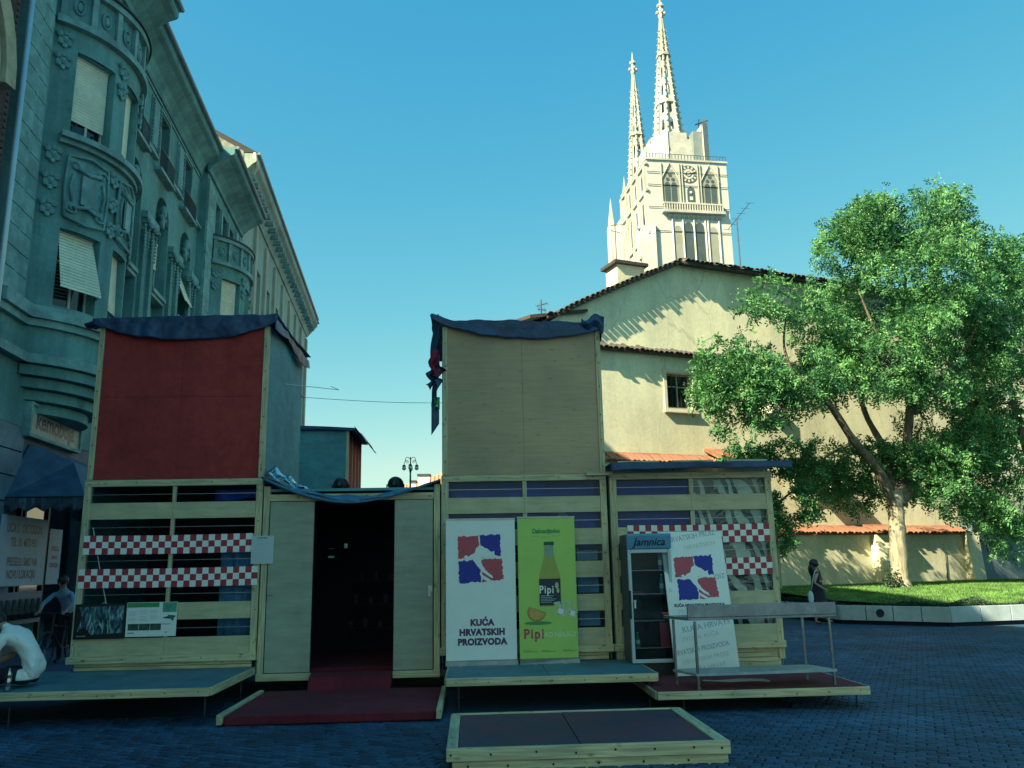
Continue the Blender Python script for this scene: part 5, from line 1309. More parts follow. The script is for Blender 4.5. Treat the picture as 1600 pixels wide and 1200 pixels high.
cw = thing('concrete_wall', 'plain grey blue wall continuing to the right of the garden wall', 'wall', WB(10, .5, 0))
for k in range(4): MB(WB).box(6.42+2.2*k, 6.42+2.2*k+2.19, .2, .8, 0, 3.42).build('wall_panel', CONC, cw, bevel=.01)

# ================================================================== PLANTER, LAWN
PF = [Vector((3.5,27.6,0)), Vector((9.9,27.0,0)), Vector((10.37,24.1,0)), Vector((12.5,22.15,0)), Vector((15.2,22.55,0)), Vector((19.5,23.2,0)), Vector((26,24.5,0))]
PSTONE = mat('planter_stone', (0.42,0.5,0.52), .7, .12, 2, dirt=.2, dirtscale=1.5)
pl_ = thing('planter', 'long low stone faced raised planter bending along the lawn', 'planter', (14, 23, 0))
for (a, b), n in zip(zip(PF, PF[1:]), (3, 2, 4, 3, 4, 5)):
    u = (b-a).normalized(); nn = Vector((u.y, -u.x, 0)); L = (b-a).length
    base = MB().prism([a-nn*.10, b-nn*.10, b-nn*.45, a-nn*.45], (0,0,.40)).build('plinth', DARK, pl_)  # near-black colour stands in for the shadow gap below the blocks
    for k in range(n):
        p, q = a+u*(L*k/n+.012), a+u*(L*(k+1)/n-.012)
        MB().prism([p+Vector((0,0,.11)), q+Vector((0,0,.11)), q-nn*.09+Vector((0,0,.11)), p-nn*.09+Vector((0,0,.11))], (0,0,.40+random.uniform(-.006,.006))).build('stone_block', PSTONE, pl_, bevel=.008)
        MB().prism([p-nn*.092+Vector((0,0,.405)), q-nn*.092+Vector((0,0,.405)), q-nn*.46+Vector((0,0,.405)), p-nn*.46+Vector((0,0,.405))], (0,0,.075)).build('coping_stone', PSTONE, pl_)
a, b = PF[2], PF[3]; u = (b-a).normalized(); nn = Vector((u.y,-u.x,0)); c = a+u*1.12
fp = MB().prism([c-u*.18+nn*.003+Vector((0,0,.12)), c+u*.18+nn*.003+Vector((0,0,.12)), c+u*.18+nn*.03+Vector((0,0,.12)), c-u*.18+nn*.03+Vector((0,0,.12))], (0,0,.385)).build('vent_plate', PSTONE, pl_)
MB(lambda x, y, z: c+u*x+nn*(.031+y)+Vector((0,0,z))).lathe((0,0,.32), [(.11,.0),(.11,.012),(.085,.012),(.08,-.0)], 18, 'y').add([(.085*math.cos(2*PI*i/18),.003,.32+.085*math.sin(2*PI*i/18)) for i in range(18)], [tuple(range(18))]).build('vent_grille', IRON, fp)
def lawn_z(x, y):
    d = min(1, max(0, (y - 22.4) / 6.0)); return .44 + .40*d**.7 + .03*mnoise.noise(Vector((x*.5, y*.5, 0)))
SOIL = mat('lawn_soil', (.035,.07,.02), .95, .4, 3)
edge = [p + Vector((0,.42,0)) for p in PF]
def front_y(x):
    for p, q in zip(edge, edge[1:]):
        if p.x <= x <= q.x: return p.y + (q.y-p.y)*(x-p.x)/max(1e-6, q.x-p.x)
    return edge[-1].y
lw = MB().sheet(lambda u, v: (3.6+22*u, front_y(3.6+22*u)+(38-front_y(3.6+22*u))*v, lawn_z(3.6+22*u, front_y(3.6+22*u)+(38-front_y(3.6+22*u))*v)), 110, 40)
lw.build('lawn_ground', SOIL, kind='structure', smooth=True)
GRASS = mat('grass_blade', (0.15,0.3,0.06), .8, .4, 1.2, c2=(.07,.19,.04), dirt=.35, dirtscale=1.2)
nb = 60000
gx = RNG.uniform(8.5, 24, nb*2); gy = RNG.uniform(22.3, 34.5, nb*2)
fy_ = np.array([front_y(x) for x in gx])
k = (gy > fy_+.05) & (gx/gy < .72) & (gx/gy > .33) & (gy < 33+ (gx-14.55)*math.tan(WA) - .6)
gx, gy = gx[k][:nb], gy[k][:nb]; nb = len(gx)
gz = np.array([lawn_z(a, b) for a, b in zip(gx, gy)])-.01
an = RNG.uniform(0, 2*PI, nb); hh = RNG.uniform(.03,.09, nb); le = RNG.uniform(-.04,.04,(nb,2))
V_ = np.zeros((nb,3,3)); wq = .012
V_[:,0] = np.stack([gx-wq*np.cos(an), gy-wq*np.sin(an), gz],1); V_[:,1] = np.stack([gx+wq*np.cos(an), gy+wq*np.sin(an), gz],1); V_[:,2] = np.stack([gx+le[:,0], gy+le[:,1], gz+hh],1)
def fast_mesh(name, V, nper, m, parent=None, kind=None, col=None):
    nf = len(V); me = bpy.data.meshes.new(name)
    vv = V.reshape(-1,3)
    if parent is not None: vv = vv - np.array(ROOTLOC[parent.name])
    me.vertices.add(len(vv)); me.vertices.foreach_set('co', vv.astype(np.float32).ravel())
    me.loops.add(nf*nper); me.loops.foreach_set('vertex_index', np.arange(nf*nper, dtype=np.int32))
    me.polygons.add(nf); me.polygons.foreach_set('loop_start', np.arange(0, nf*nper, nper, dtype=np.int32))
    me.update(calc_edges=True); me.materials.append(m)
    if col is not None:
        at_ = me.attributes.new('leaf_tone', 'FLOAT', 'FACE'); at_.data.foreach_set('value', col.astype(np.float32))
    o = bpy.data.objects.new(name, me); COL.objects.link(o)
    if parent is not None: o.parent = parent
    if kind: o['kind'] = kind
    return o
fast_mesh('grass', V_, 3, GRASS, kind='stuff')
# dark creeping ground cover along the planter edge
ng = 16000
t_ = RNG.uniform(0,1,ng); seg = RNG.integers(1,6,ng)
pp = np.array([[p.x,p.y] for p in edge]); P0, P1 = pp[seg], pp[np.minimum(seg+1, len(pp)-1)]
Q = P0+(P1-P0)*t_[:,None]; off = np.abs(RNG.normal(0,.35,ng)); Q[:,1] += off*1.1-.12
bump = .5+.5*np.sin(Q[:,0]*2.7)*np.sin(Q[:,0]*1.1+2)
z_ = .46+RNG.uniform(0,1,ng)*(.08+.26*bump**2)*np.exp(-off*1.2)
d1 = RNG.normal(0,1,(ng,3)); d1 /= np.linalg.norm(d1,axis=1)[:,None]; d2 = np.cross(d1, RNG.normal(0,1,(ng,3))); d2 /= np.linalg.norm(d2,axis=1)[:,None]
c_ = np.stack([Q[:,0],Q[:,1],z_],1); s_ = RNG.uniform(.02,.045,ng)[:,None]
V_ = np.stack([c_-d1*s_, c_+d2*s_*.5, c_+d1*s_, c_-d2*s_*.5],1)
fast_mesh('ground_cover', V_, 4, mat('ground_cover_leaf', (.02,.05,.025), .7, .4, 4), kind='stuff')

# ================================================================== TREES
def leafmat(name, dark, light):
    m, n, l, b = nodes_of(name)
    at_ = N(n, 'ShaderNodeAttribute', attribute_name='leaf_tone')
    rp = N(n, 'ShaderNodeValToRGB'); rp.color_ramp.elements[0].color = (*dark,1); rp.color_ramp.elements[1].color = (*light,1)
    l.new(at_.outputs['Fac'], rp.inputs[0]); l.new(rp.outputs[0], b.inputs['Base Color'])
    b.inputs['Roughness'].default_value = .55; b.inputs['Specular IOR Level'].default_value = .3
    out = [q for q in n if q.type == 'OUTPUT_MATERIAL'][0]
    tr = N(n, 'ShaderNodeBsdfTranslucent'); l.new(rp.outputs[0], tr.inputs[0])
    mx = N(n, 'ShaderNodeMixShader'); mx.inputs[0].default_value = .28
    l.new(b.outputs[0], mx.inputs[1]); l.new(tr.outputs[0], mx.inputs[2]); l.new(mx.outputs[0], out.inputs[0])
    return m
LEAF = leafmat('tree_leaf', (.016,.09,.045), (.15,.38,.12)); BLOSS = mat('tree_blossom', (.30,.46,.17), .7, .2, 6)
BARK = mat('tree_bark', (.40,.35,.24), .95, .5, 2.5, (4,4,.7), c2=(.13,.115,.08), bump=1.0, bscale=6)
BARK_SHADED = mat('shaded_bark', (.15,.125,.085), .95, .5, 2.5, (4,4,.7), c2=(.05,.045,.035), bump=1.0, bscale=6)  # darker copy of the bark, the limbs' shade put into its colour
def crown(root, blobs, n_sprays, bl_frac, seed, leaf=(.15,.062)):
    """sprays of pinnate leaves spread over clumps; blobs = (centre, radii)"""
    rg = np.random.default_rng(seed)
    C_ = np.array([b[0] for b in blobs]); Rr = np.array([b[1] for b in blobs])
    vol = (Rr[:,0]*Rr[:,1]*Rr[:,2])**.72; pick = rg.choice(len(blobs), n_sprays, p=vol/vol.sum())
    d = rg.normal(0,1,(n_sprays,3)); d /= np.linalg.norm(d,axis=1)[:,None]
    rad = rg.uniform(0,1,n_sprays)**.33
    rad *= 1 + .16*np.sin(d[:,0]*5+pick)*np.sin(d[:,2]*6+pick*2) + rg.normal(0,.05,n_sprays)
    P = C_[pick] + d*rad[:,None]*Rr[pick]
    # clumps: drop sprays in noise gaps so that light and background show through
    nv = np.array([mnoise.noise(Vector(p)*.62) + .6*mnoise.noise(Vector(p)*1.7) for p in P])
    keep = nv > -.17
    P, d, rad, nv = P[keep], d[keep], rad[keep], nv[keep]; n_sprays = len(P)
    tone_s = np.clip(.45+.6*nv+rg.normal(0,.24,n_sprays), 0, 1)
    ax = d*.9 + rg.normal(0,.5,(n_sprays,3)) + np.array([0,0,-.12]); ax /= np.linalg.norm(ax,axis=1)[:,None]
    sd_ = np.cross(ax, rg.normal(0,1,(n_sprays,3))); sd_ /= np.linalg.norm(sd_,axis=1)[:,None]
    quads, tones = [], []
    K = 9
    for k in range(K):
        side = 1 if k % 2 else -1
        base = P + ax*(.035*k) - np.array([0,0,.004*k*k*.3])
        dr = ax*.45 + sd_*side + rg.normal(0,.25,(n_sprays,3)); dr /= np.linalg.norm(dr,axis=1)[:,None]
        nr = np.cross(dr, ax + rg.normal(0,.35,(n_sprays,3))); nr /= np.linalg.norm(nr,axis=1)[:,None]
        ws = np.cross(nr, dr); L = leaf[0]*rg.uniform(.5,1.35,(n_sprays,1)); W = leaf[1]*rg.uniform(.8,1.2,(n_sprays,1))
        quads.append(np.stack([base, base+dr*L*.5+ws*W*.5, base+dr*L, base+dr*L*.5-ws*W*.5],1))
        tones.append(np.clip(tone_s+rg.normal(0,.12,n_sprays),0,1))
    V = np.concatenate(quads); tn = np.concatenate(tones)
    fast_mesh('crown', V, 4, LEAF, root, col=tn)
    if bl_frac:
        out = (rad > .80) & (d[:,2] > -.35) & (rg.uniform(0,1,n_sprays) < bl_frac)
        Pb, db = P[out]+d[out]*.10, d[out]; nbq = len(Pb); qs = []
        for k in range(13):
            c = Pb + rg.normal(0,.10,(nbq,3)); a = rg.normal(0,1,(nbq,3)); a /= np.linalg.norm(a,axis=1)[:,None]
            b_ = np.cross(a, rg.normal(0,1,(nbq,3))); b_ /= np.linalg.norm(b_,axis=1)[:,None]; s = rg.uniform(.015,.036,(nbq,1))
            qs.append(np.stack([c-a*s, c+b_*s*.6, c+a*s, c-b_*s*.6],1))
        fast_mesh('blossom', np.concatenate(qs), 4, BLOSS, root, kind='stuff')
def limbs(root, lists):
    for k, (pts, r0, r1) in enumerate(lists):
        P = [Vector(p) for p in pts]; out = []
        for i in range(len(P)-1):
            for j in range(5):
                t = j/5; p0 = P[max(0,i-1)]; p1 = P[i]; p2 = P[i+1]; p3 = P[min(len(P)-1,i+2)]
                out.append(.5*((2*p1)+(p2-p0)*t+(2*p0-5*p1+4*p2-p3)*t*t+(3*p1-p0-3*p2+p3)*t**3))
        out.append(P[-1]); n = len(out)
        rs = [(r0+(r1-r0)*i/(n-1))*(1+.06*math.sin(i*2.1)) for i in range(n)]
        if k == 0: rs[0] *= 1.45; rs[1] *= 1.18
        out = [p + Vector((random.uniform(-1,1),random.uniform(-1,1),0))*rs[i]*.06 for i, p in enumerate(out)]
        MB().tube(out, rs, 10).build('trunk' if k == 0 else 'limb', BARK if k == 0 else BARK_SHADED, root, smooth=True)
def blobs_px(lst, Y0):
    out = []
    for x, y, rx, ry, dy in lst:
        Y = Y0+dy; c = px(x, y, Y=Y); s = Y/F_PX*1.02
        out.append(((c.x, c.y, c.z), (rx*s, (rx+ry)*.5*s*.9, ry*s)))
    return out
TY = 28.3
tb = px(1408, 918, Y=TY)
t1 = thing('tree', 'tall leafy tree with pale blossom clusters and thick pale trunk on the lawn', 'tree', (tb.x, tb.y, tb.z-.1))
q = lambda x, y, dy=0: px(x, y, Y=TY+dy)
limbs(t1, [([tb-Vector((0,0,.25)), q(1403,850), q(1400,800), q(1398,765)], .30, .24),
    ([q(1398,790), q(1372,735,-.2), q(1335,690,-.7), q(1290,625,-1.3), q(1240,585,-1.8), q(1180,560,-2.1)], .20, .04),
    ([q(1400,790), q(1422,740,.1), q(1418,690,.0), q(1421,630,-.1), q(1408,575,0), q(1412,470,.2), q(1420,380,.2)], .22, .05),
    ([q(1405,785), q(1440,740,.3), q(1480,690,.6), q(1520,640,.8), q(1550,560,1)], .22, .05),
    ([q(1421,650), q(1460,600,-.3), q(1500,560,-.5), q(1530,500,-.6)], .11, .03),
    ([q(1335,690,-.7), q(1305,705,-.5), q(1275,725,-.2)], .06, .02),
    ([q(1398,775), q(1380,700,1), q(1350,640,1.5), q(1330,540,1.5), q(1320,440,1.2)], .16, .03),
    ([q(1240,585,-1.8), q(1225,540,-1.9), q(1230,480,-1.9)], .06, .02),
    ([q(1408,575), q(1370,520,-.5), q(1340,450,-.6)], .09, .02)])
crown(t1, blobs_px([(1410,350,100,58,0),(1465,318,52,36,.3),(1355,350,62,44,-.6),(1318,395,42,62,-.2),(1345,470,60,62,.8),(1430,430,120,80,-.8),(1500,400,45,70,.8),
    (1400,520,105,62,-1.2),(1490,500,90,75,.6),(1330,545,52,48,-.4),(1385,585,72,40,-1.6),(1460,590,70,50,-1.0),(1540,560,60,70,.2),
    (1222,470,56,46,-2.0),(1270,520,48,44,-.3),(1180,520,62,48,-2.0),(1134,566,52,42,-2.0),(1110,616,32,32,-2.0),(1160,600,76,46,-2.0),(1240,585,66,50,-2.0),(1150,668,30,30,-2.0),(1205,640,46,28,-2.0),(1280,590,56,52,-.8),
    (1345,725,66,44,.8),(1405,735,66,46,.6),(1330,775,36,24,1.2),(1460,735,66,55,.2),(1470,665,62,48,.8),(1520,690,60,60,.6),(1292,712,38,26,.4),(1300,745,30,26,1.0)], TY), 20000, .34, 11)
tb2 = px(1640, 905, Y=31)
t2 = thing('tree', 'darker broad tree cut off by the right picture edge, partly behind the blossoming one', 'tree', (tb2.x, tb2.y, .7))
q2 = lambda x, y, dy=0: px(x, y, Y=30+dy)
limbs(t2, [([Vector((tb2.x,tb2.y,.5)), q2(1640,820,1), q2(1632,760,.6)], .36, .28), ([q2(1632,780,.6), q2(1600,690), q2(1575,590), q2(1560,480)], .2, .04), ([q2(1632,780,.6), q2(1660,660), q2(1670,540), q2(1640,430)], .2, .04)])
crown(t2, blobs_px([(1590,440,60,62,0),(1640,420,80,70,.5),(1560,400,30,40,.2),(1600,540,85,75,-.5),(1680,540,90,110,.5),(1555,640,62,60,-.3),(1620,680,90,85,0),(1545,745,62,50,-.8),(1600,790,80,48,-.8),(1535,800,46,26,-1.2),(1690,760,80,90,0),(1490,770,48,30,-.4),(1585,850,40,22,-1.2)], 30), 11000, .10, 23)
tb3 = px(1215, 905, Y=28.7)
t3 = thing('small_tree', 'small dark leafy tree rising beside the single storey kiosk roof', 'tree', (tb3.x, tb3.y, .5))
q3 = lambda x, y, dy=0: px(x, y, Y=28.5+dy)
limbs(t3, [([Vector((tb3.x,tb3.y,.3)), q3(1212,850), q3(1205,800), q3(1200,760)], .12, .07), ([q3(1205,800), q3(1180,760), q3(1165,730)], .06, .02), ([q3(1205,800), q3(1235,770), q3(1262,760)], .05, .02)])
crown(t3, blobs_px([(1172,724,44,28,0),(1225,712,36,24,.3),(1150,745,40,22,.2),(1205,755,40,34,-.2),(1250,745,36,26,.2),(1228,795,46,30,-.3),(1200,800,26,30,0),(1262,790,26,18,0),(1215,840,22,22,.2)], 28.5), 2400, .03, 31)
tag(MB().ball((tb.x-.55, tb.y-.45, tb.z+.12), .01, 4).build('sprout', LEAF), 'x', 'plant') if False else None
sp = np.random.default_rng(5); ns = 220
c_ = np.stack([tb.x-.52+sp.normal(0,.14,ns), tb.y-.5+sp.normal(0,.12,ns), tb.z+.02+np.abs(sp.normal(0,.28,ns))],1)
d1 = sp.normal(0,1,(ns,3)); d1 /= np.linalg.norm(d1,axis=1)[:,None]; d2 = np.cross(d1, sp.normal(0,1,(ns,3))); d2 /= np.linalg.norm(d2,axis=1)[:,None]
st_ = thing('sucker_shoot', 'small dark leafy shoot at the foot of the thick trunk', 'plant', (tb.x-.52, tb.y-.5, tb.z))
fast_mesh('foliage', np.stack([c_-d1*.07, c_+d2*.03, c_+d1*.07, c_-d2*.03],1), 4, mat('shoot_leaf', (.02,.06,.025), .6, .4, 9), st_, kind='stuff')
for k in range(4): MB().tube([(tb.x-.52,tb.y-.5,tb.z-.05),(tb.x-.52+.1*(k-1.5),tb.y-.5,tb.z+.25+.08*k)], .008, 5).build('stem', BARK_SHADED, st_)

# ================================================================== CATHEDRAL
LIME = weathered('limestone', (0.53,0.515,0.44), .22, .22, pscale=.12, sscale=.5); WRAP = mat('printed_wrap', (0.53,0.52,0.46), .7, .06, .3); WRAPDK = mat('printed_window', (.055,.085,.09), .7, .25, .6); WRAPMID = mat('printed_shade', (.30,.30,.24), .7, .2, .4)
YC = 140.25
ct = thing('cathedral', 'gothic cathedral with two lace spires and wrapped clock tower beyond the house', 'cathedral', (39.5, 150, 0))
beta = R(6); CU = Vector((math.cos(beta), math.sin(beta), 0)); CV = Vector((-math.sin(beta)+.0, math.cos(beta), 0)); WT = 14.6; CO = Vector((37.13, YC, 0)) - CU*WT/2 - CV*WT/2
def CT(a, b, z):
    k = .95 if z < 82 else .95 + .05*(z-82)/26
    return CO + CU*(a*.948 if abs(a) < 16 else a) + CV*b + Vector((0,0,1.75+(z-1.75)*k))
WT = 15.4; ZTW = 73.8
def tower(T, wrapped, WT=15.4):
    sb = 'tower' 
    MB(T).box(0, WT, 0, WT, 0, ZTW).build('tower', WRAP if wrapped else LIME, ct)
    for a in (0, WT):
        for b in (0, WT): MB(T).box(a-.5, a+.5, b-.5, b+.5, 0, ZTW-1 if wrapped else ZTW+1).build('buttress', LIME, ct) if not wrapped else None
    # spire: octagon with eight ribs, open panels and crockets
    cx = cy = WT/2
    rb, z0, z1 = (2.75 if wrapped else 2.7), (79.5 if wrapped else 74), 105.2
    rad = lambda z: rb*(1-(z-z0)/(z1-z0))**.96+.22
    for k in range(8):
        w0, w1 = PI/8+PI/4*k, PI/8+PI/4*(k+1)
        MB(T).tube([(cx+rad(z)*math.cos(w0), cy+rad(z)*math.sin(w0), z) for z in np.linspace(z0, z1, 8)], [.26,.25,.23,.21,.19,.17,.15,.12], 5).build('rib', LIME, ct)
        ck = MB(T)
        for z in np.arange(z0+.8, z1-3, 1.15):
            ck.ball((cx+(rad(z)+.30)*math.cos(w0), cy+(rad(z)+.30)*math.sin(w0), z), .25*(1-.5*(z-z0)/(z1-z0)), 5, (1,1,.8))
        ck.build('crocket', LIME, ct, kind='stuff')
        # panel with slots
        zl = np.linspace(z0, z1-6, 7); pnl = MB(T)
        for i, (za, zb_) in enumerate(zip(zl, zl[1:])):
            def pt(f, z):
                r = rad(z)*.955; p = Vector((cx+r*math.cos(w0), cy+r*math.sin(w0), z)); q_ = Vector((cx+r*math.cos(w1), cy+r*math.sin(w1), z)); return p+(q_-p)*f
            h = zb_-za
            for f0, f1 in ((0,.34),(.66,1)): pnl.quad(pt(f0,za), pt(f1,za), pt(f1,zb_), pt(f0,zb_))
            pnl.quad(pt(.34,za), pt(.66,za), pt(.66,za+h*.18), pt(.34,za+h*.18)); pnl.add([pt(.34,zb_-h*.30), pt(.5,zb_-h*.12), pt(.66,zb_-h*.30), pt(.66,zb_), pt(.34,zb_)], [(0,1,4),(1,2,3),(1,3,4)])
        pt0 = zl[-1]
        pnl.quad(*[Vector((cx+rad(z)*.955*math.cos(w), cy+rad(z)*.955*math.sin(w), z)) for w, z in ((w0,pt0),(w1,pt0),(w1,z1),(w0,z1))])
        pnl.build('spire_panel', LIME, ct)
    MB(T).lathe((cx,cy,0), [(rad(z0+9)+.25,z0+9),(rad(z0+9)+.25,z0+9.5)], 8, a0=PI/8, a1=2*PI+PI/8).lathe((cx,cy,0), [(rad(z0+18)+.3,z0+18),(rad(z0+18)+.3,z0+18.5)], 8, a0=PI/8, a1=2*PI+PI/8).build('spire_band', LIME, ct)
    fm = MB(T).lathe((cx,cy,0), [(.45,104.6),(.6,105.0),(.42,105.3),(.4,106.6),(.25,107.2),(.12,108.6),(.0,109.2)], 8)
    for z, r in ((105.6,.75),(106.9,.45)):
        for k in range(4): fm.ball((cx+r*math.cos(PI/2*k), cy+r*math.sin(PI/2*k), z), .36, 5).tube([(cx,cy,z),(cx+r*math.cos(PI/2*k),cy+r*math.sin(PI/2*k),z)], .16, 5)
    fm.build('finial', LIME, ct)
    if not wrapped:
        for a in (0, WT):
            for b in (0, WT):
                MB(T).lathe((a,b,0), [(1.1,ZTW-8),(1.1,ZTW),(.85,ZTW+1),(.0,ZTW+8)], 6).build('pinnacle', LIME, ct)
        for a in (3.5, 7.7, 11.9):
            for z in (52, 62): MB(T).box(a-.8, a+.8, -.06, .0, z, z+7).build('window', WRAPDK, ct)
tower(CT, True)
OFF = Vector((px(988,90,Z=108).x, px(988,90,Z=108).y, 0)) - CT(5.1, 5.1, 0)
def CT2(a, b, z): return CT(a, b, z) + Vector((OFF.x, OFF.y, 0)) + CU*0
tower(CT2, False, 10.2)
# the printed scaffold wrap on the near face: shallow relief of windows, shafts, balcony, clock
def rel(name, a0, a1, z0, z1, d, m): return MB(CT).box(a0, a1, -d, -.002, z0, z1).build(name, m, ct)
def lancet(cx, w, z0, z1, m, d=.06, name='window'):
    n = 8; pts = [(cx-w, z0), (cx+w, z0), (cx+w, z1-w*1.5)] + [(cx+w*math.cos(PI*i/n), z1-w*1.5+w*1.5*math.sin(PI*i/n)) for i in range(1, n)] + [(cx-w, z1-w*1.5)]
    return MB(CT).prism([(a, -d, z) for a, z in pts], (0, d-.002, 0)).build(name, m, ct)
for a, w in ((4.6,2.0),(13.2-2.0,2.0)): pass
rel('printed_bay', 2.6, 13.2, 46, 73.4, .02, WRAP)
for c in (4.4, 12.0):
    lancet(c, 1.55, 65.7, 72.2, WRAPMID, .05, 'printed_arch')
    for k in (-.62, .62): lancet(c+k, .52, 65.8, 69.6, WRAPDK, .09)
    for k, z in ((-.5,70.1),(.5,70.1),(0,70.9)): MB(CT).lathe((c+k,0,z), [(.36,-.09),(.36,-.0)], 10, 'y').build('trefoil', WRAPDK, ct)
    MB(CT).tube([(c-1.75,-.1,70),(c,-.1,73.3),(c+1.75,-.1,70)], .16, 5).build('gable_moulding', LIME, ct)
for a in (2.75,6.2,6.7,9.7,10.2,13.6): MB(CT).tube([(a,-.1,65.5),(a,-.1,73.2)], .17, 6).build('shaft', WRAPMID, ct)
lancet(8.2, .72, 65.9, 68.9, WRAPDK, .08); MB(CT).ball((8.2,-.12,67.7), .30, 6, (1,.3,1)).box(7.9,8.5,-.13,-.07,66.2,66.9).build('printed_statue', WRAP, ct)
# clock
MB(CT).lathe((7.95,0,71.3), [(1.72,-.10),(1.72,-.0)], 32, 'y').build('clock_face', mat('clock_dark', (.10,.09,.07), .6, .2, 2), ct)
cf = MB(CT).lathe((7.95,0,71.3), [(.98,-.14),(.98,-.101)], 28, 'y').build('clock_centre', WRAP, ct)
MB(CT).lathe((7.95,0,71.3), [(.55,-.18),(.55,-.141)], 24, 'y').build('clock_inner_ring', mat('clock_dark', (.1,.09,.07)), ct)
MB(CT).lathe((7.95,0,71.3), [(.38,-.2),(.38,-.181)], 20, 'y').build('clock_hub', WRAP, ct)
for k in range(12):
    w = 2*PI*k/12; c, s = math.cos(w), math.sin(w); o_ = lambda r, t: (7.95+r*c-t*s, -.115, 71.3+r*s+t*c)
    MB(CT).prism([o_(1.10,-.14), o_(1.58,-.16), o_(1.58,.16), o_(1.10,.14)], (0,.012,0)).build('numeral', WRAP, ct)
for w, L in ((R(15),1.35),(R(185),.85)):
    c, s = math.cos(w), math.sin(w); o_ = lambda r, t: (7.95+r*c-t*s, -.23, 71.3+r*s+t*c)
    MB(CT).prism([o_(-.2,-.10), o_(L,-.05), o_(L,.05), o_(-.2,.10)], (0,.02,0)).build('clock_hand', BLACK, ct)
# gallery
rel('gallery_floor', 2.4, 14.2, 63.4, 63.9, .9, LIME); rel('gallery_rail', 2.6, 14.0, 65.1, 65.4, .7, LIME)
for k in range(24): MB(CT).box(2.7+.48*k, 2.9+.48*k, -.68, -.55, 63.9, 65.1).build('baluster', LIME, ct)
for k in range(12): MB(CT).lathe((3.4+.9*k,-.05,62.7), [(.34,-.12),(.0,.0)], 8, 'y').build('arcade_drop', WRAPMID, ct)
for c, w, m in ((5.3,.75,WRAPMID),(7.3,.85,WRAPDK),(9.4,.85,WRAPDK),(12.0,.75,WRAPMID)): lancet(c, w, 44, 62.0 if m is WRAPDK else 61.2, m, .07)
for a in (4.3,6.25,8.35,10.5,11.0,13.1): MB(CT).tube([(a,-.1,44),(a,-.1,62.4)], .18, 6).build('shaft', WRAP, ct)
for z in (60.0, 64.6, 68.9, 71.4): MB(CT).tube([(-.1,-.16,z),(WT+.1,-.16,z+.05)], .055, 5).build('wrap_strap', IRON, ct)
# scaffold drum and platform on top
SCAF = mat('scaffold_net', (0.52,0.51,0.44), .8, .2, .8, dirt=.2, dirtscale=.5)
cx = WT/2
for i, (z0, z1, r) in enumerate(((74.2,77.0,6.1),(77.05,79.7,6.0),(79.75,81.6,4.8))):
    for k in range(8):
        w0, w1 = PI/8+PI/4*k, PI/8+PI/4*(k+1)
        MB(CT).quad((cx+r*math.cos(w0),cx+r*math.sin(w0),z0),(cx+r*math.cos(w1),cx+r*math.sin(w1),z0),(cx+r*math.cos(w1),cx+r*math.sin(w1),z1),(cx+r*math.cos(w0),cx+r*math.sin(w0),z1)).build('scaffold_net', SCAF, ct)
        MB(CT).tube([(cx+(r+.06)*math.cos(w0),cx+(r+.06)*math.sin(w0),z0-.2),(cx+(r+.06)*math.cos(w0),cx+(r+.06)*math.sin(w0),z1+1.0)], .06, 5).build('scaffold_pole', ZINC, ct)
MB(CT).box(10.0,11.75,1.5,5,74.2,81.0).build('scaffold_lift', mat('lift_dark', (.20,.24,.24), .7, .2, 1), ct)
MB(CT).box(11.8,12.7,.9,5.2,74.2,82.4).build('scaffold_net', SCAF, ct)
for k in range(6): MB(CT).tube([(11.8+.18*k,.85,74.2),(11.8+.18*k,.85,82.9+.3*(k % 2))], .05, 5).build('scaffold_pole', ZINC, ct)
MB(CT).tube([(10.4,1,82.0),(12.9,1,82.9)], .12, 5).tube([(11.0,1,81.4),(11.2,1,83.0)], .1, 5).build('scaffold_tube', IRON, ct)
MB(CT).box(-.15, WT+.15, -.25, WT, ZTW, ZTW+.35).build('parapet', LIME, ct)
for k in range(26): MB(CT).box(.0+.61*k, .14+.61*k, -.2, -.08, ZTW+.35, ZTW+1.25).build('rail_post', ZINC, ct)
MB(CT).tube([(0,-.14,ZTW+1.25),(WT,-.14,ZTW+1.25)], .06, 5).build('rail', ZINC, ct)
# west front to the left: gable wall between the towers with pinnacles and rose
g0 = CT(0, WT, 0); g1 = CT2(0, 0, 0)
gdir = (g1-g0); GL = gdir.length; gdir.normalize(); gn = Vector((-gdir.y, gdir.x, 0))
if gn.x > 0: gn = -gn
def GT(a, d, z): return CT(0,0,0) + gdir*a + gn*d + Vector((0,0,z))
MB(GT).box(-.2, WT+GL+2, -1, 1.6, 0, 58).build('west_front', LIME, ct)
MB(GT).prism([(8,1.0,58),(WT+GL-4,1.0,58),(WT+GL/2-3,1.0,65)], (0,-2,0)).build('west_gable', LIME, ct)
for a, z in ((1,62),(6,58),(11,63),(17,62),(22,58),(27,60)):
    MB(GT).lathe((a,1.7,0), [(.75,40),(.75,z-6),(.55,z-5),(0,z)], 6).build('pinnacle', LIME, ct)
for a, z in ((3,50),(9,52),(14,56)):
    MB(GT).box(a-.7,a+.7,1.6,1.7,z-6,z).build('window', WRAPMID, ct)
MB(GT).lathe((9,1.6,62), [(1.8,0),(1.8,.15),(1.3,.2),(1.2,.05)], 20, 'y').build('rose_window', WRAPMID, ct)
for b in (2.6, 6.2, 9.8, 12.8):
    for z, h in ((50,7.5),(60.5,6.5),(68.6,3.8)): MB(CT).box(-.07, -.002, b-.62, b+.62, z, z+h).build('printed_window', WRAPMID, ct); MB(CT).box(-.12, -.072, b-.3, b+.3, z+.4, z+h-.9).build('printed_slot', WRAPDK, ct)
for z in (49, 59.4, 67.6, 72.8): MB(CT).box(-.35, -.002, -.3, 15.6, z, z+.5).build('string_course', LIME, ct)
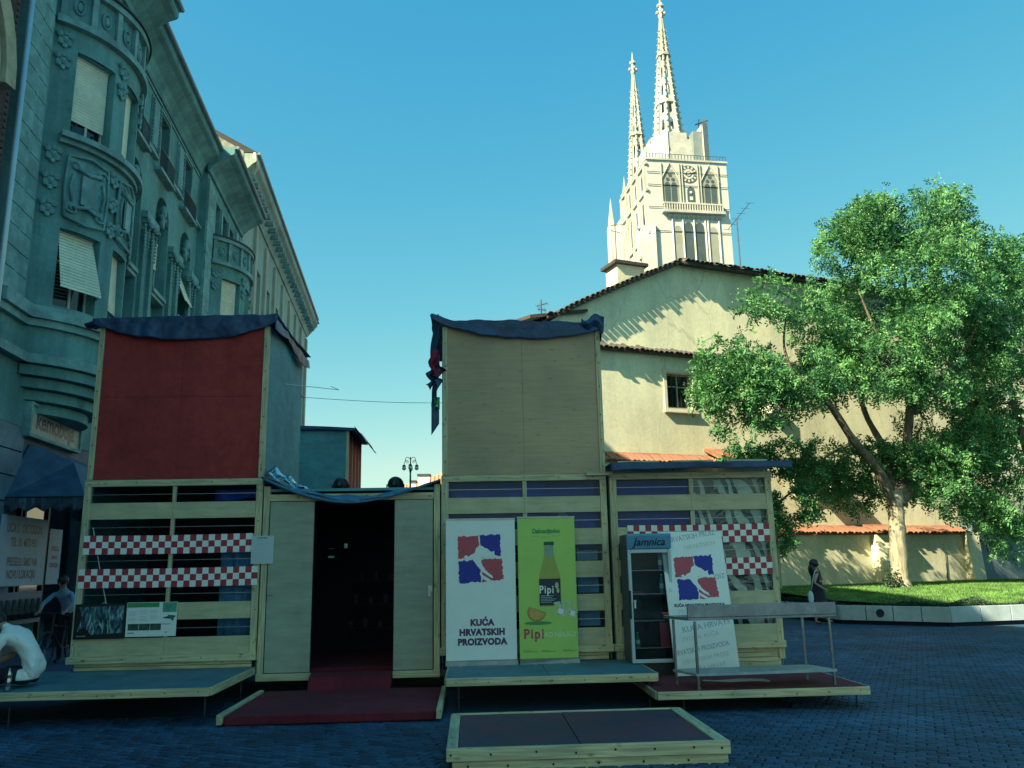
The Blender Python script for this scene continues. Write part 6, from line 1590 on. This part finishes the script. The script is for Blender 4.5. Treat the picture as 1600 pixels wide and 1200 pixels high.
for b in (.5, 4.4, 8.0, 11.4, 14.6): MB(CT).box(-.5, -.002, b-.3, b+.3, 44, 73).build('shaft', LIME, ct)
for z in (46, 52, 57.5): MB(GT).box(-.3, WT+GL, 1.6, 2.0, z, z+.5).build('string_course', LIME, ct)
MB(CT).box(1, 12, WT, WT+45, 0, 40).build('nave', LIME, ct)

# ================================================================== FAR ROOFS, LAMP, ANTENNAS, WIRE
fr = thing('far_house', 'distant house with sunlit orange roof and pale chimneys beyond the entrance', 'house', (-4, 118, 0))
FT = lambda x, y, z: (x*1.78, y*1.78, max(0, 1.75+(z-1.75)*1.78))
l0, l1 = px(560,786,Y=62), px(700,736,Y=62)
OR = mat('orange_roof', (.55,.25,.14), .9, .2, 3, dirt=.2, dirtscale=1)
zb_ = 4.0
MB(FT).box(-9, 6, 62, 70, 0, 4.2).build('wall', CREAM, fr)
rz = lambda X: 8.9 + .30*(X+2.6)
MB(FT).add([(-12,61.5,rz(-12)-3),(8,61.5,rz(8)-3),(8,66,rz(8)),(-12,66,rz(-12)),(8,70.5,rz(8)-3),(-12,70.5,rz(-12)-3)], [(0,1,2,3),(3,2,4,5),(0,3,5),(1,4,2),(0,5,4,1)]).build('roof', OR, fr)
rows = MB(FT)
for k in range(64):
    a = -12+.31*k; b = a+.14
    rows.hexa([(a,61.5,rz(a)-2.99),(b,61.5,rz(b)-2.99),(b,66,rz(b)+.01),(a,66,rz(a)+.01),(a,61.5,rz(a)-2.91),(b,61.5,rz(b)-2.91),(b,66,rz(b)+.09),(a,66,rz(a)+.09)])
rows.build('tile_row', OR, fr, kind='stuff')
for x, y, w, h in ((665,752,11,16),(647,757,5,6),(627,762,4,6),(604,772,4,9)):
    c = px(x, y, Y=64); s = 64/F_PX
    MB(FT).box(c.x-w*s, c.x+w*s*.6, 63.6, 64.6, c.z-2, c.z+h*s*.5).build('chimney', WHITEPAINT, fr); MB(FT).box(c.x-w*s-.08, c.x+w*s*.6+.08, 63.5, 64.7, c.z+h*s*.5+.003, c.z+h*s*.5+.12).build('chimney_cap', ROOFDK, fr)
ly = 48.0; lb = px(641, 770, Y=ly); lt = px(641, 714, Y=ly); lx = lb.x
t = thing('street_lamp', 'ornate iron street lamp with scroll arms and hanging white globes', 'street lamp', (lx, ly, 0))
MB().tube([(lx,ly,0),(lx,ly,lt.z-1.2),(lx,ly,lt.z)], [.07,.05,.02], 8).lathe((lx,ly,0), [(.2,0),(.2,.5),(.1,.9),(.07,1.3)], 10).lathe((lx,ly,lt.z-.75), [(.04,-.2),(.08,0),(.04,.3)], 8).build('post', IRON, t)
for sx, sy in ((-1,0),(1,0),(.05,-1),(0,1)):
    ex, ey = sx*.36, sy*.36
    pts = [(lx+ex*f, ly+ey*f, lt.z-.15+.14*math.sin(PI*f)-.28*max(0,f-.7)/.3*1.0) for f in np.linspace(0,1,8)]
    arm = MB().tube(pts, .018, 5).tube([(lx+ex*(.55+.3*math.cos(a)*(1-a/14)), ly+ey*(.55+.3*math.cos(a)*(1-a/14)), lt.z-.28+.11*math.sin(a)*(1-a/14)) for a in np.linspace(0,10,16)], .012, 5).build('scroll_arm', IRON, t)
    e = Vector(pts[-1])
    MB().lathe(e, [(.02,0),(.09,-.05),(.11,-.12)], 10).build('lamp_cap', IRON, t)
    MB().ball(e-Vector((0,0,.22)), .12, 10).build('globe', WHITEPAINT, t, smooth=True)
for sx in (-1, 1): MB().tube([(lx, ly, lt.z-2.2)]+[(lx+sx*(.1+.10*math.cos(a)), ly, lt.z-2.1+.10*math.sin(a)) for a in np.linspace(PI,-1,8)], .014, 5).build('scroll_bracket', IRON, t)
def antenna(label, x, y0, y1, Y, els, tilt=0):
    b, tp_ = px(x, y1, Y=Y), px(x, y0, Y=Y)
    t = thing('tv_antenna', label, 'antenna', tuple(b))
    MB().tube([b-Vector((0,0,.8)), (b.x,b.y,tp_.z)], .028, 6).build('mast', IRON, t)
    for dz, L, ang in els:
        c = Vector((b.x,b.y,tp_.z-dz)); d_ = Vector((math.cos(ang),.2,math.sin(ang))).normalized()
        bm_ = MB().tube([c-d_*L*.4, c+d_*L*.6], .016, 5).build('boom', IRON, t); el = MB()
        for k in range(6): p = c-d_*L*.4+d_*L*k/5; el.tube([p-Vector((.0,.22,.0))-d_.cross(Vector((0,1,0)))*.16, p+Vector((0,.22,0))+d_.cross(Vector((0,1,0)))*.16], .009, 4)
        el.build('element', IRON, bm_, kind='stuff')
antenna('tall tv antenna mast with slanting boom right of the clock tower', 1157, 342, 416, 36, ((.0,2.0,R(50)),))
antenna('small tv antenna on a mast left of the cathedral tower', 963, 352, 400, 40, ((.0,.9,R(10)),(.35,.6,R(-10))))
antenna('little rooftop antenna above the brown kiosk roof edge', 846, 468, 500, 34, ((.25,.5,R(20)),(.45,.35,R(-5))))
tag(MB().tube([Vector(LB(66,.1,15.2))*(1-f)+Vector((14.0,60,15.0))*f-Vector((0,0,1.0*math.sin(PI*f))) for f in np.linspace(0,1,14)], .02, 5).build('overhead_wire', IRON), 'thin overhead wire crossing the sky between corner building and brown kiosk', 'wire')

# ================================================================== PEOPLE
def skin_body(name, joints, edges, mats, zone, root, sub=2, fold=None):
    """one continuous surface grown round a skeleton; zone(face centre) -> material index"""
    me = bpy.data.meshes.new(name); L = ROOTLOC[root.name]
    ks = list(joints); ix = {k: i for i, k in enumerate(ks)}
    me.from_pydata([tuple(Vector(joints[k][0])-L) for k in ks], [(ix[a], ix[b]) for a, b in edges], [])
    o = bpy.data.objects.new(name, me); COL.objects.link(o)
    sm = o.modifiers.new('skin', 'SKIN'); sv = me.skin_vertices[0].data
    for k in ks:
        r = joints[k][1]; sv[ix[k]].radius = r if isinstance(r, tuple) else (r, r); sv[ix[k]].use_root = False
    sv[0].use_root = True
    sm.branch_smoothing = .6; sm.use_smooth_shade = True
    ss = o.modifiers.new('sub', 'SUBSURF'); ss.levels = sub; ss.render_levels = sub
    dg = bpy.context.evaluated_depsgraph_get(); dg.update()
    m2 = bpy.data.meshes.new_from_object(o.evaluated_get(dg))
    bpy.data.objects.remove(o)
    m2.materials.clear()
    for m in mats: m2.materials.append(m)
    for p in m2.polygons:
        p.material_index = zone(Vector(p.center)+L); p.use_smooth = True
    if fold:          # cloth creases on the faces of one material
        idx, amp, fs = fold; hit = {v for p in m2.polygons if p.material_index == idx for v in p.vertices}
        nrm = [Vector(v.normal) for v in m2.vertices]
        for v in hit:
            c = m2.vertices[v].co; w = mnoise.noise(Vector((c.x*fs, c.y*fs*.5, c.z*fs*1.6+c.x*fs))) + .5*mnoise.noise(c*fs*2.3)
            m2.vertices[v].co = c + nrm[v]*w*amp
    ob = bpy.data.objects.new(name, m2); COL.objects.link(ob); ob.parent = root
    return ob
def fingers(J, E, wrist, palm, d, n, curl, s=1.0):
    """palm and five fingers: d along the hand, n the back of the hand"""
    d = Vector(d).normalized(); n = Vector(n).normalized(); w = d.cross(n)
    p = Vector(J[wrist][0]) + d*.075*s; J[palm] = (p, (.034*s, .018*s)); E.append((wrist, palm))
    for i, (a, L) in enumerate(((-.030,.060),(-.010,.072),(.010,.068),(.028,.052))):
        q0 = p + w*a*s + d*.012*s; q1 = q0 + d*L*.5*s - n*curl*.012; q2 = q1 + (d*(1-curl*.6) - n*curl).normalized()*L*.5*s
        for k, q_ in (('a', q0), ('b', q1), ('c', q2)): J[palm+str(i)+k] = (q_, .0085*s)
        E += [(palm, palm+str(i)+'a'), (palm+str(i)+'a', palm+str(i)+'b'), (palm+str(i)+'b', palm+str(i)+'c')]
    th = Vector(J[wrist][0]) + d*.035*s; t1_ = th - w*.042*s + d*.012*s - n*.008; t2_ = t1_ + (d*.8 - w*.5 - n*curl*.5).normalized()*.04*s
    J[palm+'t1'] = (t1_, .010*s); J[palm+'t2'] = (t2_, .0085*s); E += [(palm, palm+'t1'), (palm+'t1', palm+'t2')]
def face_bits(root, head, fwd, r=.1):
    """nose, eyes, ears on a head centre looking along fwd"""
    fwd = Vector(fwd).normalized(); sd2 = fwd.cross(Vector((0,0,1))).normalized(); up = sd2.cross(fwd)
    h = Vector(head)
    MB().add([h+fwd*(r*1.0)+up*.028, h+fwd*(r*1.24)-up*.012, h+fwd*(r*.98)-up*.022+sd2*.018, h+fwd*(r*.98)-up*.022-sd2*.018], [(0,1,2),(0,3,1),(1,3,2)]).build('nose', SKIN, root)
    for s in (-1, 1):
        MB().ball(h+fwd*r*.90+sd2*s*.033+up*.018, .013, 8).build('eye', BLACK, root)
        MB().ball(h+sd2*s*r*.88-fwd*.01, .028, 8, (.6,.6,1.1)).build('ear', SKIN, root)
    MB().tube([h+fwd*r*.97-up*.05-sd2*.022, h+fwd*r*1.02-up*.052, h+fwd*r*.97-up*.05+sd2*.022], .006, 5).build('mouth', INK_RED, root)
TEE = mat('white_tshirt', (.80,.78,.72), .85, .06, 12, bump=.35, bscale=9); DKTR = mat('dark_trousers', (.012,.014,.026), .9, .3, 10)
# --- man in white, sitting bent forward on the left deck
px0 = Vector((-5.36, 11.05, .43))
t = thing('person', 'person in white t-shirt sitting bent forward on the left deck', 'person', tuple(px0))
B = lambda x, y, z: px0 + Vector((x, y, z))
J = {'pelvis': (B(.0,0,.17), (.165,.15)), 'waist': (B(-.02,0,.34), (.165,.14)), 'chest': (B(-.14,0,.54), (.185,.155)), 'shl': (B(-.29,0,.66), (.16,.125)), 'neck': (B(-.42,0,.715), (.062,.062)), 'head': (B(-.55,0,.765), (.098,.105)), 'chin': (B(-.615,0,.70), (.075,.075)),
     'sr': (B(-.33,-.18,.60), .085), 'er': (B(-.44,-.27,.36), .052), 'wr': (B(-.63,-.20,.24), .032), 'sl': (B(-.33,.17,.615), .075), 'el': (B(-.42,.27,.36), .05), 'wl': (B(-.63,.16,.24), .032),
     'hr': (B(-.02,-.10,.12), (.12,.12)), 'kr': (B(-.44,-.16,.18), (.075,.075)), 'ar': (B(-.40,-.20,-.28), (.045,.045)), 'tr': (B(-.56,-.22,-.38), (.045,.03)),
     'hl': (B(-.02,.10,.12), (.12,.12)), 'kl': (B(-.44,.16,.18), (.075,.075)), 'al': (B(-.40,.20,.08), (.045,.045)), 'tl': (B(-.56,.22,.035), (.045,.03))}
E = [('pelvis','waist'),('waist','chest'),('chest','shl'),('shl','neck'),('neck','head'),('head','chin'),('shl','sr'),('sr','er'),('er','wr'),('shl','sl'),('sl','el'),('el','wl'),('pelvis','hr'),('hr','kr'),('kr','ar'),('ar','tr'),('pelvis','hl'),('hl','kl'),('kl','al'),('al','tl')]
fingers(J, E, 'wr', 'pr', (-1,.15,-.25), (0,0,1), .6); fingers(J, E, 'wl', 'pl', (-1,-.15,-.25), (0,0,1), .6)
def zone(c):
    r = c - px0
    if r.x < -.40 and r.z > .64: return 0
    if r.x > -.13 and r.z > .10: return 3
    if r.z < .26 and not (r.x < -.50 and r.z > .12): return 1 if r.z > -.24 else 2
    if r.x < -.47 and r.z < .45: return 0
    return 3 if r.z > .40 or r.x > -.3 else 0
bdy = skin_body('body', J, E, [SKIN, DKTR, BLACK, TEE], zone, t, 3, (3, .020, 8))
face_bits(t, B(-.57,0,.745), (-.85,0,-.45))
hm2 = MB().ball(B(-.535,0,.79), .118, 12, (1.02,.92,.92)).build('hair', HAIR, t, smooth=True)
tag(MB().lathe(tuple(B(-.10,-.40,.0)), [(.030,0),(.034,.02),(.034,.14),(.028,.17),(.034,.19),(.013,.24),(.013,.265)], 12).build('water_bottle', glass('bottle_plastic', (.5,.68,.78), .7, .1), smooth=True), 'clear plastic water bottle standing on deck edge before the sitting man', 'bottle')
# --- woman walking past the lawn
wp = Vector((9.72, 24.0, 0))
t = thing('person', 'person in dark dress with pale shoulder bag raising a hand to the face', 'person', tuple(wp))
B = lambda x, y, z: wp + Vector((x, y, z*1.03))
J = {'pelvis': (B(0,0,.92), (.15,.12)), 'waist': (B(.0,0,1.10), (.15,.13)), 'chest': (B(.01,0,1.28), (.17,.14)), 'shl': (B(.0,0,1.40), (.14,.10)), 'neck': (B(.01,0,1.48), (.05,.05)), 'head': (B(.03,0,1.60), (.085,.095)), 'chin': (B(.06,0,1.54), (.06,.06)),
     'sr': (B(.0,-.17,1.37), .055), 'er': (B(-.14,-.26,1.12), .040), 'wr': (B(.10,-.30,.96), .026), 'sl': (B(.03,.17,1.37), .055), 'el': (B(.27,.16,1.17), .040), 'wl': (B(.17,.05,1.42), .026),
     'hr': (B(.0,-.08,.86), .10), 'kr': (B(-.06,-.08,.47), .055), 'ar': (B(-.12,-.08,.09), .036), 'tr': (B(.04,-.08,.035), .033), 'hl': (B(.0,.08,.86), .10), 'kl': (B(.14,.08,.48), .055), 'al': (B(.28,.08,.11), .036), 'tl': (B(.45,.08,.05), .033)}
E = [('pelvis','waist'),('waist','chest'),('chest','shl'),('shl','neck'),('neck','head'),('head','chin'),('shl','sr'),('sr','er'),('er','wr'),('shl','sl'),('sl','el'),('el','wl'),('pelvis','hr'),('hr','kr'),('kr','ar'),('ar','tr'),('pelvis','hl'),('hl','kl'),('kl','al'),('al','tl')]
fingers(J, E, 'wr', 'pr', (.7,0,-.5), (0,-1,0), .4); fingers(J, E, 'wl', 'pl', (-.5,-.2,.8), (.8,0,.4), .5)
DRESS = mat('dark_print_dress', (.018,.016,.030), .85, .6, 22)
bdy = skin_body('body', J, E, [SKIN, DRESS, BLACK], lambda c: (1 if .80 < (c-wp).z < 1.46 and abs((c-wp).y) < .19 and (c-wp).x < .17 else 2 if (c-wp).z < .075 else 0), t)
MB().lathe(tuple(wp+Vector((.03,0,0))), [(.145,1.17),(.17,1.0),(.22,.75),(.27,.50),(.30,.40)], 22).build('skirt', DRESS, t, smooth=True)
face_bits(t, B(.05,0,1.59), (1,-.15,-.1), .088)
MB().ball(B(.0,0,1.635), .128, 14, (1.05,.98,1)).ball(B(-.07,0,1.47), .115, 12, (.85,1.15,1.6)).build('hair', HAIR, t, smooth=True)
tag(MB().tube([B(-.04,-.16,1.45), B(-.16,-.22,1.2), B(-.22,-.20,.92)], .012, 5).ball(B(-.24,-.18,.72), .15, 12, (.55,.35,1.35)).build('shoulder_bag', mat('bag_cloth', (.50,.58,.60), .8, .1, 6), smooth=True), 'pale cloth bag hanging from the shoulder of the person in a dark dress', 'bag')
# --- cyclist pushing a bicycle in the dark by the shop
cp = Vector((-8.35, 18.4, 0))
t = thing('person', 'person in pale blue shirt standing over a bicycle by the shop door', 'person', tuple(cp))
B = lambda x, y, z: cp + Vector((x, y, z))
J = {'pelvis': (B(0,0,.95), (.15,.12)), 'waist': (B(-.02,-.06,1.12), (.14,.11)), 'chest': (B(-.04,-.16,1.30), (.17,.12)), 'shl': (B(-.05,-.22,1.42), (.15,.10)), 'neck': (B(-.05,-.26,1.50), (.055,.055)), 'head': (B(-.05,-.30,1.62), (.09,.10)), 'chin': (B(-.05,-.35,1.56), (.065,.065)),
     'sr': (B(-.22,-.22,1.38), .062), 'er': (B(-.36,-.40,1.18), .046), 'wr': (B(-.30,-.62,1.05), .03), 'sl': (B(.12,-.22,1.38), .062), 'el': (B(.26,-.40,1.18), .046), 'wl': (B(.22,-.62,1.05), .03),
     'hr': (B(-.09,0,.90), .11), 'kr': (B(-.11,-.06,.50), .07), 'ar': (B(-.13,.0,.09), .042), 'tr': (B(-.14,-.16,.04), .037), 'hl': (B(.09,0,.90), .11), 'kl': (B(.13,-.10,.52), .07), 'al': (B(.16,.02,.10), .042), 'tl': (B(.17,-.13,.045), .037)}
E = [('pelvis','waist'),('waist','chest'),('chest','shl'),('shl','neck'),('neck','head'),('head','chin'),('shl','sr'),('sr','er'),('er','wr'),('shl','sl'),('sl','el'),('el','wl'),('pelvis','hr'),('hr','kr'),('kr','ar'),('ar','tr'),('pelvis','hl'),('hl','kl'),('kl','al'),('al','tl')]
fingers(J, E, 'wr', 'pr', (0,-1,-.2), (0,0,1), .9); fingers(J, E, 'wl', 'pl', (0,-1,-.2), (0,0,1), .9)
skin_body('body', J, E, [SKIN, DKTR, BLACK, mat('blue_shirt', (.20,.30,.42), .8, .1, 8)], lambda c: (2 if (c-cp).z < .08 else 1 if (c-cp).z < 1.0 and (c-cp).y > -.3 else 3 if 1.0 <= (c-cp).z < 1.49 and (c-cp).y > -.5 else 0), t)
face_bits(t, B(-.05,-.33,1.60), (0,-1,-.15), .09)
MB().ball(B(-.05,-.285,1.65), .112, 12, (.95,1,.95)).build('hair', HAIR, t, smooth=True)
t = thing('bicycle', 'dark bicycle held by the person in pale blue shirt', 'bicycle', tuple(cp))
for dy, nm in ((-.86, 'w'), (.28, 'w')):
    wl_ = MB().tube([B(.0+.0, dy+.33*math.cos(a), .34+.33*math.sin(a)) for a in np.linspace(0, 2*PI, 25)], .018, 6, cap=False).build('wheel', BLACK, t)
    sp_ = MB()
    for k in range(10): a = 2*PI*k/10; sp_.tube([B(0,dy,.34), B(0,dy+.32*math.cos(a),.34+.32*math.sin(a))], .003, 3)
    sp_.build('spoke', ZINC, wl_, kind='stuff')
MB().tube([B(0,-.22,.30), B(0,-.10,.82), B(0,-.08,.92)], .018, 6).tube([B(0,-.12,.72), B(0,-.62,.78)], .018, 6).tube([B(0,-.22,.30), B(0,-.66,.68)], .018, 6).tube([B(0,-.22,.30), B(0,.28,.34)], .014, 6).tube([B(0,-.12,.74), B(0,.28,.34)], .014, 6).tube([B(0,-.86,.34), B(0,-.68,.66), B(0,-.62,.98)], .017, 6).build('frame', IRON, t)
MB().tube([B(-.30,-.58,1.03), B(-.10,-.66,1.02), B(.02,-.66,1.0), B(.12,-.66,1.02), B(.24,-.58,1.03)], .014, 6).build('handlebar', IRON, t)
MB().ball(B(0,-.06,.94), .11, 8, (.6,1.2,.35)).build('saddle', BLACK, t, smooth=True)
